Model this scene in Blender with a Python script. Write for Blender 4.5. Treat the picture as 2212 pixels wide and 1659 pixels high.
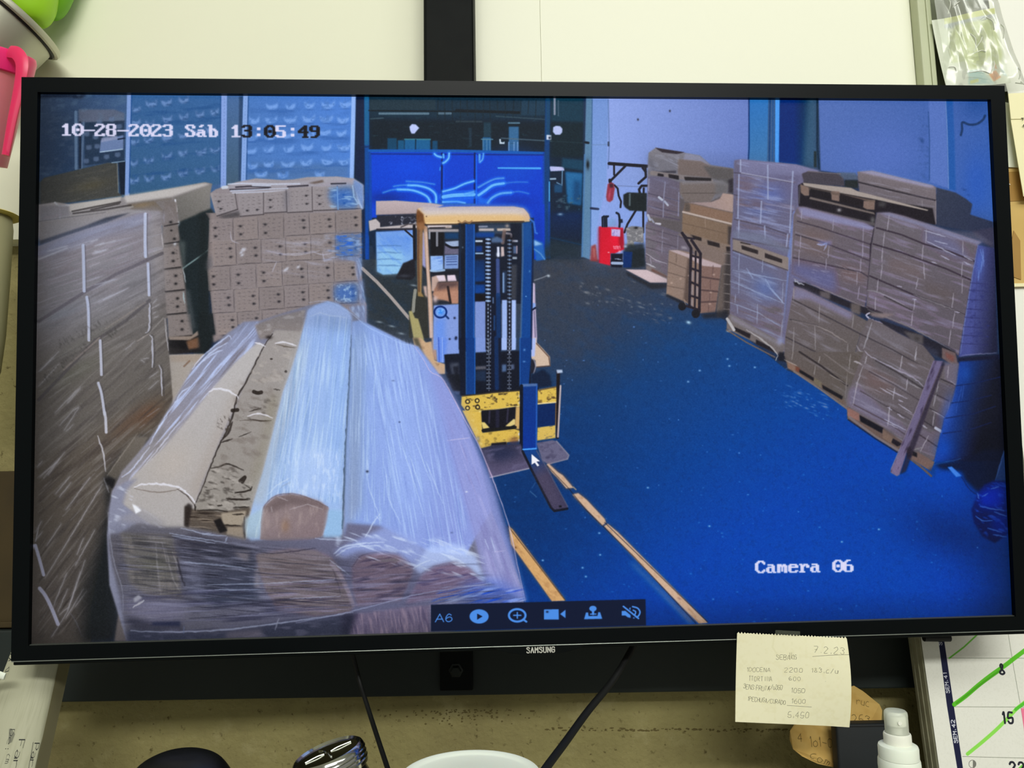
import bpy, bmesh, math, random
import numpy as np
from mathutils import Matrix, Vector
for o_ in list(bpy.data.objects): bpy.data.objects.remove(o_, do_unlink=True)
SC = bpy.context.scene; COL = SC.collection; PI = math.pi
random.seed(7)
# ---------------------------------------------------------------- camera
ZC, F, CX, CY = 1.30, 1661.0, 1106.0, 829.5
RC = (Matrix.Rotation(math.radians(6.971), 3, 'X') @ Matrix.Rotation(math.radians(0.9495), 3, 'Y'))
cd = bpy.data.cameras.new('camera'); cam = bpy.data.objects.new('camera', cd); COL.objects.link(cam)
cd.sensor_fit = 'HORIZONTAL'; cd.sensor_width = 36.0; cd.lens = F/2212*36; cd.clip_start = .02
rx, ry, rz = RC @ Vector((1,0,0)), RC @ Vector((0,1,0)), RC @ Vector((0,0,1))
m4 = Matrix((rx, rz, -ry)).transposed().to_4x4(); m4.translation = (0, 0, ZC); cam.matrix_world = m4
SC.camera = cam
# ---------------------------------------------------------------- light, exposure
SC.view_settings.view_transform = 'Standard'; SC.view_settings.look = 'None'; SC.view_settings.exposure = 0.0; SC.view_settings.gamma = 1.0
SC.view_settings.use_curve_mapping = False
w = bpy.data.worlds.new('room_light'); SC.world = w; w.use_nodes = True
w.node_tree.nodes['Background'].inputs[0].default_value = (1.0, .99, .90, 1); w.node_tree.nodes['Background'].inputs[1].default_value = .27
def area(name, loc, rot, sx, sy, power, col):
    l = bpy.data.lights.new(name, 'AREA'); l.shape = 'RECTANGLE'; l.size = sx; l.size_y = sy; l.energy = power; l.color = col
    o = bpy.data.objects.new(name, l); COL.objects.link(o); o.location = loc; o.rotation_euler = rot; return o
area('ceiling_tube_light', (.50, -.62, 2.56), (math.radians(24), 0, 0), 2.2, .7, 20.5, (1.0, 1.0, .95))
area('added_fill_light', (.25, -1.75, 2.57), (math.radians(38), 0, 0), 1.5, .3, 50.0, (1.0, 1.0, .94))  # unseen lamp added behind the camera to brighten the wall below the television
# ---------------------------------------------------------------- helpers
def ray(px, py): return RC @ Vector(((px-CX)/F, 1.0, -(py-CY)/F))
def at(px, py, Y):
    d = ray(px, py); p = d*(Y/d.y); return Vector((p.x, p.y, p.z+ZC))
def onpl(px, py, P, n):
    d = ray(px, py); o = Vector((0,0,ZC)); return o+d*((P-o).dot(n)/d.dot(n))
def lin(c): return tuple(((v/255)/12.92 if v/255 <= .04045 else ((v/255+.055)/1.055)**2.4) for v in c)
def mat(name, col, rough=.6, metal=0, spec=.5, noise=None, bump=None, coat=0, trans=0, alpha=1, ior=1.45, sss=0):
    """noise = (scale, amount, colour2, detail); bump = (scale, strength)"""
    m = bpy.data.materials.new(name); m.use_nodes = True; nt = m.node_tree; b = nt.nodes['Principled BSDF']
    b.inputs['Base Color'].default_value = (*lin(col), 1); b.inputs['Roughness'].default_value = rough; b.inputs['Metallic'].default_value = metal
    b.inputs['Specular IOR Level'].default_value = spec; b.inputs['Coat Weight'].default_value = coat; b.inputs['Transmission Weight'].default_value = trans; b.inputs['IOR'].default_value = ior
    b.inputs['Alpha'].default_value = alpha; b.inputs['Subsurface Weight'].default_value = sss
    tc = nt.nodes.new('ShaderNodeTexCoord')
    if noise:
        n = nt.nodes.new('ShaderNodeTexNoise'); n.inputs['Scale'].default_value = noise[0]; n.inputs['Detail'].default_value = noise[3] if len(noise) > 3 else 5
        r = nt.nodes.new('ShaderNodeMapRange'); r.inputs[1].default_value = .35; r.inputs[2].default_value = .7; r.inputs[3].default_value = 0; r.inputs[4].default_value = noise[1]
        x = nt.nodes.new('ShaderNodeMix'); x.data_type = 'RGBA'; x.inputs[6].default_value = (*lin(col), 1); x.inputs[7].default_value = (*lin(noise[2]), 1)
        L = nt.links.new; L(tc.outputs['Object'], n.inputs['Vector']); L(n.outputs['Fac'], r.inputs[0]); L(r.outputs[0], x.inputs[0]); L(x.outputs[2], b.inputs['Base Color'])
    if bump:
        n = nt.nodes.new('ShaderNodeTexNoise'); n.inputs['Scale'].default_value = bump[0]; n.inputs['Detail'].default_value = 6
        p = nt.nodes.new('ShaderNodeBump'); p.inputs['Strength'].default_value = bump[1]; p.inputs['Distance'].default_value = .002
        L = nt.links.new; L(tc.outputs['Object'], n.inputs['Vector']); L(n.outputs['Fac'], p.inputs['Height']); L(p.outputs[0], b.inputs['Normal'])
    return m
def image(name, a):
    h, wd = a.shape[:2]; im = bpy.data.images.new(name, wd, h, alpha=False)
    px = np.ones((h, wd, 4), np.float32); px[..., :3] = a[::-1]; im.pixels.foreach_set(px.ravel()); im.update(); im.pack(); return im
def imat(name, a, rough=.7, emit=0, spec=.3):
    m = bpy.data.materials.new(name); m.use_nodes = True; nt = m.node_tree; b = nt.nodes['Principled BSDF']
    t = nt.nodes.new('ShaderNodeTexImage'); t.image = image(name, a); t.extension = 'EXTEND'; uv = nt.nodes.new('ShaderNodeUVMap'); uv.uv_map = 'UVMap'
    nt.links.new(uv.outputs[0], t.inputs[0]); b.inputs['Roughness'].default_value = rough; b.inputs['Specular IOR Level'].default_value = spec
    if emit:
        b.inputs['Base Color'].default_value = (.004,.004,.005,1); nt.links.new(t.outputs[0], b.inputs['Emission Color']); b.inputs['Emission Strength'].default_value = emit
    else: nt.links.new(t.outputs[0], b.inputs['Base Color'])
    return m
def link(name, me, m=None, parent=None):
    o = bpy.data.objects.new(name, me); COL.objects.link(o)
    if m is not None: me.materials.append(m)
    if parent is not None: o.parent = parent
    return o
def obj(name, bm, m, parent=None, smooth=False, origin=None):
    me = bpy.data.meshes.new(name)
    bmesh.ops.recalc_face_normals(bm, faces=bm.faces[:])
    if origin is not None: bmesh.ops.translate(bm, verts=bm.verts[:], vec=-Vector(origin))
    bm.to_mesh(me); bm.free()
    if smooth:
        for p in me.polygons: p.use_smooth = True
        me.set_sharp_from_angle(angle=math.radians(38))
    o = link(name, me, m, parent)
    if origin is not None: o.location = origin
    return o
def thing(name, label, cat, loc=(0,0,0), mw=None, group=None):
    o = bpy.data.objects.new(name, None); COL.objects.link(o); o.empty_display_size = .02
    if mw is not None: o.matrix_world = mw
    else: o.location = loc
    return tag(o, label, cat, group)
def tag(o, label, cat, group=None):
    o['label'] = label; o['category'] = cat
    if group: o['group'] = group
    return o
def struct(o): o['kind'] = 'structure'; return o
def box(bm, lo, hi, bev=0, seg=2):
    r = bmesh.ops.create_cube(bm, size=1); v = r['verts']
    for q in v: q.co = Vector((lo[i]+(q.co[i]+.5)*(hi[i]-lo[i]) for i in range(3)))
    if bev:
        es = list({e for q in v for e in q.link_edges}); bmesh.ops.bevel(bm, geom=es, offset=bev, segments=seg, affect='EDGES', profile=.5)
    return bm
def bx(lo, hi, bev=0, seg=2): return box(bmesh.new(), lo, hi, bev, seg)
def prism(pts, back, bev=0):
    """closed outline pts (3-D, roughly planar) extruded by vector back"""
    bm = bmesh.new(); a = [bm.verts.new(p) for p in pts]; b = [bm.verts.new(Vector(p)+Vector(back)) for p in pts]; n = len(pts)
    bm.faces.new(a); bm.faces.new(b[::-1])
    for i in range(n): bm.faces.new((a[i], b[i], b[(i+1)%n], a[(i+1)%n]))
    if bev: bmesh.ops.bevel(bm, geom=bm.edges[:], offset=bev, segments=2, affect='EDGES', profile=.5)
    return bm
def lathe(prof, n=40, M=None, close=False):
    bm = bmesh.new(); rings = []
    for r, z in prof:
        rings.append([bm.verts.new((max(r,1e-5)*math.cos(2*PI*i/n), max(r,1e-5)*math.sin(2*PI*i/n), z)) for i in range(n)])
    for a, b in zip(rings, rings[1:]):
        for i in range(n): bm.faces.new((a[i], a[(i+1)%n], b[(i+1)%n], b[i]))
    if close:
        bm.faces.new(rings[0][::-1]); bm.faces.new(rings[-1])
    if M is not None: bmesh.ops.transform(bm, matrix=M, verts=bm.verts[:])
    return bm
def cat(P, n=8):
    P = [Vector(p) for p in P]; Q = [2*P[0]-P[1]]+P+[2*P[-1]-P[-2]]; o = []
    for i in range(1, len(Q)-2):
        for k in range(n):
            t = k/n; a, b, c, d = Q[i-1], Q[i], Q[i+1], Q[i+2]
            o.append(.5*((2*b)+(c-a)*t+(2*a-5*b+4*c-d)*t*t+(3*b-a-3*c+d)*t**3))
    o.append(P[-1]); return o
def sp(prof, n=5): return [(p.x, p.z) for p in cat([(r, 0, z) for r, z in prof], n)]
def tube(path, rx_, rz_=None, n=12, up=(0,1,0), taper=None):
    """sweep an ellipse (rx_ across, rz_ along up) down a smooth path"""
    bm = bmesh.new(); P = cat(path); rings = []; up = Vector(up); N = len(P)
    for i, p in enumerate(P):
        t = (P[min(i+1,N-1)]-P[max(i-1,0)]).normalized(); s = t.cross(up).normalized(); u = s.cross(t).normalized()
        k = 1 if taper is None else taper[0]+(taper[1]-taper[0])*i/(N-1)
        rings.append([bm.verts.new(p+s*(math.cos(2*PI*j/n)*rx_*k)+u*(math.sin(2*PI*j/n)*(rz_ or rx_)*k)) for j in range(n)])
    for a, b in zip(rings, rings[1:]):
        for j in range(n): bm.faces.new((a[j], a[(j+1)%n], b[(j+1)%n], b[j]))
    bm.faces.new(rings[0][::-1]); bm.faces.new(rings[-1]); return bm
def sheet(fn, nu, nv, thick=.0003):
    """fn(u, v) -> point, u right 0..1, v down 0..1; UV-mapped, with a back face thick behind (+Y)"""
    vs, fs = [], []
    for s in (0, 1):
        for j in range(nv+1):
            for i in range(nu+1): p = fn(i/nu, j/nv); vs.append((p[0], p[1]+thick*s, p[2]))
    k = (nu+1)*(nv+1); ix = lambda i, j, s: s*k+j*(nu+1)+i
    for j in range(nv):
        for i in range(nu):
            fs.append((ix(i,j,0), ix(i,j+1,0), ix(i+1,j+1,0), ix(i+1,j,0))); fs.append((ix(i,j,1), ix(i+1,j,1), ix(i+1,j+1,1), ix(i,j+1,1)))
    rim = [(i,0) for i in range(nu)]+[(nu,j) for j in range(nv)]+[(i,nv) for i in range(nu,0,-1)]+[(0,j) for j in range(nv,0,-1)]
    for a, b in zip(rim, rim[1:]+rim[:1]): fs.append((ix(*a,0), ix(*b,0), ix(*b,1), ix(*a,1)))
    me = bpy.data.meshes.new('sheet'); me.from_pydata(vs, [], fs); uvl = me.uv_layers.new(name='UVMap')
    for lp in me.loops:
        q = lp.vertex_index % k; uvl.data[lp.index].uv = ((q % (nu+1))/nu, 1-(q//(nu+1))/nv)
    for p in me.polygons: p.use_smooth = True
    me.set_sharp_from_angle(angle=math.radians(40))
    return me
def homog(src, dst):
    A = []
    for (x, y), (u, v) in zip(src, dst): A += [[x,y,1,0,0,0,-u*x,-u*y,-u], [0,0,0,x,y,1,-v*x,-v*y,-v]]
    return np.linalg.svd(np.array(A, float))[2][-1].reshape(3,3)
def text_mesh(s, size, extr=0.0, bold=0.0):
    cu = bpy.data.curves.new('t', 'FONT'); cu.body = s; cu.size = size; cu.extrude = extr; cu.offset = bold; cu.align_x = 'CENTER'; cu.align_y = 'CENTER'
    o = bpy.data.objects.new('t', cu); COL.objects.link(o); dg = bpy.context.evaluated_depsgraph_get(); me = bpy.data.meshes.new_from_object(o.evaluated_get(dg)); bpy.data.objects.remove(o); return me
# ---------------------------------------------------------------- 2-D painter for flat print and the lit screen
class Canvas:
    def __init__(s, w, h, col=(0,0,0), seed=3):
        s.w, s.h = w, h
        s.a = np.empty((h, w, 3), np.float32); s.a[:] = np.array(col, np.float32)/255
        s.rng = np.random.default_rng(seed); s.fr = {'': (0,0,1.0)}; s.f0 = ''; s.hom = {}
    def pts(s, p, f=None):
        x0, y0, k = s.fr[s.f0 if f is None else f]
        if isinstance(p, str):
            p = [tuple(float(v) for v in q.split(',')) for q in p.split()]
        q = np.array([(x0+x/k, y0+y/k) for x, y in p], float); f = s.f0 if f is None else f
        if f in s.hom:
            h = np.c_[q, np.ones(len(q))] @ s.hom[f].T; q = h[:, :2]/h[:, 2:]
        return q
    def mask(s, P, feather=0.7, ss=3):
        pad = int(feather*3)+2
        x0 = max(0, int(P[:,0].min())-pad); x1 = min(s.w, int(P[:,0].max())+pad+2)
        y0 = max(0, int(P[:,1].min())-pad); y1 = min(s.h, int(P[:,1].max())+pad+2)
        if x1 <= x0 or y1 <= y0: return None, None
        W, Hh = x1-x0, y1-y0
        m = np.zeros((Hh, W+1), np.float32)
        ax, ay = P[:,0]-x0, P[:,1]-y0
        bx, by = np.roll(ax,-1), np.roll(ay,-1)
        yy = (np.arange(Hh*ss)+0.5)/ss
        lo, hi = np.minimum(ay,by), np.maximum(ay,by)
        for i, y in enumerate(yy):
            k = (lo <= y) & (hi > y)
            if not k.any(): continue
            xs = np.sort(ax[k]+(y-ay[k])*(bx[k]-ax[k])/(by[k]-ay[k]))
            row = m[i//ss]
            for j in range(0, len(xs)-1, 2):
                a, b = min(max(xs[j],0),W), min(max(xs[j+1],0),W)
                if b <= a: continue
                ia, ib = int(a), int(b)
                if ia == ib: row[ia] += (b-a)/ss
                else:
                    row[ia] += (ia+1-a)/ss
                    if ib > ia+1: row[ia+1:ib] += 1.0/ss
                    row[ib] += (b-ib)/ss
        m = np.clip(m[:, :W], 0, 1)
        if feather > 0: m = blur(m, feather)
        return (slice(y0,y1), slice(x0,x1)), m
    def put(s, sl, m, col, a=1.0, add=False):
        c = np.asarray(col, np.float32)
        if c.ndim == 1: c = c/255
        t = s.a[sl]
        mm = (m*a)[..., None]
        s.a[sl] = t+mm*c if add else t*(1-mm)+c*mm
    def poly(s, p, col, a=1.0, f=0.7, frame=None, to=None, g=None):
        P = s.pts(p, frame); sl, m = s.mask(P, f)
        if sl is None: return
        if to is not None:
            q = s.pts(g, frame) if g is not None else np.array([P[P[:,1].argmin()], P[P[:,1].argmax()]])
            Y, X = np.mgrid[sl[0], sl[1]]
            d = q[1]-q[0]; t = ((X-q[0,0])*d[0]+(Y-q[0,1])*d[1])/(d@d)
            t = np.clip(t,0,1)[...,None].astype(np.float32)
            c = (np.array(col,np.float32)*(1-t)+np.array(to,np.float32)*t)/255
            s.put(sl, m, c, a)
        else: s.put(sl, m, col, a)
    def line(s, p, w, col, a=1.0, f=0.6, frame=None, sm=0, w2=None, taper=0):
        P = s.pts(p, frame)
        if sm: P = smooth(P)
        if taper:
            d = np.r_[0, np.cumsum(np.hypot(*np.diff(P, axis=0).T))]; n = int(min(60, max(8, d[-1]/5)))
            t = np.linspace(0, d[-1], n); P = np.stack([np.interp(t, d, P[:,0]), np.interp(t, d, P[:,1])], 1)
            P[1:-1] += s.rng.normal(0, min(.7, w*.13), (n-2, 2))
        n = len(P); ws = np.linspace(w, w if w2 is None else w2, n)
        if taper: ws = ws*(.25+.75*np.sin(np.pi*np.linspace(.04, .96, n))**.7)*s.rng.uniform(.7, 1.15, n)
        pad = max(w, w2 or 0)/2+2+f*2
        x0 = max(0,int(P[:,0].min()-pad)); x1 = min(s.w,int(P[:,0].max()+pad)+2)
        y0 = max(0,int(P[:,1].min()-pad)); y1 = min(s.h,int(P[:,1].max()+pad)+2)
        if x1<=x0 or y1<=y0: return
        M = np.zeros((y1-y0, x1-x0), np.float32)
        for i in range(n-1):
            a0, b0 = P[i], P[i+1]
            xa = max(x0,int(min(a0[0],b0[0])-pad)); xb = min(x1,int(max(a0[0],b0[0])+pad)+2)
            ya = max(y0,int(min(a0[1],b0[1])-pad)); yb = min(y1,int(max(a0[1],b0[1])+pad)+2)
            if xb<=xa or yb<=ya: continue
            Y, X = np.mgrid[ya:yb, xa:xb]
            d = b0-a0; L = max(d@d, 1e-9)
            t = np.clip(((X+.5-a0[0])*d[0]+(Y+.5-a0[1])*d[1])/L, 0, 1)
            dist = np.hypot(X+.5-a0[0]-t*d[0], Y+.5-a0[1]-t*d[1])
            ww = ws[i]+(ws[i+1]-ws[i])*t
            v = np.clip((ww/2-dist)/(1+f)+.5, 0, 1)*np.minimum(1, ww)
            r = M[ya-y0:yb-y0, xa-x0:xb-x0]; np.maximum(r, v, out=r)
        s.put((slice(y0,y1),slice(x0,x1)), M, col, a)
    def blob(s, x, y, rx, ry, col, a=1.0, ang=0, frame=None):
        P = s.pts([(x,y)], frame)[0]; k = s.fr[s.f0 if frame is None else frame][2]; rx/=k; ry/=k
        R = max(rx,ry)*2.5+1
        x0,x1 = max(0,int(P[0]-R)), min(s.w,int(P[0]+R)+1); y0,y1 = max(0,int(P[1]-R)), min(s.h,int(P[1]+R)+1)
        if x1<=x0 or y1<=y0: return
        Y, X = np.mgrid[y0:y1, x0:x1]; c, n = np.cos(np.radians(ang)), np.sin(np.radians(ang))
        u, v = (X-P[0])*c+(Y-P[1])*n, -(X-P[0])*n+(Y-P[1])*c
        s.put((slice(y0,y1),slice(x0,x1)), np.exp(-(u/rx)**2-(v/ry)**2).astype(np.float32), col, a)
    def tex(s, p, ang, lu, lv, col, a=1.0, thr=0.5, gain=3.0, f=1.5, frame=None, warp=0):
        """streaky noise inside a polygon: cells lu long along ang, lv across"""
        P = s.pts(p, frame); sl, m = s.mask(P, f)
        if sl is None: return
        Y, X = np.mgrid[sl[0], sl[1]].astype(np.float32); c, n = np.cos(np.radians(ang)), np.sin(np.radians(ang))
        u, v = (X*c+Y*n)/lu, (-X*n+Y*c)/lv
        if warp: v = v+warp*(vnoise(u*.7, v*.3, s.rng)-.5)
        N = vnoise(u, v, s.rng)*.65+vnoise(u*2.1, v*2.1, s.rng)*.35
        s.put(sl, m*np.clip((N-thr)*gain, 0, 1), col, a)
def blur(m, sg):
    r = max(1, int(sg*2.5+.5)); k = np.exp(-.5*(np.arange(-r, r+1)/sg)**2); k = (k/k.sum()).astype(np.float32)
    for ax in (0, 1):
        o = np.zeros_like(m); n = m.shape[ax]
        for i, w in enumerate(k):
            d = i-r
            if abs(d) >= n: continue
            if ax == 0:
                if d >= 0: o[:n-d] += w*m[d:]
                else: o[-d:] += w*m[:n+d]
            else:
                if d >= 0: o[:, :n-d] += w*m[:, d:]
                else: o[:, -d:] += w*m[:, :n+d]
        m = o
    return m
def vnoise(u, v, rng):
    iu, iv = np.floor(u).astype(int), np.floor(v).astype(int); fu, fv = u-iu, v-iv
    fu, fv = fu*fu*(3-2*fu), fv*fv*(3-2*fv)
    T = rng.random((256, 256)).astype(np.float32)
    g = lambda a, b: T[a & 255, b & 255]
    return (g(iu,iv)*(1-fu)+g(iu+1,iv)*fu)*(1-fv)+(g(iu,iv+1)*(1-fu)+g(iu+1,iv+1)*fu)*fv
def smooth(P, n=6):
    Q = np.vstack([2*P[0]-P[1], P, 2*P[-1]-P[-2]]); o = []
    for i in range(1, len(Q)-2):
        for t in np.linspace(0, 1, n, endpoint=False):
            a, b, c, d = Q[i-1], Q[i], Q[i+1], Q[i+2]
            o.append(.5*((2*b)+(c-a)*t+(2*a-5*b+4*c-d)*t*t+(3*b-a-3*c+d)*t**3))
    o.append(P[-1]); return np.array(o)
def bil(q, u, v):
    a, b, c, d = [np.array(z) for z in q]     # TL TR BR BL
    return tuple((a*(1-u)+b*u)*(1-v)+(d*(1-u)+c*u)*v)
SF = {'0':'20 01 05 26 45 41 20','1':'11 20 26','2':'01 10 30 41 42 06 46','3':'01 10 30 41 32 22,22 33 44 45 36 16 05','4':'30 04 44,31 36','5':'40 10 03 23 43 45 36 16 05','6':'30 11 03 05 16 36 45 44 33 13 04',
 '7':'00 40 16,13 33','8':'23 11 20 31 23 05 26 45 23','9':'41 30 10 01 02 13 33 42 41 36','A':'06 20 46,14 34','B':'00 06 36 45 44 33 03,00 30 41 32 03','C':'41 30 10 01 05 16 36 45','D':'00 06 26 44 42 20 00','E':'40 00 06 46,03 33',
 'F':'40 00 06,03 33','G':'41 20 02 05 26 45 43 23','H':'00 06,40 46,03 43','I':'20 26','L':'00 06 46','M':'06 00 23 40 46','N':'06 00 46 40','O':'20 01 05 26 45 41 20','P':'06 00 30 41 42 33 03','R':'06 00 30 41 42 33 03,13 46',
 'S':'41 30 10 01 12 33 44 45 36 16 05','T':'00 40,20 26','U':'00 05 16 36 45 40','V':'00 26 40','/':'40 06','.':'15 16','-':'03 43','l':'20 26','o':'22 03 05 26 45 43 22','s':'42 12 03 34 45 16 06','u':'02 05 26 45 42,42 46',
 'c':'42 22 04 16 46','m':'06 02,03 12 23 26,23 32 43 46','a':'12 32 43 46,44 14 05 16 36 44','r':'02 06,03 22 42','e':'04 44 43 22 03 05 26 46',':':'22 23,25 26',' ':''}
def scrawl(c, s, x, y, w, h, lw, col, a=.9, slant=0, adv=1.32, frame='', jit=.25, rot=0):
    """hand-written stroke text; x,y top left, w,h glyph box, all in the frame's units"""
    k = c.rng; cr, sr = math.cos(rot), math.sin(rot); i = 0
    for ch in s:
        dy = k.normal(0, h*.04)
        for st in SF[ch].split(','):
            if not st: continue
            P = [((int(q[0])+k.normal(0,jit)-(.8 if ch == '1' else 0))/4*w*.8+slant*(6-int(q[1]))/6*h+i*w*adv, (int(q[1])+k.normal(0,jit))/6*h+dy) for q in st.split()]
            c.line([(x+p*cr-q*sr, y+p*sr+q*cr) for p, q in P], lw, col, a, .5, frame, 1 if len(P) > 2 else 0)
        i += .6 if ch in '1I.l ' else 1
FONT = {'0':'3C66C3C3DBDBC3C3663C','1':'1838781818181818187E','2':'7CC6060C183060C0C6FE','3':'7CC606063C060606C67C',
 '4':'0C1C3C6CCCFE0C0C0C1E','5':'FEC0C0C0FC060606C67C','6':'3860C0C0FCC6C6C6C67C','8':'7CC6C6C67CC6C6C6C67C','9':'7CC6C6C67E0606060C78',
 ':':'00001818000000181800','-':'0000000000FF00000000','S':'7CC6C660380C06C6C67C','á':'18300000780C7CCCCC76','b':'E06060786C666666667C',
 'C':'3C66C2C0C0C0C0C2663C','a':'000000780C7CCCCCCC76','m':'000000ECFED6D6D6D6C6','e':'0000007CC6FEC0C0C67C','r':'000000DC7666606060F0'}
def osd(c, text, x, y, dx, dy, slope, dark=()):
    n = 0
    for i, ch in enumerate(text):
        if ch == ' ': continue
        rows = bytes.fromhex(FONT[ch]); X0 = x+i*dx; Y0 = y+slope*i*dx
        col = (12,10,14) if i in dark else (226,222,250)
        px, py = dx/8, dy/10
        for r, b in enumerate(rows):
            q = 0
            while q < 8:
                if b >> (7-q) & 1:
                    e = q
                    while e < 8 and b >> (7-e) & 1: e += 1
                    xa, xb = X0+q*px-.8, X0+e*px+.75; ya, yb = Y0+r*py-.4, Y0+(r+1)*py+.4
                    c.poly([(xa,ya),(xb,ya),(xb,yb),(xa,yb)], col, .97, .65, frame='')
                    q = e
                else: q += 1
def rows_cols(c, q, nr, nc, dark, light, dw=1.6, lw=1.8, jit=.25, skip=0, frame=None, la=.7, da=.85):
    """seams between wrapped cartons on a face: q = TL TR BR BL; dark rows, taped uprights"""
    r = c.rng
    for i in range(1, nr):
        v = i/nr; c.line([bil(q,0,v), bil(q,.5,v+.004), bil(q,1,v)], dw, dark, da, .8, frame)
    for i in range(nr):
        for j in range(nc):
            u = (j+.5)/nc+(r.random()-.5)*jit/nc
            if r.random() < skip: continue
            v0, v1 = (i+.06)/nr, (i+.92)/nr
            c.line([bil(q,u,v0), bil(q,u+(r.random()-.5)*.02,v1)], lw, light, la*(.5+.5*r.random()), .8, frame)
def paint_screen():
    c = Canvas(2212, 1500, (30,45,75))
    K4 = 4.424
    c.fr.update(A=(70,190,K4), B=(430,190,5.53), C=(760,190,K4), D=(1220,190,K4), E=(1680,190,K4), F=(70,520,K4), G=(430,460,K4),
      H=(860,430,5.53), I=(860,730,4.1475), J=(1260,430,K4), K=(1680,430,K4), L=(1680,760,4.2538), M=(220,640,3.6867), N=(220,1000,3.6867),
      O=(640,640,2.2117), P=(900,1270,4.2538), Q=(60,840,2.9118), R=(1060,950,3.858))
    P, T, B = c.poly, c.tex, c.blob
    def L(p, w, col, a=1.0, f=.6, frame=None, sm=0, w2=None):
        tp = frame is not None and frame != '' and w < 6.9 and (frame in 'MNOQG' or frame in 'FLKJ' and max(col) > 150 and w < 6)
        c.line(p, w*(.82 if tp else 1), col, a*(.88 if tp else 1), f, frame, sm, w2, tp)
    rng = c.rng
    # ------------------------------------------------ floor
    floor = "780,560 1400,560 1700,800 2220,1000 2220,1420 900,1420 780,600"
    P(floor, (54,60,72), to=(2,62,152), g="1180,560 1540,1180")
    B(1120,1120,230,330,(10,34,76),.55,25); B(860,640,120,120,(34,44,50),.8); B(2120,1250,120,200,(0,50,150),.5)
    B(1700,1330,500,60,(0,44,128),.45); B(1330,600,260,70,(62,62,70),.6); B(1850,1080,160,90,(6,58,140),.5,30)
    B(1220,720,120,90,(58,62,72),.5); B(2050,1150,110,60,(6,28,84),.6,20)
    T(floor, 20, 26, 14, (20,84,160), .09, .5, 3, 2); T(floor, 60, 7, 6, (4,30,70), .14, .55, 3, 2)
    for i in range(260):
        x, y = rng.uniform(1080,2160), rng.uniform(640,1360)
        if y > 640+(x-1150)*.1: B(x, y, rng.uniform(1,2.6), rng.uniform(.8,1.8), (110,150,220), rng.uniform(.1,.5)*(1 if rng.random()<.8 else 1.7))
    for x,y in ((1399,1053),(1532,1136),(1486,824),(1294,1151),(1258,1226),(1296,1198),(1172,1210),(1265,1245),(1818,1170),(1898,1143),(1511,800),(1571,775),(1575,790),(1630,793)):
        B(x, y, 2.6, 2.0, (150,190,240), .8)
    for i in range(70):
        x = rng.uniform(1250,1450); B(x, 622+(x-1250)*.28+rng.normal(0,14), rng.uniform(2,6), rng.uniform(1,2.5), (150,148,152), rng.uniform(.1,.45), 20)
    for i in range(50):
        x = rng.uniform(1690,1790); B(x, 850+(x-1690)*.35+rng.normal(0,14), rng.uniform(2,7), rng.uniform(1,2), (150,165,215), rng.uniform(.1,.55), 20)
    B(1487,696,5,3.2,(190,215,235),.95,15)
    # ------------------------------------------------ racks top left
    rk = "75,195 790,195 790,470 75,560"
    P(rk, (62,80,108), to=(80,124,196), g="90,250 760,250")
    B(130,350,110,190,(38,58,88),.85); B(330,460,160,60,(30,56,74),.7); B(620,400,150,50,(70,100,140),.6); B(640,215,150,20,(54,104,184),.55)
    P("60,60 520,60 470,105 330,90 70,95", (22,30,48), .8, 2, 'A')
    P("440,205 780,205 880,240 880,330 440,330", (98,100,118), .8, 1.5, 'A')
    T("75,200 275,200 275,480 75,520", -12, 16, 9, (96,116,140), .35, .5, 3, 3)
    P("100,250 430,210 430,750 100,790", (36,52,78), .35, 8, 'A')
    # left small bay
    P("500,330 880,310 880,700 500,740", (30,46,68), .85, 1, 'A')
    for (x,y) in ((520,440),(540,570),(515,700),(605,470),(620,560),(610,680),(710,660),(815,640),(700,470),(830,370),(760,300),(640,330)):
        P([(x-26,y-22),(x+24,y-24),(x+26,y+12),(x,y+24),(x-28,y+14)], (98,112,142), .7, 1.2, 'A')
    P("655,500 870,450 870,590 640,620", (128,138,178), .85, .9, 'A'); P("660,480 810,455 812,490 655,520", (150,150,180), .8, .8, 'A')
    L("650,612 860,585", 2, (190,205,215), .8, frame='A'); L("820,490 880,480", 3, (14,26,48), .9, frame='A')
    L("415,230 418,770", 6.5, (110,128,156), .8, frame='A'); L("490,330 470,760", 4.5, (96,112,140), .8, frame='A'); L("455,330 455,760", 5, (22,34,54), .9, frame='A')
    # dark brown carton on the rack
    P("110,860 360,800 720,715 815,720 820,1000 860,1030 75,1130 75,900", (62,64,58), 1, 1, 'A')
    B(560,930,200,60,(78,72,50),.8,-12,'A'); T("110,860 820,720 820,1030 75,1130", -12, 20, 5, (96,92,74), .35, .55, 3, 2, 'A')
    P("820,710 890,700 890,1020 840,1020", (16,26,42), .95, 1, 'A'); L("810,720 820,1000", 1.6, (150,150,140), .6, frame='A'); L("760,714 880,700", 2, (170,185,200), .7, frame='A')
    # net bays with hanging bags
    rowsA = [(960,190,1790),(960,300,1790),(960,480,1790),(960,620,1790),(960,700,1790)]
    P("945,20 1800,20 1800,920 930,1015", (58,98,148), .75, 1, 'A', to=(56,92,126), g="1300,70 1300,980")
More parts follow.
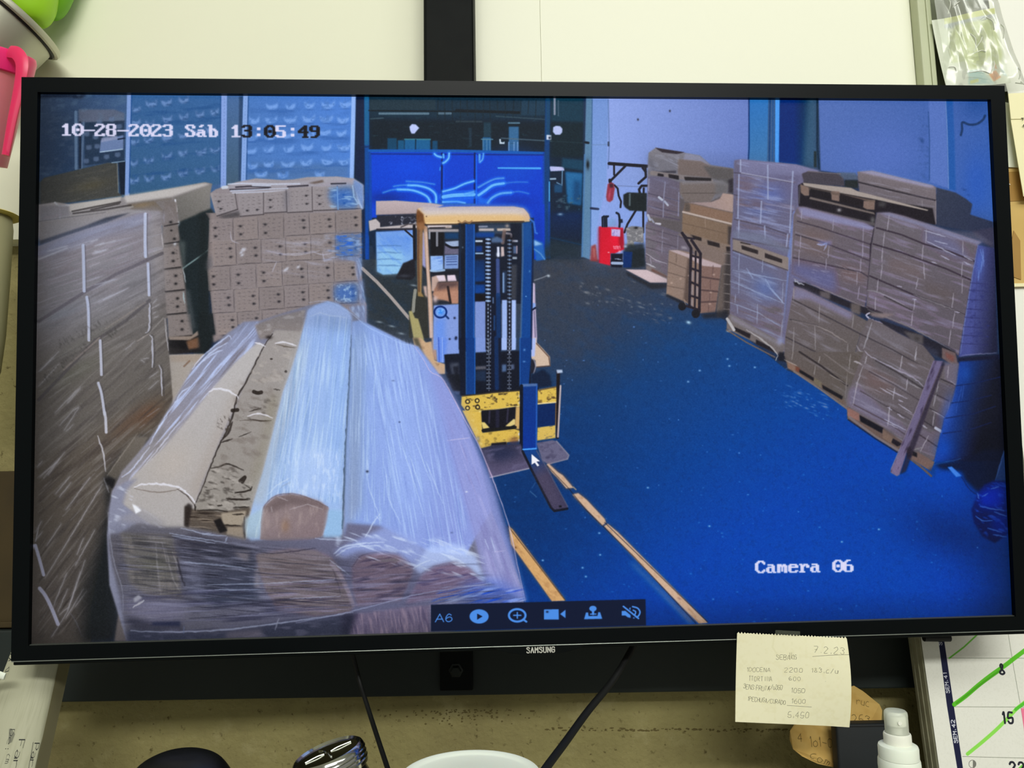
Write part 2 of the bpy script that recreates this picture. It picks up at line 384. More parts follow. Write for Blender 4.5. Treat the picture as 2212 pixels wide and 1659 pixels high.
    for k, (xs, y) in enumerate((((990,200),150),((1135,150),0),((1280,135),0),((1445,115),0),((990,330),0),((1120,340),0),((1290,300),0),((1445,275),0),((1600,250),0),((1740,230),0),
        ((975,510),0),((1110,490),0),((1285,475),0),((1440,455),0),((970,715),0),((1110,690),0),((1285,650),0),((1435,620),0),((1610,610),0),((1745,590),0),
        ((965,880),0),((1115,860),0),((1275,845),0),((1435,810),0),((1600,790),0),((1750,770),0),((1580,420),0),((1700,400),0))):
        x, yy = xs; w = 44+rng.uniform(-6,10); j = lambda a: rng.uniform(-a,a)
        P([(x-w,yy-28+j(10)),(x-w*.5,yy-8+j(8)),(x,yy-4+j(8)),(x+w*.5,yy-14+j(8)),(x+w,yy-40+j(12)),(x+w*.95,yy+14+j(6)),(x+w*.4,yy+32),(x-w*.4,yy+36+j(6)),(x-w*.9,yy+14)], (132,152,200), .75, 1.6, 'A'); T([(x-w,yy-34),(x+w,yy-40),(x+w,yy+30),(x-w,yy+36)], 0, 6, 5, (58,92,140), .7, .5, 5, 2, 'A'); B(x+w*.5, yy+22, w*.5, 9, (34,66,108), .5, 0, 'A')
    for y in (215,330,520,660,800): T([(950,y+20),(1800,y-70),(1800,y-20),(950,y+70)], -5, 30, 6, (40,72,120), .5, .4, 3, 2.5, 'A')
    P("1860,80 2000,80 1990,900 1850,960", (80,108,152), .9, 1, 'A', to=(70,92,112), g="1900,100 1900,900"); P("1975,80 2015,80 1995,880 1970,890", (44,66,100), .9, 1, 'A')
    # right bay (bluer)
    P("585,40 1820,40 1800,1080 560,1120", (84,124,188), .8, 1, 'B', to=(88,134,214), g="600,600 1800,300")
    P("570,900 1800,900 1800,1080 560,1110", (84,110,150), .55, 6, 'B')
    for y0, y1 in ((300,270),(490,450),(640,610),(830,770),(990,930)): T([(570,y0-40),(1800,y1-40),(1800,y1+40),(570,y0+40)], -2, 60, 10, (50,92,158), .6, .35, 3, 4, 'B')
    for x, y in ((870,220),(1090,220),(1320,205),(1540,205),(1750,195),(660,390),(860,380),(1090,380),(1310,370),(1520,370),(1720,380),(630,590),(850,580),(1060,560),(1500,530),(1700,540),(1310,560),
        (620,750),(830,730),(1070,730),(1290,710),(1520,710),(1730,710),(640,930),(830,910),(1060,910),(1280,890),(1530,880),(1730,880),(740,1030),(1000,1040),(1440,1030)):
        w = 70+rng.uniform(-10,14); j = lambda a: rng.uniform(-a,a)
        P([(x-w,y-34+j(14)),(x-w*.5,y-16+j(10)),(x,y-8+j(8)),(x+w*.5,y-20+j(10)),(x+w,y-48+j(14)),(x+w*.9,y+10+j(8)),(x+w*.45,y+36),(x-w*.3,y+46+j(8)),(x-w*.8,y+22)], (150,178,238), .72, 1.6, 'B'); T([(x-w,y-44),(x+w,y-50),(x+w,y+36),(x-w,y+44)], 0, 6, 5, (84,124,190), .7, .5, 5, 2, 'B'); B(x, y+52, w*.7, 10, (52,92,158), .5, 0, 'B')
    # uprights
    for p, w in (("927,20 905,1020",10),):
        L(p, w, (142,158,208), 1, 1, 'A'); L("948,70 925,1000", 2.5, (20,56,110), .7, frame='A')
    L("301,40 290,1190", 12, (152,166,220), 1, 1, 'B'); L("557,40 528,1110", 10, (150,170,222), 1, 1, 'B'); L("1854,40 1828,1080", 11, (166,186,240), 1, 1, 'B')
    L("256,110 250,1150", 2, (40,70,120), .7, frame='B'); L("590,110 566,1090", 2, (40,70,120), .7, frame='B')
    for k in range(26): B(300-k*.4, 130+k*40, 6, 10, (112,128,180), .6, frame='B'); B(552-k*1.0, 130+k*38, 5, 9, (116,136,190), .6, frame='B')
    # ------------------------------------------------ dark gateway and blue door
    P("45,20 2210,20 2210,1500 1880,1640 100,1500 20,860", (10,30,50), 1, 1, 'C')
    P("160,20 1850,20 1850,300 160,290", (22,46,62), .8, 6, 'C'); P("180,300 1850,330 1850,600 180,590", (12,26,36), .8, 4, 'C')
    P("40,20 125,20 125,1640 100,1640 100,900 30,860", (10,26,58), 1, 1, 'C')
    P("120,95 165,95 168,1250 165,1640 128,1640", (20,74,130), 1, 1, 'C', to=(14,60,140)); P("120,20 162,20 162,545 120,545", (36,98,132), .8, 1, 'C'); B(142,560,40,10,(10,40,80),.8,0,'C')
    L("165,215 1850,235", 3, (8,20,28), .9, frame='C'); L("265,245 730,245", 5, (112,134,150), .8, frame='C'); L("830,243 945,243", 5, (100,120,136), .8, frame='C')
    L("1000,215 1700,240", 6, (8,18,26), .8, frame='C'); L("180,295 300,288", 3, (90,110,120), .5, frame='C')
    L("1380,270 1840,300", 3, (70,90,100), .5, frame='C'); L("1000,320 1240,322", 4, (44,58,68), .8, frame='C')
    for x0,y0,x1,y1,cc in ((340,480,430,595,(22,66,92)),(440,500,500,595,(30,84,116)),(505,490,750,600,(34,96,138)),(770,505,820,595,(26,70,100)),(1250,470,1330,600,(46,98,142)),(1500,370,1595,605,(64,110,152)),(1120,380,1145,560,(30,50,66)),(1260,330,1330,470,(30,56,72)),(1610,120,1845,260,(30,56,76)),(170,110,800,210,(30,50,62))):
        P([(x0,y0),(x1,y0),(x1,y1),(x0,y1)], cc, .9, 1, 'C')
    L("505,490 750,492", 3, (70,130,140), .8, frame='C'); L("610,495 608,600", 3, (10,40,60), .9, frame='C')
    for x in (1255,1290,1320): L([(x,490),(x,600)], 2.2, (96,140,180), .7, frame='C')
    for x in (1500,1550,1585): L([(x,520),(x,605)], 3, (130,160,200), .8, frame='C')
    L("1500,335 1600,335", 4, (100,130,150), .8, frame='C'); L("1240,490 1345,492", 3, (90,130,150), .8, frame='C'); L("1430,480 2200,525", 3, (86,104,116), .7, frame='C')
    P("1408,488 1425,488 1425,515 1445,520 1460,510 1460,535 1412,535", (220,226,236), .95, .6, 'C')
    for k in range(14): L([(820+k*72+rng.uniform(-10,10),120),(820+k*72,300+rng.uniform(-60,40))], 2.4, (14,30,40), .6, frame='C')
    for k in range(40): B(rng.uniform(180,1840), rng.uniform(260,580), rng.uniform(8,30), rng.uniform(3,9), (36,60,70), rng.uniform(.2,.6), 0, 'C')
    P("550,370 575,345 610,348 645,382 620,410 600,436 570,436 556,405", (206,204,246), 1, .8, 'C')
    P("1925,375 1950,362 1990,365 2012,390 2010,425 1990,447 1945,447 1922,420", (200,198,238), 1, .8, 'C')
    P("1885,755 1900,748 2025,755 2032,790 1900,798", (206,196,236), 1, .8, 'C')
    # door panel
    P("175,600 1845,615 1850,1110 1885,1600 1840,1640 1740,1640 1740,1240 200,1240 170,1250", (8,62,184), 1, 1, 'C', to=(10,56,178), g="200,620 1700,1200")
    B(1560,760,220,160,(24,74,180),.6,0,'C'); B(560,760,260,120,(10,70,200),.6,0,'C'); B(330,1050,190,60,(6,36,120),.75,0,'C'); B(1560,1080,190,50,(6,44,150),.7,0,'C'); B(1780,1400,60,220,(8,44,140),.6,0,'C')
    L("165,600 1000,602 1845,625", 6, (20,84,160), 1, 1, 'C'); L("175,625 180,1250", 6, (16,66,150), .9, 1, 'C'); L("1835,625 1835,1100", 5, (14,62,150), .9, 1, 'C')
    L("185,630 1835,640", 3, (4,34,110), .8, 1, 'C')
    for x0, x1 in ((862,858),(1175,1172)): L([(x0,625),(x1,1105)], 4, (4,28,92), .95, .8, 'C')
    L("1190,640 1190,1105", 3, (14,96,220), .9, 1, 'C'); L("880,640 876,1100", 2, (20,90,220), .6, 1, 'C')
    hl = lambda p, w, a=1., col=(120,190,250): (L(p, w*2.4, (40,120,240), .5*a, 2, 'C', 1), L(p, w, col, .95*a, 1, 'C', 1))
    hl("440,970 560,975 650,1000 720,1040 752,1095", 4.6); hl("540,930 640,935 740,965 800,1020 805,1100", 4.6)
    hl("520,892 660,900 790,920", 3, .5); hl("300,1000 380,975 440,968", 3, .5); hl("400,940 470,930 540,928", 3, .5)
    hl("872,990 980,960 1080,915 1165,890", 4); hl("875,1042 960,1028 1060,1022 1165,1018", 8); hl("870,1090 1000,1085 1080,1100", 4); hl("1090,1010 1165,990", 4, .6)
    hl("1212,1025 1270,985 1350,930 1450,912", 5.5); hl("1300,1095 1340,1050 1420,1010 1520,1000", 5, .8); hl("1210,950 1290,905 1370,870 1450,862", 4, .6)
    hl("1520,1000 1600,990 1690,1010", 3, .35); hl("1450,912 1560,900 1680,900", 3, .3)
    P("1205,1040 1310,1070 1280,1105 1205,1105", (40,130,245), .6, 3, 'C'); P("875,1055 1165,1040 1165,1100 875,1085", (30,110,235), .5, 2, 'C')
    hl("790,630 815,650 855,662", 4); hl("930,625 925,670 895,705 872,718", 4); L("875,635 878,665", 4, (110,190,250), .9, 1, 'C'); P("1210,628 1232,628 1228,700 1212,715", (120,190,250), .9, 1.2, 'C'); hl("1258,628 1250,680 1225,710", 3, .8)
    L("1400,765 1800,768", 3.2, (90,180,250), .9, 1, 'C', 0, 4.4); L("845,760 842,785", 3, (60,150,240), .8, 1, 'C')
    L("760,1108 1180,1112", 3, (30,90,170), .9, 1, 'C')
    # right post of the gate and dark passage
    P("1850,110 1895,110 1890,620 1892,1600 1845,1640 1840,620", (18,56,104), 1, 1, 'C'); P("1855,20 1893,20 1893,460 1860,460", (30,66,92), .8, 2, 'C'); L("1888,900 1888,1080", 3, (90,170,230), .9, 1, 'C'); L("1888,1100 1886,1620", 5, (20,66,150), .8, 2, 'C')
    P("1860,448 1908,450 1908,495 1860,495", (220,222,240), 1, .7, 'C'); B(1888,475,12,12,(20,26,50),1,0,'C')
    P("1905,20 2212,20 2212,330 1905,320", (22,56,72), .8, 2, 'C'); P("1905,330 2212,330 2212,660 1905,660", (12,32,40), .8, 3, 'C'); P("2010,670 2212,690 2212,790 2010,760", (26,62,84), .9, 2, 'C')
    P("1925,375 1950,362 1990,365 2012,390 2010,425 1990,447 1945,447 1922,420", (200,198,238), 1, .8, 'C'); L("1938,60 1938,250", 4.5, (150,150,170), .9, 1, 'C'); L("1972,120 1974,265", 2.4, (80,100,120), .8, 1, 'C')
    P("1900,800 2030,800 2030,1200 1900,1200", (14,30,52), 1, 1, 'C'); P("2040,800 2205,815 2190,1120 2060,1100", (44,104,150), .95, 2, 'C'); P("2120,880 2190,890 2185,1120 2110,1080", (22,56,92), .8, 4, 'C')
    L("1900,870 1945,868", 4, (190,205,225), .8, 1, 'C'); L("2012,790 2008,930 1960,905", 2.6, (130,160,190), .8, 1, 'C'); P("1935,920 2010,925 2010,1000 1935,1000", (34,70,104), .9, 1.5, 'C')
    for k in range(30): B(rng.uniform(1930,2180), rng.uniform(1020,1160), rng.uniform(6,22), rng.uniform(4,14), ((60,90,104),(20,40,60),(84,104,120))[k%3], .6, 0, 'C')
    P("1895,1200 2205,1180 2205,1500 1895,1460", (10,34,78), .95, 5, 'C', to=(16,28,48)); B(1990,1205,24,12,(150,170,200),.8,0,'C')
    P("1890,1450 2205,1490 2205,1640 1780,1640", (30,44,56), .9, 6, 'C'); L("1900,1430 2205,1500", 3, (20,50,80), .7, 2, 'C')
    # ------------------------------------------------ right wall
    P("265,40 420,40 1770,40 1770,800 1600,1000 900,1400 760,1640 240,1640", (160,166,224), 1, .8, 'D', to=(118,128,190), g="450,400 1750,500")
    P("265,40 418,40 400,900 240,1640 250,900", (126,148,206), .9, 1, 'D', to=(150,170,222), g="300,150 280,1500")
    P("205,40 265,40 240,1640 165,1612 190,640", (100,130,160), 1, .8, 'D'); L("262,112 245,1600", 2, (60,96,140), .8, 1, 'D'); L("192,640 165,1610", 4, (84,124,170), .8, 1, 'D'); B(218,730,16,44,(10,18,26),1,0,'D'); L("195,520 225,525", 5, (16,24,36), 1, .6, 'D')
    L("415,115 425,540 415,770", 2.4, (96,116,160), .7, 1, 'D'); L("250,545 420,540", 2, (116,134,170), .6, 1, 'D'); L("418,520 418,550", 4, (40,50,70), .8, .6, 'D')
    L("250,1150 318,1157", 5, (30,40,70), .95, .6, 'D')
    P("425,940 790,940 780,1640 240,1640", (150,166,224), .5, 14, 'D')
    for x,y in ((697,300),(1002,218)): B(x,y,9,11,(40,44,60),1,0,'D')
    P("470,760 790,740 790,930 700,940 500,935", (150,158,210), .6, 3, 'D'); L("500,935 770,945", 2, (116,122,160), .7, 1, 'D'); T("430,480 790,420 790,720 430,720", 30, 60, 30, (140,146,196), .4, .5, 3, 4, 'D')
    # bench and hoses
    for p, w in (("425,722 785,748",7),("470,735 472,830",4),("575,750 430,895",5),("770,750 775,850 705,912",5),("745,765 772,800",5),("430,880 440,920",6),("785,935 735,935 710,970 718,1010",5),("755,960 752,1050 600,1300 570,1380",4.4),("750,1050 750,1380",4.4),
        ("475,930 505,960 515,1030 538,1085 532,1140",4)):
        L(p, w, (22,22,32), 1, .7, 'D')
    P("410,920 440,900 470,915 478,960 460,1070 430,1092 402,1078 395,1040", (150,44,66), 1, .9, 'D'); P("425,915 462,915 465,950 430,955", (60,24,40), .9, 1, 'D'); B(425,1020,10,50,(220,90,120),.5,8,'D')
    P("560,1020 600,998 785,1005 785,1180 620,1172 575,1140 560,1110", (22,30,34), 1, 1, 'D'); L("622,1015 620,1120", 4, (96,110,116), .8, 1, 'D')
    # red drum and small equipment
    P("585,1340 640,1320 750,1330 755,1480 660,1470 650,1525 600,1500", (118,116,120), 1, 1, 'D'); T("585,1340 750,1330 755,1480 600,1500", 0, 6, 4, (200,196,190), .5, .55, 4, 1, 'D'); B(680,1335,20,12,(20,20,20),1,0,'D'); L("610,1530 600,1500 640,1470 660,1520", 5, (160,158,150), .8, 1, 'D')
    P("560,1500 760,1480 770,1640 560,1640", (24,34,40), .9, 3, 'D')
    P("600,1560 760,1530 770,1700 700,1720 600,1720", (24,32,38), .95, 2, 'D')
    P("150,262 265,268 380,275 390,480 300,520 262,520 258,636 150,610", (214,8,40), 1, 1, 'J', to=(228,14,44)); B(300,370,50,90,(250,10,50),.7,0,'J'); P("140,270 165,268 155,610 138,600", (150,20,60), .7, 2, 'J')
    P("330,300 380,280 388,470 350,480", (140,10,36), .7, 2, 'J'); P("75,450 120,430 140,600 65,590", (150,50,50), .9, 1.5, 'J'); P("92,470 112,470 112,560 100,560", (196,120,110), .7, 1.5, 'J')
    P("268,285 355,290 352,360 268,352", (202,178,226), 1, .8, 'J'); T("268,285 355,290 352,360 268,352", 0, 3, 3, (90,60,140), .5, .55, 4, 1, 'J')
    for x in (185,205,222): L([(x,260),(x-2,175),(x+14,165)], 4.4, (18,26,44), 1, .7, 'J')
    L("345,265 348,215 340,150 318,132", 4.6, (20,28,44), 1, .7, 'J', 1); P("338,190 375,192 378,225 340,232", (20,28,44), 1, .8, 'J'); P("240,210 260,180 300,190 335,265 245,265", (130,160,200), .6, 2, 'J')
    for k, x in enumerate((290,306,320,334,348)): L([(x,445+k%2*4),(x+4,476)], 2.6, (255,160,180), .9, .6, 'J')
    L("285,455 352,450", 2, (250,150,170), .8, .6, 'J'); L("290,476 350,478", 2, (250,150,170), .6, .6, 'J'); B(345,498,12,10,(250,160,170),.9,0,'J')
    P("262,520 345,522 378,520 370,655 265,650", (14,18,36), 1, .9, 'J'); P("385,500 470,505 460,655 380,655", (14,40,92), 1, 1, 'J')
    L("300,570 362,578", 3.6, (170,176,200), .9, .7, 'J'); L("278,612 368,614", 6.4, (178,186,216), .95, .7, 'J'); B(400,450,18,14,(190,200,220),.8,0,'J'); B(240,508,10,6,(250,200,200),.8,0,'J')
    # blue column + dark recess
    P("1765,40 1950,40 1940,720 1750,700", (44,114,184), 1, 1, 'D', to=(70,120,170)); L("1760,112 1762,560 1755,690", 3, (20,40,90), .9, 1, 'D')
    P("1948,40 2010,40 2005,740 1935,720", (64,92,134), 1, 1, 'D'); L("1962,112 1955,700", 3, (26,54,100), .9, 1, 'D'); L("1990,112 1985,700", 3, (40,76,126), .8, 1, 'D'); L("2033,112 2030,700", 10, (84,158,236), 1, 1, 'D')
    P("22,40 330,40 330,770 10,710", (4,38,104), 1, 1, 'E', to=(14,40,66), g="150,300 290,300")
    P("290,40 385,40 385,780 240,745", (58,90,118), .9, 6, 'E'); L("380,112 378,560 395,770", 4.6, (16,36,56), 1, 1, 'E'); P("345,605 372,605 372,760 345,760", (26,40,44), 1, .8, 'E')
    P("388,40 2060,40 2110,1280 2110,1400 1500,1000 1000,870 410,790", (92,112,176), 1, 1, 'E', to=(64,94,164), g="420,300 2000,700")
    B(1000,620,420,260,(104,120,196),.5,0,'E'); B(1900,900,140,300,(50,84,170),.6,0,'E'); B(1900,180,160,120,(46,74,136),.7,0,'E')
    P("1440,40 1600,40 1620,400 1630,960 1450,900 1450,500", (98,118,186), .9, 1, 'E'); P("1600,40 1670,40 1690,500 1700,980 1632,970 1615,330", (44,84,150), .95, 1.5, 'E'); L("1605,130 1620,420 1632,960", 2, (140,156,206), .7, 1, 'E')
    L("1440,230 1450,500 1450,880", 2.6, (50,76,130), .8, 1, 'E'); P("1345,475 1395,490 1395,530 1375,525", (40,62,112), .85, 2.4, 'E')
    for k in range(40): B(rng.uniform(1330,1440), rng.uniform(230,880), rng.uniform(8,22), rng.uniform(6,18), (60,84,140), rng.uniform(.15,.5), 30, 'E')
    L("1750,450 1762,400 1765,330 1830,350 1900,345 1960,305 1980,265", 5, (30,48,86), .9, 1.2, 'E', 1); B(1780,970,26,14,(44,64,120),.6,20,'E'); B(1820,1020,18,12,(44,64,120),.5,20,'E')
    # ------------------------------------------------ stack 1 (far right row)
    P("800,830 1150,880 1420,900 1600,1000 1610,1640 790,1640", (104,90,88), 1, 1, 'D')
    P("800,620 870,570 940,590 1150,620 1290,645 1395,735 1610,770 1615,1010 1560,1000 1400,1080 1120,1060 790,840", (128,124,132), 1, 1, 'D')
    P("860,570 1150,615 1070,632 930,615", (46,38,46), 1, .7, 'D'); P("1150,625 1290,650 1390,740 1300,730 1130,690", (156,152,176), .8, 1.5, 'D')
    P("1080,680 1300,700 1400,750 1610,775 1612,880 1400,860 1080,830", (134,106,90), .9, 1.2, 'D'); P("1320,745 1612,775 1612,1000 1500,900 1400,860", (92,86,82), .85, 2, 'D'); P("1560,880 1612,860 1612,1010 1560,1000", (40,34,40), .9, 1.5, 'D')
    T("795,640 1100,630 1080,820 790,830", 25, 26, 5, (188,186,204), .5, .5, 3, 1, 'D'); P("800,640 850,720 900,830 800,820", (94,92,106), .5, 4, 'D'); P("860,800 1060,790 1070,812 900,815", (36,32,40), .8, 1.5, 'D')
    L("835,812 1180,860 1400,890", 9, (150,132,126), 1, 1, 'D'); P("890,815 945,825 945,852 885,840", (24,18,24), 1, .8, 'D'); P("990,822 1090,838 1090,878 995,858", (24,18,22), 1, .8, 'D'); P("1140,848 1400,862 1400,890 1150,884", (34,24,24), 1, .8, 'D')
    P("790,842 960,850 1110,905 1095,1280 780,1225 790,1000", (112,104,128), 1, 1, 'D', to=(112,96,104)); P("1100,900 1440,900 1560,930 1540,1000 1440,1010 1390,1090 1150,1090 1100,1000", (134,112,98), 1, 1.2, 'D')
    P("1110,890 1440,895 1500,880 1570,920 1540,950 1400,910 1120,920", (148,140,144), .7, 2, 'D'); L("1130,1005 1440,1005", 2, (96,78,66), .8, 1, 'D'); B(1490,970,50,50,(110,100,96),.8,0,'D'); P("1440,895 1570,935 1550,1000 1440,1020", (116,112,112), .7, 3, 'D')
    for p in ("800,1008 1095,1080","795,1125 1095,1195","800,1200 1100,1260"): L(p, 2, (78,70,88), .8, 1, 'D')
    for p in ("960,900 945,1050","945,1060 940,1230","1090,1000 1085,1220","805,870 800,980"): L(p, 2.4, (168,164,190), .75, 1, 'D')
    L("900,1045 930,1070", 5, (220,222,236), .95, .8, 'D'); L("955,1085 985,1120", 4.4, (220,222,236), .9, .8, 'D'); L("795,1215 815,1260", 5, (190,192,214), .9, .8, 'D'); L("830,1255 850,1285", 4, (170,172,194), .8, .8, 'D'); L("870,1298 910,1300", 5, (226,222,236), .9, .8, 'D')
    T("790,845 1100,905 1095,1280 780,1225", 18, 40, 5, (150,146,180), .4, .55, 3, 1, 'D')
    # sheet + tan cartons
    P("1180,1095 1400,1090 1480,1060 1510,1005 1620,1020 1612,1190", (206,162,138), 1, .9, 'D', to=(190,150,140), g="1550,1020 1300,1130"); P("1150,1100 1190,1100 1610,1195 1612,1310 1130,1180", (150,112,82), 1, 1, 'D')
    P("1150,1095 1200,1110 1200,1180 1140,1180", (96,78,62), .9, 1.5, 'D'); L("1440,1190 1440,1240", 3, (180,140,110), .7, 1, 'D'); P("1200,1110 1610,1200 1610,1300 1210,1190", (156,114,82), .7, 2, 'D')
    L("1130,1185 1612,1305", 4.4, (222,190,164), 1, .8, 'D'); P("1125,1195 1612,1315 1600,1530 1480,1500 1120,1385", (150,116,82), 1, 1, 'D', to=(140,108,78)); P("1560,1320 1612,1325 1612,1520 1560,1500", (60,46,40), .95, 2, 'D')
    L("1340,1255 1345,1330", 2.4, (176,140,108), .7, 1, 'D'); L("1120,1290 1560,1395", 2, (120,90,64), .8, 1, 'D')
    P("1120,1388 1200,1400 1610,1510 1600,1640 1540,1600 1240,1480", (156,124,94), 1, 1, 'D')
    for q in ("1200,1400 1300,1432 1300,1465 1205,1438","1360,1452 1480,1486 1480,1524 1360,1490","1540,1515 1612,1520 1612,1560 1540,1555"): P(q, (40,28,24), 1, .8, 'D')
    # lower left stack 1 (J)
    P("780,1280 830,1285 1120,1390 1230,1560 1200,1659 770,1659", (106,96,112), 1, 1, 'D')
    P("595,240 720,270 940,340 1040,400 1010,480 1100,540 1300,600 1420,560 1420,620 1300,650 1000,700 810,760 600,640", (112,100,112), 1, 1, 'J')
    P("905,330 955,340 1430,500 1430,620 1330,640 1090,560 1000,420", (148,118,98), 1, 1.2, 'J'); P("950,320 1330,430 1430,450 1430,520 1360,510 1000,400", (150,120,96), .8, 1.5, 'J')
    for q in ("1040,345 1130,370 1130,402 1050,380","1185,395 1300,425 1305,465 1190,435","1365,455 1440,460 1440,500 1370,500"): P(q, (40,26,22), 1, .8, 'J')
    for p in ("600,275 1000,385","600,380 900,460","600,460 830,520","598,535 760,600"): L(p, 1.8, (80,72,84), .8, 1, 'J')
    for p in ("760,290 755,380","755,400 750,520","905,350 900,480","640,560 650,620"): L(p, 2.4, (170,164,184), .7, 1, 'J')
    T("600,260 1000,400 820,520 800,760 600,640", 18, 40, 5, (160,150,176), .45, .55, 3, 1, 'J'); L("600,520 690,580 800,620", 3, (190,184,196), .8, 1, 'J')
    P("600,640 640,640 810,740 800,800 600,670", (130,112,110), 1, 1, 'J'); P("650,660 800,735 805,755 650,690", (110,70,60), .9, 1.5, 'J'); L("600,615 690,655", 4, (200,196,204), .8, 1, 'J')
    P("935,450 980,455 1000,480 940,475", (200,190,200), .7, 1.5, 'J')
    # white board on floor
    P("400,672 605,675 800,765 800,800 640,800", (214,180,182), 1, .8, 'J'); P("405,690 640,805 800,808 800,850 650,860 420,730", (34,36,44), .95, 2, 'J')
    # hand truck load
    P("820,490 930,490 1000,505 1320,630 1310,740 1260,1080 1120,1090 1010,1000 950,975 795,910 810,700", (164,124,98), 1, 1, 'J')
    P("820,490 900,488 1320,632 1315,660 1145,640 1020,570", (224,184,180), 1, .9, 'J'); P("820,500 1000,560 960,975 795,905 810,690", (168,132,106), 1, 1, 'J')
    P("1000,560 1030,580 1010,1000 955,975", (90,66,52), .8, 2, 'J'); P("1130,640 1318,655 1260,1080 1120,1088", (152,108,90), 1, 1, 'J')
    for p in ("815,600 985,668","808,700 980,750","803,830 965,860"): L(p, 2, (120,92,72), .8, 1, 'J')
    L("890,530 888,600", 2, (124,94,74), .8, 1, 'J')
    for p in ("1135,745 1300,770","1130,870 1290,885","1125,985 1270,980"): L(p, 3.6, (92,60,54), .9, 1, 'J')
    for p in ("1240,640 1235,740","1215,770 1215,860","1210,890 1205,980","1200,995 1195,1085"): L(p, 2, (112,74,66), .7, 1, 'J')
    for x,y in ((928,760),(842,800),(1245,720),(1215,890),(1205,1000),(1010,730)): B(x,y,12,9,(226,180,150),.8,0,'J')
    # column of carton edges + shade behind
    P("1320,640 1400,600 1430,700 1400,1100 1280,1130 1270,1060", (116,94,78), 1, 1.5, 'J'); P("1370,490 1430,500 1400,1120 1340,1130 1350,700", (52,42,40), .85, 3, 'J')
    for y in (520,620,715,810,900,980,1050): L([(1340,y),(1415,y+8)], 3, (170,150,136), .7, 1, 'J')
    P("1120,1100 1380,1060 1390,1135 1150,1140", (26,30,38), .9, 3, 'J'); P("795,905 960,980 930,1000 795,930", (26,28,36), .9, 1.5, 'J')
    # hand truck
    for p, w in (("945,325 1030,470 1015,1020",6),("1035,395 1120,520 1108,1075",6),("1030,540 1110,560",4.6),("1025,660 1110,690",4.6),("1020,790 1110,830",4.6),("1020,920 1110,950",4.6),("1075,500 1065,1040",4),("945,1010 1110,1060",5),("950,330 990,370 1060,380",4)):
        L(p, w, (34,26,34), 1, .7, 'J')
    for x,y,r in ((945,1025,40),(1075,1095,42)): P([(x+r*np.cos(t)*.95,y+r*np.sin(t)) for t in np.linspace(0,6.28,18)], (20,20,26), 1, .8, 'J')
    for q in ("1035,690 1055,690 1050,780 1032,780","1085,700 1100,702 1098,800 1082,800","1034,820 1052,825 1050,920 1030,915","1080,840 1100,845 1095,930 1080,925","1030,950 1050,955 1048,1020 1030,1015"): P(q, (176,150,146), .8, 1, 'J')
    L("980,1010 960,960 1000,1000", 3, (190,150,120), .8, 1, 'J')
    # ------------------------------------------------ stack 2
    P("1620,690 1690,680 2215,730 2420,790 2400,1000 2212,2600 1590,2200 1580,1450 1610,1200", (124,114,146), 1, 1, 'D')
    P("0,715 140,735 240,780 190,900 190,1140 170,1200 110,1659 0,1659", (118,108,140), 1, 1, 'E')
    P("1440,0 2050,0 2040,120 2000,480 1910,1390 1870,1380 1400,1100 1425,600 1420,380", (118,110,138), 1, 1, 'J')
    P("1690,690 2210,735 2440,790 2430,830 1690,830", (142,134,170), .8, 3, 'D'); B(1960,1030,150,120,(112,120,200),.6,0,'D'); B(1850,1150,150,90,(100,110,184),.4,0,'D'); P("1620,700 1670,690 1660,1250 1615,1200", (112,104,128), .8, 2, 'D')
    T("1640,700 2200,740 2190,1540 1640,1430", 12, 40, 5, (186,184,226), .6, .52, 3.2, 1, 'D'); T("1640,830 2200,900 2190,1540 1640,1430", 12, 50, 9, (120,92,88), .5, .52, 3, 2, 'D')
    for p in ("1620,810 1680,815 2180,905","1620,1255 1900,1320 2130,1400","1620,1020 1660,1030"): L(p, 2.4, (78,70,86), .8, 1, 'D')
    L("1690,812 2180,900", 3, (196,190,216), .7, 1, 'D'); 
    for p in ("1680,690 1680,800","1665,830 1655,1240","1940,740 1942,1060","1880,1085 1870,1290","2180,800 2150,1380","1665,1270 1660,1430","1910,1320 1915,1440","2130,1400 2118,1520"): L(p, 3.2, (196,196,228), .75, 1, 'D')
    L("2020,130 1960,600 1890,1290", 7, (150,158,222), .75, 2, 'J'); L("2035,120 2000,420 1985,620", 3, (196,206,250), .8, 1, 'J')
    P("1430,375 1960,560 1960,690 1430,490", (162,136,116), 1, 1, 'J')
    for q in ("1510,440 1670,490 1670,528 1515,480","1735,515 1900,575 1900,612 1735,560","1500,408 1600,430 1600,440 1500,420"): P(q, (44,30,28), 1, .8, 'J')
    L("1430,378 1960,470", 3.4, (70,60,70), .8, 1, 'J'); L("1430,490 1950,680", 2.6, (60,52,60), .8, 1, 'J'); P("1430,300 1700,330 1980,470 1960,520 1700,430 1430,370", (132,132,156), .75, 3, 'J')
    P("1430,500 1950,690 1900,1370 1405,1090 1410,780", (116,112,142), 1, 1.5, 'J', to=(124,108,124)); B(1740,850,150,130,(116,130,196),.65,30,'J')
    for p in ("1430,680 1940,780","1405,785 1920,1000","1405,990 1680,1090 1900,1230"): L(p, 3, (190,196,226), .75, 1, 'J')
    T("1430,500 1950,690 1900,1370 1405,1090", 22, 44, 6, (176,180,216), .55, .52, 3, 1, 'J'); T("1410,850 1900,1050 1900,1370 1405,1090", 22, 50, 8, (104,80,72), .5, .5, 3, 2, 'J')
    for p in ("1740,760 1790,850 1920,1000","1760,830 1900,980","1560,660 1620,760"): L(p, 3, (196,204,240), .7, 1.2, 'J')
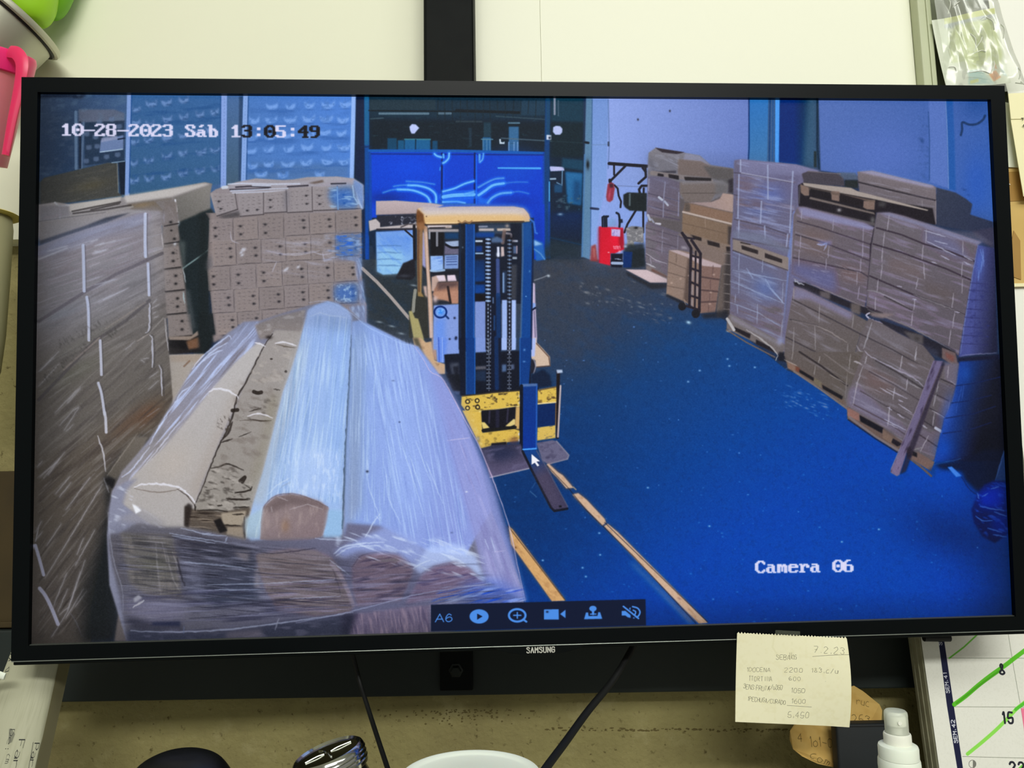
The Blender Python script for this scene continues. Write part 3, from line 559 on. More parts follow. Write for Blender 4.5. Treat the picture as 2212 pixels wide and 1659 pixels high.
    for p in ("1490,520 1485,680","1490,700 1485,900","1455,910 1450,990","1470,1010 1475,1090","1665,1000 1660,1190","1910,800 1900,1000","1905,1150 1890,1310","1715,580 1710,700"): L(p, 2.8, (186,188,216), .75, 1, 'J')
    P("1405,1095 1900,1370 1930,1400 1900,1500 1860,1480 1370,1240 1375,1130", (126,108,100), 1, 1, 'J')
    for q in ("1440,1220 1600,1290 1590,1335 1450,1260","1650,1340 1800,1420 1830,1470 1650,1385"): P(q, (28,22,26), 1, .9, 'J')
    L("1375,1145 1410,1200 1440,1250", 6, (206,200,196), .95, .8, 'J'); L("1560,1250 1690,1330 1850,1470 1840,1540", 5, (204,196,190), .9, .8, 'J', 1); B(1385,1260,18,9,(220,214,204),.9,0,'J'); P("1400,1100 1850,1360 1900,1360 1880,1400 1420,1160", (170,166,196), .6, 3, 'J'); B(1880,1350,34,40,(176,178,220),.7,0,'J')
    L("1370,1250 1560,1370 1830,1510", 3, (120,96,84), .9, 1, 'J'); P("1870,1460 1930,1470 1950,1560 1860,1540", (16,16,24), .95, 1.5, 'J')
    # ------------------------------------------------ stacks 3 and 4, upper loads
    P("230,820 290,795 600,820 630,850 640,940 250,910", (70,64,72), 1, 1, 'E'); P("560,805 740,810 790,880 640,880", (86,96,118), .9, 1.5, 'E'); P("640,880 770,880 770,960 640,950", (30,36,36), 1, 1.5, 'E'); L("290,795 600,822", 2.4, (120,110,116), .7, 1, 'E')
    P("760,800 900,790 1480,930 1515,950 1520,1310 1440,1170 930,1060 780,990", (120,104,110), 1, 1, 'E'); P("765,800 900,790 1480,930 1500,955 1430,950 900,830", (168,164,200), .7, 2, 'E')
    L("770,900 1100,980 1510,1075", 3.6, (56,46,54), .95, .8, 'E'); L("1380,1080 1385,1150", 2.4, (150,136,140), .7, 1, 'E'); L("1512,1080 1508,1300", 2.6, (150,136,140), .8, 1, 'E')
    T("770,800 1500,940 1500,1150 780,980", 13, 40, 5, (180,172,200), .4, .55, 3, 1, 'E')
    P("1515,950 1700,1000 1800,1060 1860,1110 1840,1210 2060,1280 2070,1420 1850,1370 1520,1310", (52,58,78), 1, 1, 'E', to=(38,46,72), g="1550,1000 2000,1350")
    P("1850,1370 2070,1330 2070,1540 1960,1480", (56,54,78), 1, 2, 'E'); P("1620,1360 1900,1380 2070,1500 1930,1470", (96,92,110), .7, 3, 'E')
    # pallet on top
    P("195,930 240,905 700,960 930,1060 1480,1150 1510,1310 940,1190 930,1330 200,1130", (24,18,22), 1, 1, 'E')
    P("240,905 470,930 700,955 760,985 1440,1165 1430,1175 930,1065 580,1000 250,935", (196,172,148), 1, .8, 'E')
    for q in ("215,920 300,950 300,1030 255,1030 220,1000","510,985 590,990 590,1085 515,1070","820,1080 930,1070 925,1165 850,1160 815,1140"): P(q, (150,114,92), 1, .9, 'E')
    P("300,950 930,1075 930,1095 300,975", (120,92,72), .9, 1, 'E'); P("310,1040 600,1110 920,1190 930,1210 300,1060", (136,112,96), 1, .9, 'E'); P("310,960 505,1000 505,1060 310,1020", (22,16,18), 1, .9, 'E'); P("595,1010 815,1070 815,1130 595,1090", (28,16,18), 1, .9, 'E')
    P("190,1140 240,1130 930,1290 930,1320 250,1165", (90,78,78), 1, .9, 'E'); B(585,1165,20,16,(190,180,180),.9,0,'E'); B(905,1260,22,30,(120,116,110),.8,0,'E'); L("210,940 205,1100", 3, (90,84,90), .8, 1, 'E'); P("960,1090 1040,1090 1020,1140 960,1130", (90,84,80), .7, 3, 'E')
    # stack 3 upper front
    q3 = [(180,85),(930,275),(860,870),(135,715)]
    P("150,150 190,78 260,80 830,228 930,275 885,590 860,870 830,1040 400,860 130,715", (122,102,110), 1, 1, 'K', to=(112,94,106), g="300,200 700,900")
    P("190,78 260,80 830,228 925,275 880,300 600,240 230,160", (170,162,206), .8, 2.5, 'K'); P("135,600 560,690 560,900 400,850 130,715", (112,110,168), .7, 8, 'K'); P("240,240 520,330 460,560 200,480", (136,100,88), .7, 10, 'K'); P("600,600 840,700 850,800 600,780", (140,96,90), .7, 8, 'K')
    T("180,90 920,280 850,1000 140,700", 18, 46, 6, (180,172,210), .5, .54, 3, 1, 'K')
    for p in ("190,212 400,270 890,435","175,340 450,420 880,590","860,740 800,700 150,560"): L(p, 3, (66,54,66), .85, .9, 'K')
    for p in ("230,100 225,200","535,190 525,300","820,260 815,400","815,420 810,560","795,570 790,690","490,450 480,560","465,570 460,670","760,700 755,820","220,350 215,470","205,480 200,640","780,830 765,960"): L(p, 3, (188,180,200), .75, 1, 'K')
    L("375,430 420,440 470,420", 5, (206,208,250), .9, 1, 'K'); L("470,430 440,490", 4, (190,196,240), .8, 1, 'K'); P("380,400 520,400 510,440 400,440", (150,150,214), .6, 3, 'K')
    for k in range(16): x,y = rng.uniform(300,800), rng.uniform(520,720); L([(x,y),(x+rng.uniform(30,90),y+rng.uniform(10,30))], 1.8, (196,186,206), .5, .8, 'K')
    L("890,430 885,600 860,860", 4, (40,32,42), .9, 1, 'K'); L("925,290 900,420", 5, (28,24,32), .9, 1, 'K')
    # stack 4 upper front
    P("945,130 1070,128 1210,160 1950,410 1915,440 1850,770 1730,1500 1640,1420 1280,1240 845,1060 855,860 900,430", (120,104,112), 1, 1, 'K', to=(106,90,100), g="1100,250 1500,1200")
    P("950,130 1070,128 1500,260 1950,410 1910,440 1500,300 1080,175", (164,160,198), .7, 2.5, 'K'); P("1400,280 1700,380 1850,580 1700,560 1400,420", (126,124,172), .6, 8, 'K'); P("1060,540 1400,640 1400,780 1050,700", (138,104,96), .6, 10, 'K'); P("1380,780 1680,880 1680,1000 1400,900", (112,88,78), .7, 10, 'K'); P("860,870 1260,1000 1300,1200 900,1080", (130,104,122), .6, 10, 'K')
    T("950,135 1940,420 1740,1480 860,1000", 19, 48, 6, (176,168,204), .5, .55, 3, 1, 'K')
    for p in ("945,275 1180,340 1400,430 1640,500 1880,595","915,430 1180,510 1400,590 1620,670 1850,775","880,735 1100,830 1300,915 1640,1040 1790,1110","845,1030 1000,1090"): L(p, 3.6, (54,42,52), .9, .9, 'K')
    L("860,872 960,890 1110,960 1280,1060", 4, (180,172,180), .7, 1.2, 'K'); L("1020,930 1280,1060", 3, (60,46,52), .8, 1, 'K')
    L("1300,915 1660,1050 1790,1112", 3.4, (204,190,190), .6, 1, 'K')
    for p in ("1065,150 1045,300","1020,320 1008,450","1002,470 995,600","1000,620 985,760","1420,290 1415,420","1390,440 1380,580","1395,615 1405,765","1340,760 1320,860","1770,400 1770,530","1768,600 1755,740","1765,770 1760,900","1680,900 1665,1040","960,770 950,880","1310,960 1300,1060","1690,1090 1670,1230","1655,1250 1635,1400","1290,1090 1275,1210","935,940 930,1060"): L(p, 3, (196,188,200), .8, 1, 'K')
    for p in ("1780,545 1865,590","1780,600 1840,630","1420,400 1560,470 1700,540","1140,830 1185,842","1690,1075 1735,1085","1290,955 1325,962","1500,400 1620,430","1560,540 1640,580","1470,600 1520,615","1400,300 1600,360"): L(p, 3.4, (214,210,232), .8, 1, 'K')
    # blue right side
    P("1915,440 2072,470 2100,1460 1730,1510 1850,775", (82,84,156), 1, 1.2, 'K', to=(26,28,56), g="1880,900 2100,920")
    B(1930,600,40,140,(96,120,214),.7,5,'K'); L("1915,440 1850,790 1790,1160 1745,1480", 2.8, (150,150,206), .8, 1, 'K')
    for p in ("1935,480 1960,560 1940,700","1960,480 1970,640","1925,680 1915,780"): L(p, 3, (150,170,240), .7, 1.4, 'K')
    for y in (800,870,960,1050,1130,1220,1300,1380): L([(1845-(y-790)*.16,y),(2010,y+14)], 2.2, (44,44,100), .6, 1.2, 'K')
    for k in range(36): x,y = rng.uniform(1830,2010), rng.uniform(820,1400); B(max(x,1860-(y-790)*.14),y,16,10,(44,46,110),.5,0,'K')
    for y in range(760,1400,80): L([(1905-(y-760)*.05,y),(1900-(y-760)*.05,y+60)], 2, (60,60,120), .6, 1, 'K')
    L("1745,1505 1800,1490 2090,1470", 3, (160,150,190), .7, 1, 'K'); P("1720,1520 2120,1480 2120,1570 1730,1570", (12,14,40), .95, 2, 'K')
    # gap between loads
    P("150,790 260,800 700,990 990,1090 1000,1110 860,1110 500,970 160,830", (30,26,32), 1, 1, 'K'); L("150,760 250,790 400,850 860,1040", 3.4, (160,146,150), .7, 1, 'K')
    P("400,880 500,890 500,960 410,930", (112,94,92), .9, 2, 'K'); P("700,990 790,1010 790,1110 700,1080", (118,98,86), .9, 2, 'K'); L("165,770 180,790 250,820", 5, (206,206,214), .9, .9, 'K', 1)
    P("970,1150 1280,1260 1700,1450 1700,1560 1560,1520 1380,1420 1200,1300 1020,1220", (28,26,36), 1, 1.2, 'K'); P("1200,1260 1390,1300 1390,1400 1280,1350", (96,84,80), .9, 2, 'K'); B(1325,1335,22,24,(60,50,44),.9,0,'K')
    P("1570,1420 1700,1470 1720,1570 1660,1580 1570,1520", (126,92,86), 1, 1, 'K'); P("1600,1460 1690,1500 1680,1560 1610,1520", (140,74,60), .8, 2, 'K'); P("1330,1370 1520,1440 1540,1520 1400,1470", (50,52,70), .8, 3, 'K')
    L("860,1055 1250,1215 1700,1460", 3, (160,150,150), .7, 1, 'K')
    # stack 3 lower front
    P("155,835 250,860 720,1090 880,1180 790,1290 760,1400 690,1659 400,1659 60,1500 75,1300", (118,98,96), 1, 1, 'K', to=(110,94,82), g="300,950 500,1600"); P("155,835 250,860 720,1090 700,1160 300,960 140,960", (156,148,190), .7, 4, 'K')
    T("150,850 860,1190 700,1640 70,1480", 27, 44, 6, (170,160,184), .45, .55, 3, 1, 'K')
    for p in ("145,960 560,1170 790,1290","120,1150 380,1210","80,1320 400,1480 680,1650"): L(p, 3, (66,54,58), .85, 1, 'K')
    L("370,1210 500,1270 660,1370", 3.4, (192,172,160), .7, 1, 'K'); L("140,1160 370,1210", 3, (150,130,120), .6, 1, 'K')
    for p in ("155,850 150,970","400,1000 395,1180","725,1110 710,1230","355,1210 360,1440","155,1230 145,1500","405,1500 390,1560","670,1380 665,1560","360,1590 345,1659"): L(p, 3, (182,172,170), .7, 1, 'K')
    P("870,1080 1120,1100 1000,1140 900,1120", (160,128,120), .9, 2, 'K'); L("880,1085 850,1105 862,1135 885,1140", 5.5, (226,216,236), 1, .8, 'K', 1); L("890,1150 1000,1190", 5, (214,186,206), .9, 1, 'K')
    P("870,1140 1000,1190 1150,1280 1390,1400 1500,1530 1490,1659 700,1659 760,1400 790,1290", (116,98,98), 1, 1, 'K', to=(108,92,90)); T("870,1140 1150,1290 1500,1530 1490,1659 700,1659", 27, 44, 6, (170,160,184), .45, .55, 3, 1, 'K'); L("790,1290 1100,1440 1420,1620", 3, (66,54,58), .85, 1, 'K'); L("755,1400 770,1440 860,1490 1000,1560 1190,1659", 5, (186,178,190), .85, 1, 'K'); L("900,1180 860,1310 820,1430", 4, (190,182,190), .8, 1, 'K'); L("1330,1410 1310,1540", 4, (190,182,190), .7, 1, 'K'); L("1190,1500 1170,1620", 4, (190,182,190), .7, 1, 'K'); P("870,1190 1180,1300 1390,1400 1200,1420 900,1290", (150,140,160), .35, 8, 'K')
    # lower part in L frame
    P("70,0 850,0 820,60 640,480 620,460 100,110 65,60", (112,92,80), 1, 1, 'L', to=(104,88,70)); T("70,0 850,0 640,480 90,90", 30, 44, 6, (150,136,140), .4, .56, 3, 1, 'L')
    L("200,0 400,130 640,310", 4, (46,34,32), .9, .9, 'L'); L("430,20 660,190 800,240", 3, (150,130,120), .6, 1, 'L'); L("640,190 620,420", 3, (170,156,140), .6, 1, 'L'); L("480,210 640,300", 3, (190,170,150), .7, 1, 'L')
    for p in ("390,40 375,100","345,130 335,210","140,0 130,70","670,20 655,160"): L(p, 3, (182,170,160), .75, 1, 'L')
    # pallets
    P("75,70 100,90 340,240 640,460 640,520 400,340 90,150", (120,92,72), 1, 1, 'L')
    for q in ("185,150 335,240 330,270 200,190","405,300 600,410 590,440 415,340"): P(q, (18,16,20), 1, .9, 'L')
    P("90,90 165,120 165,180 95,150", (150,110,86), 1, 1, 'L'); P("165,130 205,150 195,185 165,175", (124,60,40), .9, 1.5, 'L'); P("335,235 405,280 400,330 330,290", (124,108,78), 1, 1, 'L'); L("150,180 400,350 660,540", 4, (140,116,104), .9, 1, 'L'); L("60,70 100,90 180,130", 3, (206,180,160), .8, 1, 'L')
    # stack 4 lower front
    P("785,0 1000,0 1400,150 1660,100 1680,130 1640,300 1590,460 1530,600 1440,1000 1250,960 1100,880 640,540 630,440 700,230", (118,98,96), 1, 1, 'L', to=(104,90,98), g="900,100 1300,900")
    P("640,330 760,300 1000,560 1180,700 1180,790 760,560 640,500", (132,122,150), .8, 6, 'L'); P("800,150 1080,260 1000,380 800,330", (130,92,84), .8, 10, 'L'); P("860,20 1380,280 1340,360 900,140", (100,94,98), .6, 6, 'L')
    T("800,0 1400,150 1640,150 1440,960 1100,860 650,500", 27, 44, 6, (178,168,192), .5, .55, 3, 1, 'L')
    L("800,-10 860,50 1080,160 1250,240 1340,320", 5, (190,180,200), .85, 1, 'L', 1); L("900,80 1100,190 1340,340", 3.4, (60,48,50), .8, 1, 'L'); L("1220,290 1310,340", 3, (190,180,180), .7, 1, 'L')
    for p in ("840,180 1080,310 1310,450","760,360 1000,500 1250,640","690,480 1000,640 1170,760"): L(p, 3, (74,60,66), .7, 1.2, 'L')
    for p in ("780,140 735,270 690,490","1145,40 1125,160","1075,330 1060,440","1195,250 1180,350","820,40 800,110","1270,0 1262,80","1030,500 1010,680"): L(p, 3.6, (200,190,200), .8, 1, 'L')
    for p in ("1000,340 1190,430","940,330 1060,400","1110,440 1150,460","1110,480 1230,560","1100,570 1160,610","980,620 1180,720","1000,650 1100,700","1010,510 1050,535"): L(p, 3.4, (206,200,222), .8, 1, 'L')
    L("700,90 740,95 770,115", 5, (210,196,200), .9, 1, 'L', 1)
    # right part beyond plank
    P("1520,90 1660,110 1640,310 1540,250", (122,112,128), .8, 2, 'L'); P("1480,270 1630,330 1580,460 1450,390", (92,84,92), .8, 3, 'L'); P("1440,420 1560,480 1530,600 1400,520", (104,90,92), .8, 3, 'L'); P("1380,540 1530,620 1480,760 1340,680", (86,72,76), .8, 3, 'L'); P("1290,680 1480,780 1440,960 1240,860", (110,98,112), .8, 3, 'L')
    for p in ("1500,250 1640,310","1450,390 1570,450","1400,520 1540,600","1350,640 1520,745","1300,760 1480,880"): L(p, 3, (56,46,52), .85, 1, 'L')
    for p in ("1570,130 1560,240","1480,260 1460,370","1455,390 1430,500","1440,560 1425,680","1385,770 1310,920","1680,150 1655,300 1600,460","1580,470 1545,600","1590,270 1640,310 1660,200"): L(p, 3.4, (190,180,190), .75, 1, 'L')
    L("1450,700 1525,745", 6, (220,216,228), .95, 1, 'L'); L("1320,670 1370,700", 5, (210,206,220), .8, 1, 'L'); L("1420,540 1540,605", 4, (200,190,196), .8, 1, 'L'); L("1240,900 1330,880", 3, (180,170,170), .6, 1, 'L')
    # blue side
    P("1670,90 2100,60 2120,1000 1610,1010 1440,1000 1530,610 1600,470 1640,300", (34,60,150), 1, 1.5, 'L', to=(8,12,30), g="1560,560 1900,640")
    B(1560,540,60,160,(70,96,190),.6,15,'L'); B(1520,880,70,90,(16,72,180),.6,15,'L'); B(1720,200,60,80,(40,84,180),.5,0,'L'); B(2000,700,160,380,(8,12,30),.85,0,'L')
    for p in ("1650,310 1800,290 2050,230","1600,470 1760,450 1960,400","1545,610 1800,570 2000,500","1520,750 1750,720 1960,650"): L(p, 2.6, (14,26,80), .75, 1.2, 'L')
    for p in ("1710,300 1690,450","1650,470 1640,570","1690,320 1660,460"): L(p, 2.4, (70,100,190), .6, 1.4, 'L')
    L("1450,1000 1420,1040 1620,1000 1680,980", 3, (90,130,200), .6, 1.4, 'L'); P("1430,1030 1700,990 1900,900 2100,900 2100,1200 1850,1300 1720,1180 1690,1100 1500,1080", (6,16,46), .9, 4, 'L')
    # lower pallet
    P("640,500 760,580 960,690 1160,830 1100,920 640,620", (112,84,72), 1, 1, 'L'); P("750,580 970,700 960,750 760,640", (16,14,22), 1, .9, 'L'); P("1050,790 1150,850 1100,870 1040,830", (24,18,26), 1, .9, 'L')
    P("640,510 750,565 745,635 640,590", (156,104,90), 1, 1, 'L'); P("965,710 1060,790 1040,840 965,790", (132,100,80), 1, 1, 'L'); L("660,600 900,780 1110,905", 5, (130,110,110), .9, 1, 'L'); L("650,625 900,800 1100,925", 3, (20,24,50), .8, 1.5, 'L')
    P("1230,930 1290,920 1440,1010 1410,1100 1220,980", (126,92,80), 1, 1, 'L'); P("1240,910 1280,930 1280,970 1235,950", (20,16,22), 1, .9, 'L'); L("1215,980 1320,1060 1410,1140", 5, (120,84,70), .8, 1.4, 'L'); P("1380,1080 1460,1040 1440,1160", (20,50,110), .8, 3, 'L')
    # plank
    P("1430,80 1520,85 1390,400 1210,860 1120,1130 1095,1145 1035,1110 1040,1070 1180,760 1290,480", (124,108,144), 1, .9, 'L', to=(120,104,136)); T("1430,80 1520,85 1100,1140 1035,1100", -68, 26, 6, (60,46,72), .75, .56, 4, 1, 'L')
    P("1520,90 1535,110 1260,880 1180,1100 1120,1130 1210,860", (36,28,46), .8, 1.5, 'L'); P("1180,880 1230,870 1240,950 1190,980", (30,22,34), .8, 2, 'L'); L("1430,85 1290,480 1040,1080", 2, (170,156,180), .6, .8, 'L')
    P("1560,1060 1600,1055 1690,1140 1640,1150", (70,130,224), 1, .9, 'L'); L("1690,1150 1760,1260 1840,1320", 2, (10,30,90), .8, 1, 'L', 1)
    # blue bag
    P("2085,900 2095,1180 2000,1190 2030,1060", (36,56,110), .95, 1, 'L'); L("2080,910 2000,1180", 3, (90,120,190), .7, 1.5, 'L')
    P("1840,1300 1900,1220 2000,1180 2095,1190 2125,1660 2000,1760 1880,1700 1800,1560 1780,1450", (8,26,110), 1, 2, 'L', to=(4,18,80)); P("1850,1300 2000,1230 2090,1250 2080,1430 1960,1440 1860,1420", (14,44,200), .85, 8, 'L'); P("1980,1480 2110,1480 2115,1720 1960,1640", (10,40,180), .7, 10, 'L')
    for p in ("1835,1300 1850,1350","1860,1420 1960,1440 2080,1460","1990,1470 2100,1510","1820,1510 1880,1550 1970,1550","1930,1620 2060,1660","1960,1260 2030,1240","1880,1330 1930,1300","1980,1680 2100,1700"): L(p, 3.4, (110,150,240), .75, 1.4, 'L', 1)
    T("1840,1300 2000,1190 2100,1200 2120,1660 1900,1700 1800,1500", 20, 14, 7, (70,110,240), .45, .6, 4, 3, 'L')
    # ------------------------------------------------ forklift surroundings
    P("160,1270 1100,1240 1100,1640 240,1640 160,1400", (16,34,60), 1, 1, 'C'); P("235,1380 600,1350 600,1640 300,1659 240,1640", (120,150,220), 1, 1.2, 'C')
    P("0,640 230,700 230,1000 0,960", (60,60,70), 0, 1, 'H')
    P("1560,440 2060,500 2080,640 2080,1000 2000,1000 1560,540", (52,58,66), 0, 1, 'G')
    P("1690,180 2060,190 2040,430 1900,580 1760,590 1700,560", (134,166,226), 1, 1.2, 'G', to=(150,184,230)); P("1720,330 1960,330 1930,580 1760,588 1700,550", (170,206,232), .7, 4, 'G'); P("1740,190 2040,210 2020,400 1800,330", (112,150,224), .7, 5, 'G')
    for y in (310,375,440,500): L([(1700,y+5),(1800,y),(1930,y+6)], 4, (86,120,170), .7, 1.5, 'G')
    T("1700,190 2050,200 1900,580 1720,560", 45, 24, 6, (96,140,226), .5, .52, 3, 2, 'G')
    P("230,1080 420,1075 760,1100 880,1120 640,1210 230,1215", (198,170,170), 1, .9, 'C', to=(180,152,150), g="300,1080 300,1210"); P("240,1215 640,1200 640,1300 270,1330 235,1290", (36,38,52), 1, 1.2, 'C')
    T("260,1225 640,1215 640,1310 270,1320", -30, 7, 5, (170,170,186), .7, .58, 4, 1, 'C')
    P("160,1270 230,1250 270,1290 270,1330 480,1310 640,1290 640,1340 480,1340 240,1350 170,1370", (194,178,176), 1, .9, 'C'); L("240,1352 500,1350 640,1348", 3.6, (46,42,52), .95, .8, 'C'); L("470,1330 540,1300 640,1310", 3, (60,52,58), .8, 1, 'C')
    L("595,1320 600,1640", 6, (20,20,28), 1, .8, 'C'); L("510,1360 590,1430", 3.6, (24,24,34), 1, .8, 'C')
    P("1880,620 1950,480 2060,440 2070,600 2030,640 1890,630", (24,24,32), 1, 1.2, 'G'); B(1960,600,60,16,(60,64,76),.7,0,'G')
    L("1560,530 1700,660 1830,800 2010,1010", 7.0, (176,160,150), .95, 1, 'G'); L("1590,560 1690,640", 4, (140,134,134), .6, 1.2, 'G')
    for x,y in ((1720,1040),(1840,1080),(1930,1150),(2050,690)): B(x,y,30,10,(150,160,170),.7,10,'G')
    # operator cell seen through the mast
    P("230,320 730,330 735,1250 420,1250 330,900 230,700", (28,34,46), 1, 1, 'H'); P("350,310 640,310 640,345 350,345", (206,190,196), 1, 1, 'H'); P("360,360 745,360 745,395 360,395", (170,158,158), .95, 1, 'H'); L("380,345 560,340", 3, (40,34,40), .9, .8, 'H'); B(590,335,34,14,(170,140,120),.8,0,'H')
    P("550,400 740,400 740,480 560,480", (24,54,90), 1, 2, 'H'); P("385,400 550,400 545,670 390,670", (14,14,20), 1, 1, 'H'); L("465,400 465,555", 5, (140,140,150), .9, 1, 'H'); L("375,400 375,470", 4, (180,180,190), .8, 1, 'H')
    P("560,510 730,495 730,570 640,575 580,550", (168,176,206), 1, 1, 'H'); P("560,540 640,580 730,580 730,660 550,660", (104,98,122), 1, 1.2, 'H'); L("570,545 640,578 730,578", 5, (16,18,28), 1, .8, 'H', 1)
    P("555,670 722,665 720,830 550,835", (140,156,206), 1, 1, 'H'); 
    for y in (695,720,750,785): L([(580,y),(700,y-4)], 2.2, (60,76,130), .8, .8, 'H')
    P("385,680 535,678 540,840 460,860 390,855", (170,190,236), 1, 1, 'H'); T("385,690 535,690 540,850 390,850", -5, 20, 4, (100,130,210), .6, .5, 4, 1, 'H'); L("390,855 460,870 550,850", 5, (190,210,240), .8, 1, 'H'); P("390,880 730,850 730,910 430,910", (20,22,32), 1, 1, 'H')
    P("270,395 330,400 335,830 285,790 270,560", (170,160,206), .95, 1.5, 'H')
    P("400,930 450,915 560,910 575,985 480,990 440,1100 400,1100", (200,160,140), 1, 1, 'H'); P("455,915 550,908 570,980 490,985", (232,206,220), 1, 1, 'H'); P("585,910 680,905 700,980 590,985", (236,206,226), 1, 1, 'H'); P("480,1000 720,985 720,1240 640,1240 410,1150 430,1080", (166,116,92), 1, 1.2, 'H')
    P("470,990 720,985 720,1040 600,1060 470,1090", (86,60,60), .85, 3, 'H'); P("430,1110 590,1100 600,1210 420,1200", (190,136,106), 1, 2, 'H'); P("605,1100 720,1090 720,1250 640,1250", (186,130,104), 1, 1.5, 'H'); L("595,1050 625,1240", 5, (40,26,26), .95, 1, 'H'); B(440,1200,30,40,(240,200,196),.7,0,'H')
    # ------------------------------------------------ forklift
    P("190,1080 340,1130 365,1659 130,1659 130,1400", (46,48,40), 1, 1, 'H'); L("205,1090 190,1200 180,1340", 7, (150,150,130), .9, 1, 'H')
    P("125,1340 165,1335 200,1420 240,1430 300,1640 330,1800 380,2200 250,2100 190,1700", (168,158,96), 1, 1, 'H'); 
    P("130,0 200,0 250,40 300,30 330,200 420,235 420,322 340,325 250,260 150,80", (206,164,118), 1, 1, 'I'); T("140,0 300,20 420,300 300,300", 60, 12, 8, (120,80,50), .5, .6, 4, 1, 'I')
    P("130,0 180,0 230,150 260,260 200,180", (76,70,46), .9, 2, 'I')
    # overhead guard pillars
    P("225,120 300,180 290,700 280,1120 310,1170 235,1160 225,700", (136,96,64), 1, 1, 'H', to=(150,120,70)); L("245,300 240,700 250,1100", 4, (96,62,44), .8, 1.4, 'H')
    P("300,310 350,330 380,900 410,1200 425,1659 375,1659 345,1000 325,700", (188,146,116), 1, 1, 'H', to=(206,160,128)); L("335,400 350,800 385,1300 395,1650", 4, (230,190,166), .7, 1.4, 'H'); P("300,1040 340,1040 350,1180 320,1150", (226,180,160), .9, 1.5, 'H')
    P("365,0 300,0 310,130 330,200 350,200 340,0", (186,140,116), 1, 1.2, 'I')
    # roof
    P("235,110 300,95 500,100 640,90 1380,88 1500,110 1560,180 1580,240 1570,270 800,275 720,300 340,305 290,280 300,190 235,150", (228,186,124), 1, .9, 'H')
    P("240,110 300,92 640,88 1380,86 1500,108 1550,160 1400,135 640,140 310,150", (176,170,214), .95, 5, 'H'); P("300,140 1400,128 1520,150 1560,190 1400,175 640,178 320,190", (220,204,196), .85, 4, 'H'); P("320,230 1500,215 1560,250 1500,262 760,272 340,300", (222,182,118), .8, 5, 'H'); P("1480,120 1560,180 1580,255 1540,240 1500,180", (214,170,150), .8, 5, 'H')
    P("235,120 300,180 320,300 300,330 225,300 215,200", (112,66,30), 1, 1.5, 'H'); P("225,290 300,270 330,340 300,370 235,360", (150,100,60), .9, 2, 'H'); L("330,305 720,298 820,285 1080,272 1500,270", 3.4, (60,40,30), .9, .9, 'H'); L("720,262 760,290 800,262 850,290 880,262", 3.6, (150,110,70), .8, .8, 'H'); B(335,205,8,8,(90,60,40),.9,0,'H'); B(1148,208,5,5,(250,220,160),.9,0,'H'); L("340,290 700,285", 3, (250,214,150), .7, 1.4, 'H')
    L("1580,245 1620,275 1640,400 1660,410", 4, (70,120,210), .8, 1, 'H')
    # mast
    P("725,290 920,285 1480,280 1590,270 1620,300 1610,1700 430,1700 725,1250", (12,18,34), 0, 1, 'H')
    P("900,300 1480,290 1480,1250 900,1250", (14,22,40), 1, 1, 'H')
    P("960,300 1340,300 1340,345 1260,350 1250,420 960,420", (50,64,86), .9, 2, 'H'); P("965,350 1145,350 1145,382 965,382", (186,172,168), 1, 1, 'H'); P("1180,350 1340,348 1345,382 1185,382", (196,172,152), 1, 1, 'H'); L("970,330 1060,328", 4, (150,150,170), .8, 1, 'H'); B(1300,318,24,22,(170,150,140),.8,0,'H'); L("1270,385 1250,520", 8, (150,110,96), .7, 2, 'H')
    P("920,400 1150,400 1150,460 920,460", (16,60,130), .9, 2, 'H'); P("920,490 1010,490 1010,515 920,515", (200,206,222), 1, .8, 'H'); P("925,560 1005,560 1005,630 925,630", (14,46,110), 1, 1.5, 'H'); P("920,640 1020,640 1020,658 920,658", (170,190,220), 1, .8, 'H'); P("1360,485 1430,490 1430,515 1360,512", (180,180,196), 1, .8, 'H'); P("1375,560 1425,565 1425,650 1375,650", (80,96,130), 1, 1.2, 'H'); L("1418,565 1418,645", 3, (170,140,150), .8, .8, 'H'); P("1365,690 1420,690 1420,720 1365,718", (150,156,170), 1, .8, 'H')
    P("1110,470 1180,445 1250,480 1255,520 1110,520", (90,110,146), .9, 2, 'H'); P("1180,570 1210,570 1210,690 1185,690", (226,224,244), 1, .9, 'H'); P("1228,570 1262,570 1270,680 1230,690", (206,176,170), 1, 1, 'H'); B(1190,660,20,26,(240,240,255),.9,0,'H'); L("1300,410 1345,420 1350,450", 5, (190,180,190), .8, 1, 'H', 1); B(1330,470,50,60,(20,16,24),.9,0,'H')
    P("915,730 1040,720 1040,1120 915,1130", (14,38,78), .95, 2, 'H', to=(14,66,140)); P("915,990 1040,980 1040,1020 915,1020", (8,14,26), .9, 2, 'H'); P("915,1130 1045,1140 1045,1220 915,1225", (12,10,18), 1, 1, 'H'); P("1330,790 1420,780 1410,1200 1330,1190", (60,62,72), .9, 2, 'H'); P("1250,860 1300,860 1290,1120 1250,1120", (40,56,84), .9, 2, 'H'); L("1258,890 1258,1110", 4, (150,170,210), .8, 1.4, 'H')
    # white front plate
    P("425,1270 725,1255 725,1800 420,1800", (148,158,216), 1, 1, 'H'); P("440,1450 560,1400 560,1800 440,1800", (110,146,232), .8, 6, 'H')
    P("345,0 550,0 548,140 415,148 412,222 350,215 340,60", (146,158,220), 1, 1, 'I'); P("360,0 440,0 420,215 360,210", (108,140,230), .85, 3, 'I'); L("362,0 368,210", 3, (60,90,190), .7, 1, 'I'); L("395,0 398,215", 2, (180,190,240), .7, 1, 'I')
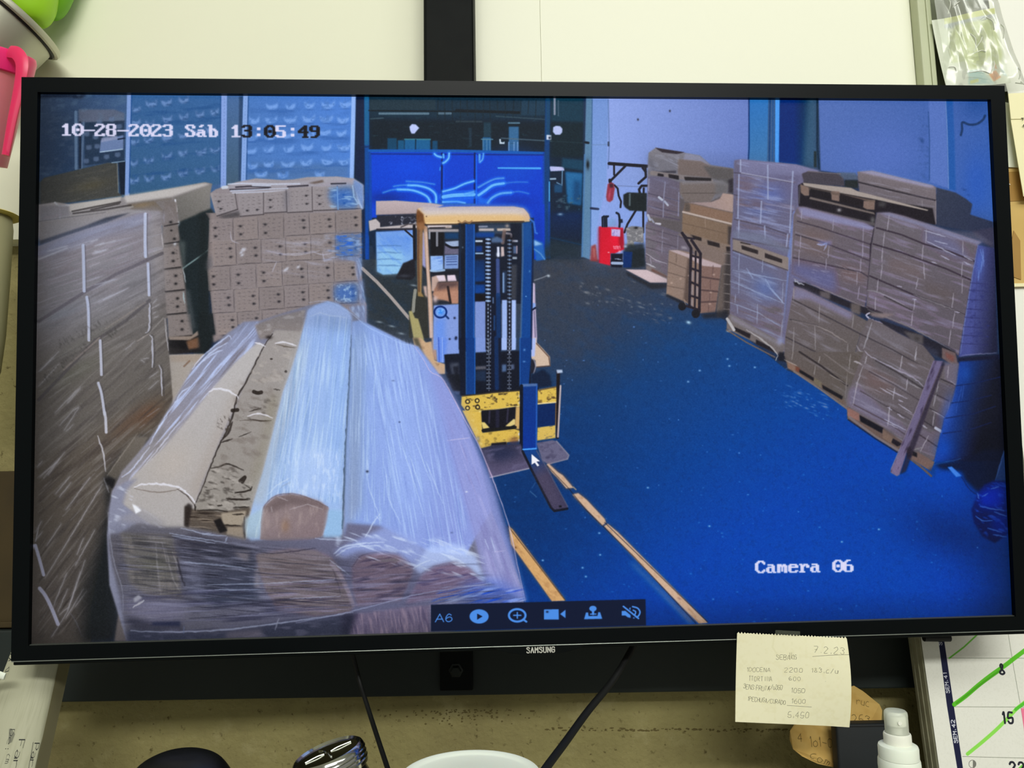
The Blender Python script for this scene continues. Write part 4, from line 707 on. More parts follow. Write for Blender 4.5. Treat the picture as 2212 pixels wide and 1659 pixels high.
    P("915,1225 1045,1222 1045,1800 915,1800", (140,148,204), 1, 1, 'H'); P("1240,1205 1305,1205 1305,1800 1240,1800", (176,184,232), 1, 1, 'H'); P("1355,1205 1408,1205 1405,1800 1350,1800", (190,196,242), 1, 1, 'H')
    P("690,0 790,0 790,125 690,130", (142,152,210), 1, 1, 'I'); P("925,0 978,0 975,108 925,110", (184,190,238), 1, 1, 'I'); P("1015,0 1055,0 1050,105 1012,108", (186,192,240), 1, 1, 'I')
    c.line([(860+(505+72*np.cos(t))/5.53, 430+(1350+66*np.sin(t))/5.53) for t in np.linspace(0,6.3,26)], 4, (10,30,90), 1, .7, ''); B(505,1345,46,42,(60,140,240),.95,0,'H'); T("460,1310 550,1310 550,1390 460,1390", 0, 3, 3, (150,200,250), .7, .5, 4, 2, 'H'); L("565,1390 600,1425", 4, (20,40,90), .9, .8, 'H'); B(672,1418,14,14,(16,24,50),1,0,'H'); B(690,1650,14,14,(16,24,50),1,0,'H'); B(460,8,9,9,(20,30,60),1,0,'I'); B(515,5,12,12,(20,30,60),1,0,'I')
    # right cab edge
    P("1605,1000 1635,1010 1640,1230 1660,1659 1640,1800 1590,1800 1600,1300", (196,176,206), 1, 1, 'H'); L("1612,1010 1610,1250", 3, (240,220,240), .8, .8, 'H'); P("1600,1240 1640,1245 1640,1310 1600,1320", (150,170,230), .9, 1, 'H'); L("1600,1325 1640,1300", 4, (14,24,50), 1, .8, 'H'); L("1625,1340 1640,1650", 3, (110,100,130), .8, 1, 'H')
    P("1190,0 1240,0 1240,40 1300,100 1360,170 1362,248 1230,260 1190,170", (216,182,150), 1, 1, 'I'); P("1185,0 1235,0 1225,165 1190,170", (190,190,236), 1, 1, 'I'); L("1240,50 1350,170 1362,250 1230,262", 2.4, (90,60,50), .8, 1, 'I')
    # base / axle dark
    P("412,150 1190,110 1190,440 1260,440 1260,520 560,520 430,300", (12,18,34), 1, 1, 'I'); P("460,230 545,220 545,380 490,350", (96,100,116), .7, 3, 'I'); P("490,255 545,250 545,350 505,340", (20,24,38), .95, 2, 'I'); P("690,255 790,250 790,280 690,285", (96,94,106), .9, 1.5, 'I'); P("690,300 790,290 790,390 690,380", (30,44,70), .9, 2, 'I'); P("930,240 970,235 970,300 930,305", (90,110,150), .9, 1.5, 'I'); P("1000,240 1040,235 1040,280 1000,285", (90,100,130), .9, 1.5, 'I')
    P("1190,190 1230,200 1230,310 1190,320", (30,30,44), 1, 1, 'I'); L("1215,190 1232,250 1215,318", 3, (150,150,170), .7, 1, 'I', 1); P("1190,330 1300,280 1360,330 1380,430 1250,450 1190,420", (14,28,54), 1, 2, 'I')
    P("425,320 560,330 560,500 490,470", (16,20,30), 1, 1.5, 'I'); P("500,475 555,475 555,505 520,505", (70,84,120), .8, 1.5, 'I')
    # mast rails
    P("725,290 800,300 808,1800 725,1800", (10,18,36), 1, 1, 'H'); P("805,300 918,300 912,1800 810,1800", (18,56,116), 1, 1, 'H'); L("812,310 812,1780", 3, (34,80,150), .6, 1, 'H'); L("908,310 905,1780", 2.6, (60,110,190), .6, 1, 'H'); L("740,310 745,1780", 3, (26,40,70), .7, 1, 'H'); B(768,575,10,12,(150,170,200),.8,0,'H'); P("735,330 780,330 770,640 735,640", (24,36,52), .8, 3, 'H')
    P("1485,285 1600,270 1610,420 1590,1300 1590,1800 1460,1800 1475,900", (20,62,124), 1, 1, 'H'); L("1488,300 1490,700 1462,1790", 4, (80,104,140), .7, 1, 'H'); L("1600,300 1612,500 1588,1790", 4, (10,24,60), .8, 1.2, 'H'); P("1500,290 1590,280 1590,560 1500,560", (46,84,130), .5, 6, 'H'); B(1525,1160,9,7,(150,190,240),.9,0,'H'); B(1568,860,9,14,(96,140,190),.8,0,'H')
    P("545,0 605,0 610,510 560,500", (10,18,38), 1, 1, 'I'); P("605,0 690,0 690,505 608,510", (16,52,112), 1, 1, 'I', to=(22,54,112)); L("688,0 688,500", 2.4, (60,110,190), .6, 1, 'I'); L("608,130 610,500", 2.4, (70,100,150), .5, 1, 'I')
    P("1090,0 1190,0 1190,180 1170,440 1090,440 1085,200", (20,54,114), 1, 1, 'I'); L("1092,0 1092,430", 2.4, (60,96,160), .6, 1, 'I'); B(1130,105,10,10,(110,150,210),.8,0,'I'); B(1127,210,12,8,(120,160,220),.7,0,'I')
    # piston, chains
    P("1105,720 1220,720 1230,1800 1110,1800", (10,18,40), 1, 1, 'H'); L("1190,730 1195,1150", 8, (70,84,140), .9, 2, 'H'); L("1195,1150 1200,1790", 10, (20,46,90), .9, 2, 'H'); L("1150,1400 1150,1560", 4, (40,70,120), .7, 1, 'H'); L("1135,1180 1135,1240", 3, (120,140,180), .7, 1, 'H')
    P("830,0 920,0 920,470 835,480", (10,18,40), 1, 1, 'I'); L("880,0 885,450", 9, (20,42,84), .9, 2, 'I')
    P("1045,470 1110,470 1110,1800 1045,1800", (12,16,30), .95, 1, 'H'); P("1300,500 1355,500 1352,1800 1305,1800", (12,16,30), .95, 1, 'H'); P("790,0 832,0 832,480 790,490", (12,16,30), .95, 1, 'I'); P("978,0 1012,0 1012,470 975,480", (12,16,30), .95, 1, 'I')
    for k in range(30):
        y = 480+k*46
        if y < 1230: L([(1055,y),(1095,y+2)], 4.4, (150,166,206), .9, .8, 'H'); L([(1312,y+12),(1348,y+14)], 3.6, (90,104,130), .8, .8, 'H')
        B(1072,y,9,14,(200,210,240),.8,0,'H'); B(1328,y+12,9,14,(150,165,200) if y < 1200 else (200,206,236),.8,0,'H')
        if y > 1230: B(1102,y+20,6,12,(180,190,230),.8,0,'H')
    for k in range(14):
        y = 10+k*34; L([(795,y),(826,y)], 2.6, (110,116,136), .85, .7, 'I'); B(812,y+17,5,8,(160,166,186),.7,0,'I'); L([(982,y),(1010,y)], 2.6, (104,110,130), .85, .7, 'I'); B(994,y+17,5,8,(160,166,186),.7,0,'I')
    # carriage
    P("735,480 1100,470 1100,830 740,850", (14,16,28), 1, 1, 'I')
    P("570,520 700,510 870,490 1090,472 1100,620 880,640 740,655 610,660 565,600", (222,186,72), 1, .9, 'I'); P("575,650 745,655 755,850 880,835 1040,815 1090,830 1090,920 975,935 970,960 840,945 830,980 740,990 690,880", (220,182,70), 1, .9, 'I')
    T("570,520 1095,472 1100,620 600,655", -4, 8, 5, (60,46,30), .8, .6, 4, .8, 'I'); T("560,600 740,660 760,990 690,880", 60, 9, 6, (230,214,130), .5, .55, 3, .8, 'I'); T("740,850 1090,820 1090,930 740,990", -8, 9, 6, (120,96,40), .6, .58, 4, .8, 'I')
    L("730,660 880,642 1095,610", 3, (250,226,140), .8, .8, 'I'); L("575,522 870,488 1090,472", 2.6, (60,50,36), .8, .8, 'I'); P("745,650 890,640 1060,615 1050,790 760,815", (16,16,26), 1, 1, 'I'); P("745,755 775,755 820,805 760,815", (224,200,110), 1, .8, 'I'); P("960,790 1035,725 1050,730 1050,775 1000,795", (224,200,120), 1, .8, 'I'); P("1055,620 1095,620 1085,820 1045,810", (206,166,96), 1, 1, 'I')
    L("820,660 815,760", 4, (60,56,80), .7, 1.5, 'I'); L("985,640 975,750", 4, (60,56,80), .7, 1.5, 'I'); L("890,660 890,800", 8, (34,34,56), .8, 2, 'I'); L("760,830 900,815 1050,800", 6, (20,20,20), .95, 1, 'I')
    for x,y in ((622,570),(708,562),(622,628),(712,620)): 
        c.line([(860+(x+17*np.cos(t))/4.1475, 730+(y+17*np.sin(t))/4.1475) for t in np.linspace(0,6.3,14)], 2.6, (40,34,24), 1, .6, ''); B(x,y,9,9,(240,214,120),.9,0,'I')
    for x,y in ((1092,520),(1090,580),(1085,860),(1085,915)): B(x,y,11,13,(226,226,236),.95,0,'I')
    B(715,900,14,14,(240,230,180),.9,0,'I'); P("700,880 730,880 735,930 715,935", (60,50,36), .5, 2, 'I'); P("835,945 970,930 975,960 840,975", (20,16,22), 1, 1, 'I'); P("990,910 1060,880 1085,940 1000,950", (110,60,50), .7, 4, 'I')
    P("1250,465 1420,435 1430,575 1250,595", (222,186,74), 1, .9, 'I'); P("1250,800 1410,780 1410,895 1240,920", (216,182,82), 1, .9, 'I'); T("1250,465 1420,435 1430,575 1250,595", 0, 8, 5, (80,56,30), .8, .6, 4, .8, 'I'); T("1250,800 1410,780 1410,895 1240,920", 0, 10, 6, (90,84,80), .7, .58, 4, .8, 'I'); P("1250,600 1420,585 1410,780 1250,800", (8,34,84), 1, 1, 'I'); L("1250,470 1420,438", 3, (90,70,50), .8, .8, 'I'); L("1250,590 1425,575", 3, (250,220,150), .8, .8, 'I'); L("1415,590 1412,780", 3, (150,96,40), .8, 1, 'I')
    P("1420,290 1450,300 1440,900 1415,905", (24,16,22), 1, .9, 'I'); L("1455,430 1432,885", 4, (206,180,176), .9, 1, 'I'); P("1418,285 1470,285 1475,310 1425,318", (190,196,220), 1, .9, 'I')
    # fork uprights + blades
    P("1110,420 1250,410 1240,1000 1115,1005", (22,50,112), 1, .9, 'I', to=(8,46,130)); P("1110,412 1245,408 1250,430 1112,438", (96,120,170), .9, 1, 'I'); L("1242,430 1238,990", 3, (60,100,180), .7, 1, 'I'); L("1105,430 1102,1000", 7, (10,16,30), .95, 1, 'I'); L("1120,1000 1235,992", 3.6, (90,170,250), .95, 1, 'I')
    P("740,990 850,960 1100,950 1110,1010 1190,1165 820,1250 760,1040", (50,48,70), 1, 1, 'I', to=(96,86,118), g="900,960 960,1240"); P("780,1000 960,960 1110,1040 900,1110", (30,38,70), .7, 8, 'I'); T("760,1010 1100,960 1180,1160 830,1240", -15, 22, 12, (130,120,156), .5, .55, 3, 2, 'I'); L("825,1250 1170,1170", 3, (170,160,176), .8, 1, 'I')
    P("1240,940 1380,915 1420,925 1530,1050 1520,1085 1340,1130 1290,1100", (104,98,126), 1, 1, 'I'); T("1240,940 1400,915 1520,1070 1340,1120", -15, 14, 9, (60,56,84), .7, .52, 3, 1.5, 'I'); L("1420,925 1530,1050 1518,1085 1340,1132", 3, (150,140,156), .7, 1, 'I')
    P("1120,1010 1238,1000 1320,1150 1520,1510 1510,1530 1390,1545 1365,1510 1190,1170", (22,58,120), 1, .9, 'I', to=(64,58,86), g="1180,1020 1300,1240"); L("1115,1015 1190,1170 1370,1520 1400,1550 1515,1530", 5, (12,14,26), .9, 1, 'I'); P("1440,1500 1465,1500 1465,1518 1442,1518", (12,14,26), 1, .7, 'I'); L("1240,1010 1330,1160 1520,1510", 2.6, (100,96,120), .6, 1, 'I'); P("1200,1180 1300,1160 1460,1500 1380,1520", (92,82,104), .4, 8, 'I')
    # painted lines on the floor
    for p, g in (("465,205 485,200 560,270 600,295 690,400 630,405 560,320 510,270",0),("680,455 730,445 800,500 950,660 960,690 930,715 790,570",0),("945,720 975,700 1060,770 1810,1525 1735,1530 1620,1420",0),("150,720 180,745 625,1340 510,1345 170,870",0)):
        P(p, (206,120,60), .55, 4, 'R'); P(p, (212,170,134) if '150,720' not in p else (214,164,102), 1, .9, 'R'); T(p, 42, 14, 6, (150,100,60), .35, .56, 3, .8, 'R')
    L("690,395 710,415", 3, (170,150,130), .8, .8, 'R'); P("1200,1040 1700,1530 1660,1530 1150,1010", (218,176,164), .55, 5, 'R'); L("145,720 620,1335", 2, (20,16,24), .6, 1, 'R'); L("950,690 1810,1520", 2, (20,16,34), .6, 1, 'R'); L("470,215 650,405 790,580 940,725 1200,980 1710,1530", 2, (24,14,20), .5, 1, 'R'); B(205,895,10,8,(110,70,30),.8,0,'R'); B(1570,1320,18,10,(150,100,90),.6,30,'R')
    L("330,430 380,475", 2, (90,120,160), .6, 1, 'R'); L("370,360 345,400", 2, (60,90,140), .6, 1, 'R')
    # small bag right of the forklift
    P("1620,480 1730,520 1760,720 1650,740 1625,600", (40,96,170), .95, 1.5, 'H'); P("1625,490 1725,540 1630,560", (170,200,236), .9, 1.5, 'H'); L("1630,600 1700,650 1750,720", 3, (120,170,220), .6, 1.4, 'H'); L("1630,970 1720,940 1790,910", 3, (120,124,136), .8, 1, 'H'); B(1795,915,18,16,(190,196,206),.9,0,'H')
    # ------------------------------------------------ left wall of wrapped cartons
    P("0,1110 60,1115 220,1090 350,1110 900,1040 1650,900 1720,915 1700,1000 1690,1200 1450,1260 1400,1310 1260,1310 75,1480", (150,142,140), 1, 1, 'A', to=(120,110,106), g="800,1000 900,1300")
    P("350,1115 860,1035 830,1080 600,1140 380,1190 350,1170", (186,178,164), .9, 1.5, 'A'); P("870,1030 1640,910 1700,920 1330,1040 900,1100", (196,188,178), .9, 2, 'A'); P("1350,1050 1700,930 1700,1180 1400,1290", (136,130,118), 1, 1.5, 'A', to=(100,96,88)); P("900,1110 1330,1055 1360,1150 1240,1180 950,1160", (112,96,76), 1, 2, 'A'); B(1050,1120,90,26,(140,112,70),.6,-6,'A')
    for p in ("380,1180 600,1135 840,1090","390,1200 700,1160 940,1120","560,1165 830,1105"): L(p, 3.6, (58,50,46), .85, 1, 'A')
    L("360,1225 700,1190 960,1135", 3.4, (150,142,130), .8, 1, 'A'); L("215,1095 260,1130 350,1120", 4, (176,176,180), .8, 1, 'A', 1); L("262,1145 262,1250", 4, (176,180,190), .7, 1, 'A'); P("75,1130 240,1120 350,1130 350,1220 75,1275", (124,118,124), .8, 2, 'A'); L("75,1275 350,1235 700,1190", 2.4, (90,84,88), .7, 1, 'A')
    P("75,1280 380,1240 900,1165 1220,1180 1000,1200 700,1240 75,1460", (150,140,136), 1, 1.5, 'A', to=(128,118,112)); P("70,1460 500,1320 700,1240 940,1190 700,1290 420,1390 75,1500", (20,24,32), 1, 1.6, 'A')
    # second stack (narrow)
    P("1240,1170 1370,1060 1400,1290 1440,1300 1460,1500 1500,1659 1500,2200 1250,2200", (112,100,94), 1, 1, 'A')
    P("1170,1080 1360,1062 1380,1180 1240,1160", (122,112,108), .9, 1.5, 'A'); L("1365,1070 1380,1180", 3.6, (220,220,230), .9, 1, 'A')
    P("1290,1150 1330,1130 1390,1220 1370,1300 1260,1290 1250,1220", (150,148,176), .8, 2, 'A'); 
    for p in ("1300,1140 1340,1200 1370,1260","1270,1220 1330,1180","1330,1240 1380,1290","1300,1280 1340,1240"): L(p, 3, (206,206,240), .8, 1, 'A')
    P("1400,0 1720,-60 1700,160 1680,700 1720,900 1640,1080 1540,1080 1440,260", (24,34,38), 1, 2, 'F'); P("1380,1290 1710,1150 1760,1220 1700,1270 1700,1659 1450,1659", (26,36,40), 1, 2, 'A'); L("1440,262 1600,150 1690,80", 3.4, (130,150,150), .8, 1, 'F'); P("1400,0 1460,10 1460,260 1440,270", (76,84,84), .8, 3, 'F')
    rowsF = ((1250,50,1405,265),(1260,270,1440,480),(1270,485,1460,700),(1290,700,1520,920))
    for x0,y0,x1,y1 in rowsF:
        P([(x0,y0+20),(x1-10,y0),(x1+15,y1-15),(x0+10,y1+10)], (134,118,110), 1, 1, 'F'); L([(x0,y1+8),(x1+10,y1-12)], 3.4, (44,38,38), .9, 1, 'F')
        for dx,dy in ((.6,.3),(.6,.66)): B(x0+(x1-x0)*dx, y0+(y1-y0)*dy, 16, 13, (24,22,24), .95, -8, 'F')
        for k in range(14): B(x0+20+rng.uniform(0,1)*(x1-x0-30), y0+30+rng.uniform(0,1)*(y1-y0-50), 9, 4, (88,76,72), .6, -4, 'F')
    L("1440,270 1465,400","1" and 3, (200,206,214), .8, 1, 'F'); L("1440,490 1455,600", 4, (170,196,206), .8, 1, 'F'); P("1465,480 1500,470 1560,830 1520,880 1480,690", (66,72,76), .8, 3, 'F')
    for x,y in ((1375,1410),(1360,1480),(1390,1290)): B(x,y,14,22,(210,214,224),.9,10,'A')
    P("1260,-380 1380,-370 1400,0 1260,30", (120,106,98), .9, 1, 'F'); B(1320,-180,16,13,(24,22,24),.9,0,'F'); B(1325,-100,12,9,(24,22,24),.9,0,'F'); B(1355,-20,16,12,(24,22,24),.9,0,'F'); L("1262,-140 1395,-165", 3, (44,38,38), .9, 1, 'F'); L("1262,30 1400,10", 3, (44,38,38), .9, 1, 'F')
    P("1295,925 1520,905 1590,880 1640,1060 1300,1090", (26,22,22), 1, 1.5, 'F'); P("1300,915 1520,910 1580,860 1590,900 1500,950 1310,950", (146,124,106), 1, 1, 'F'); P("1470,960 1590,920 1610,1020 1490,1040", (120,84,60), .95, 2, 'F'); P("1310,950 1450,955 1490,1040 1310,1020", (14,12,14), 1, 1, 'F'); P("1600,700 1760,690 1760,860 1690,1060 1610,1060", (16,20,22), .95, 3, 'F')
    P("1300,1090 1650,1080 1560,1200 1330,1660 1310,1500", (172,158,142), 1, 1, 'F', to=(190,176,156)); P("1310,1095 1640,1085 1580,1160 1320,1160", (172,150,126), .9, 2, 'F'); L("1500,1150 1450,1200", 4, (130,96,74), .8, 1, 'F')
    # big left face
    big = "0,1540 75,1510 500,1340 1050,1195 1220,1175 1240,1320 1255,1659 75,1659"
    face = "-60,200 -60,96 75,45 300,-40 500,-108 700,-165 940,-235 1050,-266 1215,-285 1240,-100 1250,100 1265,500 1300,1000 1340,1500 1330,1700 900,2300 700,2900 560,3500 560,3900 -60,3900"
    P(face, (132,122,126), 1, 1, 'F', to=(92,80,64), g="500,-200 700,1500")
    P("0,1850 1330,1150 1330,1700 700,2900 560,3800 0,3800", (98,86,72), .7, 60, 'F')
    P("700,2500 1100,1900 1000,2300 700,2900 560,3500 560,3900 300,3900 400,3300", (38,34,34), .85, 40, 'F'); P("0,3000 300,2800 250,3900 0,3900", (100,88,84), .6, 50, 'F')
    P("-40,100 300,-36 500,-104 1050,-262 1215,-280 1222,-180 1050,-150 520,0 60,170", (144,142,176), .7, 10, 'F'); P("1100,-272 1216,-282 1255,100 1255,500 1120,100", (152,138,130), .7, 8, 'F'); B(700,100,300,120,(140,120,118),.5,-18,'F'); B(420,1250,300,80,(84,84,52),.5,-30,'F'); B(1100,1650,160,90,(104,66,44),.6,-40,'F'); B(900,1750,220,90,(100,70,52),.5,-40,'F'); B(560,800,420,70,(116,112,108),.4,-26,'F')
    B(300,680,420,80,(110,118,130),.4,-24,'F'); B(520,950,380,50,(104,104,84),.4,-28,'F')
    # directional streaks per band
    T("60,80 1230,-270 1250,160 60,720", -19, 70, 5, (176,170,184), .5, .54, 3, 2, 'F'); T("60,80 1230,-270 1250,160 60,720", -19, 60, 7, (96,84,84), .45, .52, 3, 2, 'F')
    T("60,720 1250,160 1290,800 60,1500", -29, 70, 5, (164,156,150), .32, .54, 3, 2, 'F'); T("60,720 1250,160 1290,800 60,1500", -29, 60, 7, (76,68,62), .5, .52, 3, 2, 'F')
    T("60,1500 1290,800 1340,1600 900,2300 60,2700", -42, 70, 5, (156,146,134), .34, .55, 3, 2, 'F'); T("60,1500 1290,800 1340,1600 900,2300 60,2700", -42, 60, 7, (66,54,48), .55, .52, 3, 2, 'F')
    T("60,2700 900,2200 700,2900 560,3700 60,3800", -54, 70, 5, (150,138,126), .4, .56, 3, 2, 'F'); T("60,2700 900,2200 700,2900 560,3700 60,3800", -54, 60, 7, (50,42,38), .55, .52, 3, 2, 'F')
    # seams
    for p in ("60,770 500,490 800,320 1240,120","60,1520 600,950 640,930","640,930 900,760 1120,570"): L(p, 7, (66,56,58), .75, 2, 'F')
    L("300,1230 640,930", 4, (150,128,112), .7, 1.4, 'F'); L("700,840 1080,590", 3.6, (150,130,110), .5, 1.4, 'F'); L("1120,880 1250,740", 3, (150,140,130), .6, 1.4, 'F'); L("1000,960 1110,890", 4, (190,170,156), .7, 1.4, 'F')
    # tape uprights
    for p, w in (("485,45 490,200 495,480",7),("1080,-255 1078,0 1082,150",7),("1105,220 1110,360 1115,520",6),("520,540 535,660 540,950",6.4),("1118,600 1120,720 1115,850 1080,880",5.4),("1120,900 1140,920 1150,1080 1145,1210",5),("648,955 655,1120 660,1280",6),("630,1360 660,1460 690,1660",6),("1210,1190 1230,1250 1240,1480",4.4)):
        L(p, w, (206,204,226), .95, 1, 'F', 1); L(" ".join("%g,%g"%(float(a.split(',')[0])+18, float(a.split(',')[1])) for a in p.split()), 2, (50,44,46), .6, 1, 'F', 1)
    L("690,1640 700,1700 705,1830", 6, (206,204,220), .9, 1, 'F'); L("1265,740 1280,900 1300,1050", 3.6, (190,184,190), .8, 1, 'F'); L("1235,-60 1250,60", 3, (210,200,196), .7, 1, 'F')
    for p in ("440,295 455,340 475,400 490,520","480,560 495,610 510,650"): L(p, 4.6, (196,192,200), .9, 1, 'Q', 1)
    for p, w in (("48,985 70,1060 100,1170",7),("75,1255 110,1300 150,1380 190,1480",8),("265,1405 300,1460 345,1560",3.4)): L(p, w, (186,182,206) if w > 4 else (96,92,96), .95, 1.2, 'Q', 1)
    L("70,870 48,960", 3, (190,190,200), .8, 1, 'Q'); 
    # shiny streaks
    S = [("A",p) for p in ("600,1510 680,1480","640,1500 790,1460","580,1580 700,1550","600,1560 650,1570","150,1560 330,1510","75,1630 330,1530","560,1470 620,1450")]
    S += [("F",p) for p in ("580,130 700,90","600,110 720,80","590,600 760,520","640,590 900,460","680,560 920,450","60,1390 250,1180","60,1250 250,1060","80,1240 200,1120","330,1540 460,1400","220,1640 420,1430","890,1040 980,960","1120,1310 1200,1250","1110,1420 1200,1340","1150,600 1190,560","1140,650 1210,610","1150,700 1180,680","1160,740 1200,720","540,250 640,210","600,420 800,370","1040,1140 1070,1160","1060,1130 1110,1120","60,180 280,90","400,1620 440,1590")]
    S += [("Q",p) for p in ("175,660 265,550","200,680 270,590","240,760 390,560","100,560 230,400","80,550 180,460","300,1110 420,890","310,1040 350,940","120,985 210,850","160,1370 245,1160","190,1400 250,1260","200,1420 260,1370 330,1150","240,1440 350,1260","300,1370 370,1270","230,260 320,120","250,90 330,0","200,230 290,130","240,270 285,225","50,900 85,835","50,950 90,900","60,490 90,455","130,540 200,440","110,1190 470,600","150,1560 250,1400 360,1080")]
    for f_, p in S: L(p, 2.6, (200,196,204), .55, 1.4, f_); L(p, 7, (170,164,170), .16, 3.4, f_)
    for k in range(70):
        t = rng.random(); y = 560+t*800; a = np.radians(-20-t*36); x = rng.uniform(80, max(90, 340-max(0,t-.45)*420)); ln = rng.uniform(10,46)
        L([(x,y),(x+ln*np.cos(a),y+ln*np.sin(a))], rng.uniform(.8,2), (186,178,180) if k%3 else (70,60,58), rng.uniform(.1,.32), 1.4, '')
    # faint print on cartons
    for k in range(110):
        t = rng.random(); j = k%2
        x, y, a = ((100+t*420, 1330-t*330, -38) if j else (260+t*480, 980-t*230, -27)) if k%5 else (700+t*130, 920-t*100, -32)
        B(x+rng.uniform(-14,14), y+rng.uniform(-40,40), 7, 15, (58,52,42), .42, a, 'F')
    # dark right/bottom of this wall + floor strip beside the pallet
    P("660,460 560,560 500,620 560,700 610,1250 580,1400 545,1580 350,1590 420,1300 500,760 480,560 700,300 830,330", (24,26,28), .9, 7, 'Q', to=(20,24,26))
    P("345,1240 520,760 520,900 600,1220 560,1580 330,1590", (20,24,26), .85, 14, 'Q')
    P("500,540 660,300 760,300 700,430 550,570", (112,100,84), .95, 2, 'Q', to=(92,82,68)); L("500,545 690,280", 3, (150,138,120), .7, 1.4, 'Q'); P("480,560 550,570 540,640 500,600", (24,22,24), .95, 2, 'Q')
    P("600,1240 605,1380 630,1590 545,1590 560,1480", (112,98,90), .95, 2, 'Q')
    # ------------------------------------------------ carton pallet (centre left)
    P("135,1255 200,1210 440,1130 560,1105 680,1085 1000,1105 1130,1100 1290,1070 1650,1060 1850,1085 1965,1160 1965,1440 1940,1460 1940,1659 150,1659 205,1530 150,1330", (160,142,142), 1, 1, 'B')
    P("60,0 1550,0 1550,420 1530,430 1560,640 1560,800 1600,870 1600,1060 1400,960 600,1040 440,1030 160,1200 130,960 75,540 100,60", (148,126,118), 1, 1, 'G')
    P("330,1180 440,1130 680,1085 1000,1105 1130,1100 1290,1070 1650,1060 1850,1085 1960,1160 1800,1180 1350,1180 1050,1190 840,1190 600,1240 380,1250", (176,166,176), 1, 1.4, 'B'); P("560,1110 680,1088 1000,1108 1280,1075 1500,1070 1300,1110 900,1130", (160,146,146), .9, 2, 'B'); P("1300,1135 1420,1110 1480,1098 1490,1125 1380,1145", (104,76,56), .95, 1.5, 'B')
    for p in ("440,1185 600,1175 850,1185","1060,1180 1300,1165","1580,1145 1750,1140","370,1215 700,1205 830,1195"): L(p, 3.4, (40,36,44), .9, 1, 'B')
    for p in ("350,1150 500,1140 840,1150 1200,1145","380,1230 700,1215 900,1205 1060,1200","400,1255 800,1240 1040,1225","640,1165 850,1170"): L(p, 3.4, (220,222,240), .8, 1, 'B')
    L("285,1190 330,1185", 7, (230,234,246), .9, 1.2, 'B')
    def face(q, f, hole=0, col=(168,148,142), n=18, pr=(104,88,86)):
        P(q, col, 1, .9, f); (x0,y0),(x1,_),(x2,y2),(x3,y3) = q
        L(list(q)+[q[0]], 1.5, (196,180,174), .35, .8, f); L([q[3],q[2]], 2.4, (64,50,50), .85, .8, f); L([q[1],q[2]], 2, (70,56,56), .8, .8, f)
        for k in range(n):
            u, v = (k%4+.7)/4.6+rng.uniform(-.03,.03), (k//4+.8)/5.8+rng.uniform(-.03,.03); p_ = bil(q,u,v)
            B(p_[0], p_[1], rng.uniform(8,16), rng.uniform(4,7), pr, rng.uniform(.35,.75), 0, f)
        for u, v in (((.24,.36),(.24,.72)) if hole==0 else ((.74,.32),(.76,.66)) if hole==1 else ((.3,.75),(.72,.75))):
            p_ = bil(q,u,v); B(p_[0], p_[1], 15, 12, (24,20,24), .95, 0, f); L([p_,(p_[0]+28,p_[1]-2)], 1.6, (60,48,48), .6, .8, f)
    s5 = 1
    for q, h in (([(140,1265),(430,1265),(460,1450),(215,1530)],0),([(475,1270),(770,1255),(770,1510),(490,1535)],2),([(785,1255),(1040,1225),(1050,1480),(785,1495)],0),([(1060,1215),(1350,1185),(1355,1475),(1060,1490)],1),([(1360,1190),(1650,1170),(1660,1455),(1370,1465)],0),([(1665,1180),(1850,1180),(1940,1440),(1675,1450)],0)):
        face(q, 'B', h, (166,150,148))
    P("215,1530 480,1470 490,1540 300,1560", (60,54,56), .85, 3, 'B'); P("1020,1230 1070,1220 1060,1480 1030,1470", (70,74,96), .5, 5, 'B')
    P("1560,1210 1830,1180 1900,1430 1660,1440 1560,1330", (20,100,220), .7, 7, 'B'); T("1540,1190 1960,1180 1950,1440 1560,1440", 0, 16, 5, (190,215,250), .7, .52, 4, 3, 'B'); P("1850,1090 1965,1160 1965,1440 1930,1440 1840,1180", (130,150,206), .85, 2, 'B'); T("1850,1100 1965,1170 1965,1440 1900,1440", 70, 20, 5, (210,220,250), .7, .52, 4, 1, 'B'); L("1650,1180 1660,1450", 2.6, (150,190,250), .8, 1, 'B'); L("1835,1170 1850,1300 1900,1380", 3, (200,220,250), .7, 1, 'B')
    G1 = [[(95,65,320,285),(335,50,560,265),(570,30,805,255),(820,10,1050,220),(1060,5,1300,205),(1315,-20,1550,200)],
          [(125,270,350,510),(365,270,590,490),(605,255,825,480),(840,230,1065,460),(1080,215,1300,450),(1310,210,1550,420)],
          [(80,530,295,745),(315,510,540,735),(555,490,790,715),(800,470,1035,695),(1040,460,1285,680),(1295,470,1520,660)],
          [(115,750,330,960),(345,730,570,950),(585,720,810,925),(820,700,1045,905),(1055,680,1285,890),(1295,670,1520,870)],
          [(160,965,365,1170),(380,950,600,1150),(615,940,840,1120),(850,930,1080,1060)]]
    for r_, row in enumerate(G1):
        for k_, (x0,y0,x1,y1) in enumerate(row):
            h = (0,0,1,1) [0] if r_ in (0,2) and k_ < 3 else 1
            face([(x0,y0),(x1,y0-12),(x1+6,y1-14),(x0+10,y1)], 'G', h, ((156,134,126),(160,136,124),(152,130,120))[(r_+k_)%3])
    # film on the pallet
    P("1310,215 1550,205 1550,420 1320,430", (40,110,224), .5, 8, 'G'); T("1310,205 1550,205 1550,420 1310,420", 0, 14, 5, (30,100,230), .8, .5, 4, 3, 'G'); T("1200,205 1550,205 1550,460 1180,460", 0, 18, 4, (190,205,245), .6, .55, 4, 3, 'G')
    P("1290,690 1520,665 1520,870 1290,840", (40,110,230), .65, 7, 'G'); T("1290,690 1520,665 1520,870 1290,840", 0, 6, 5, (210,225,250), .7, .52, 4, 2, 'G')
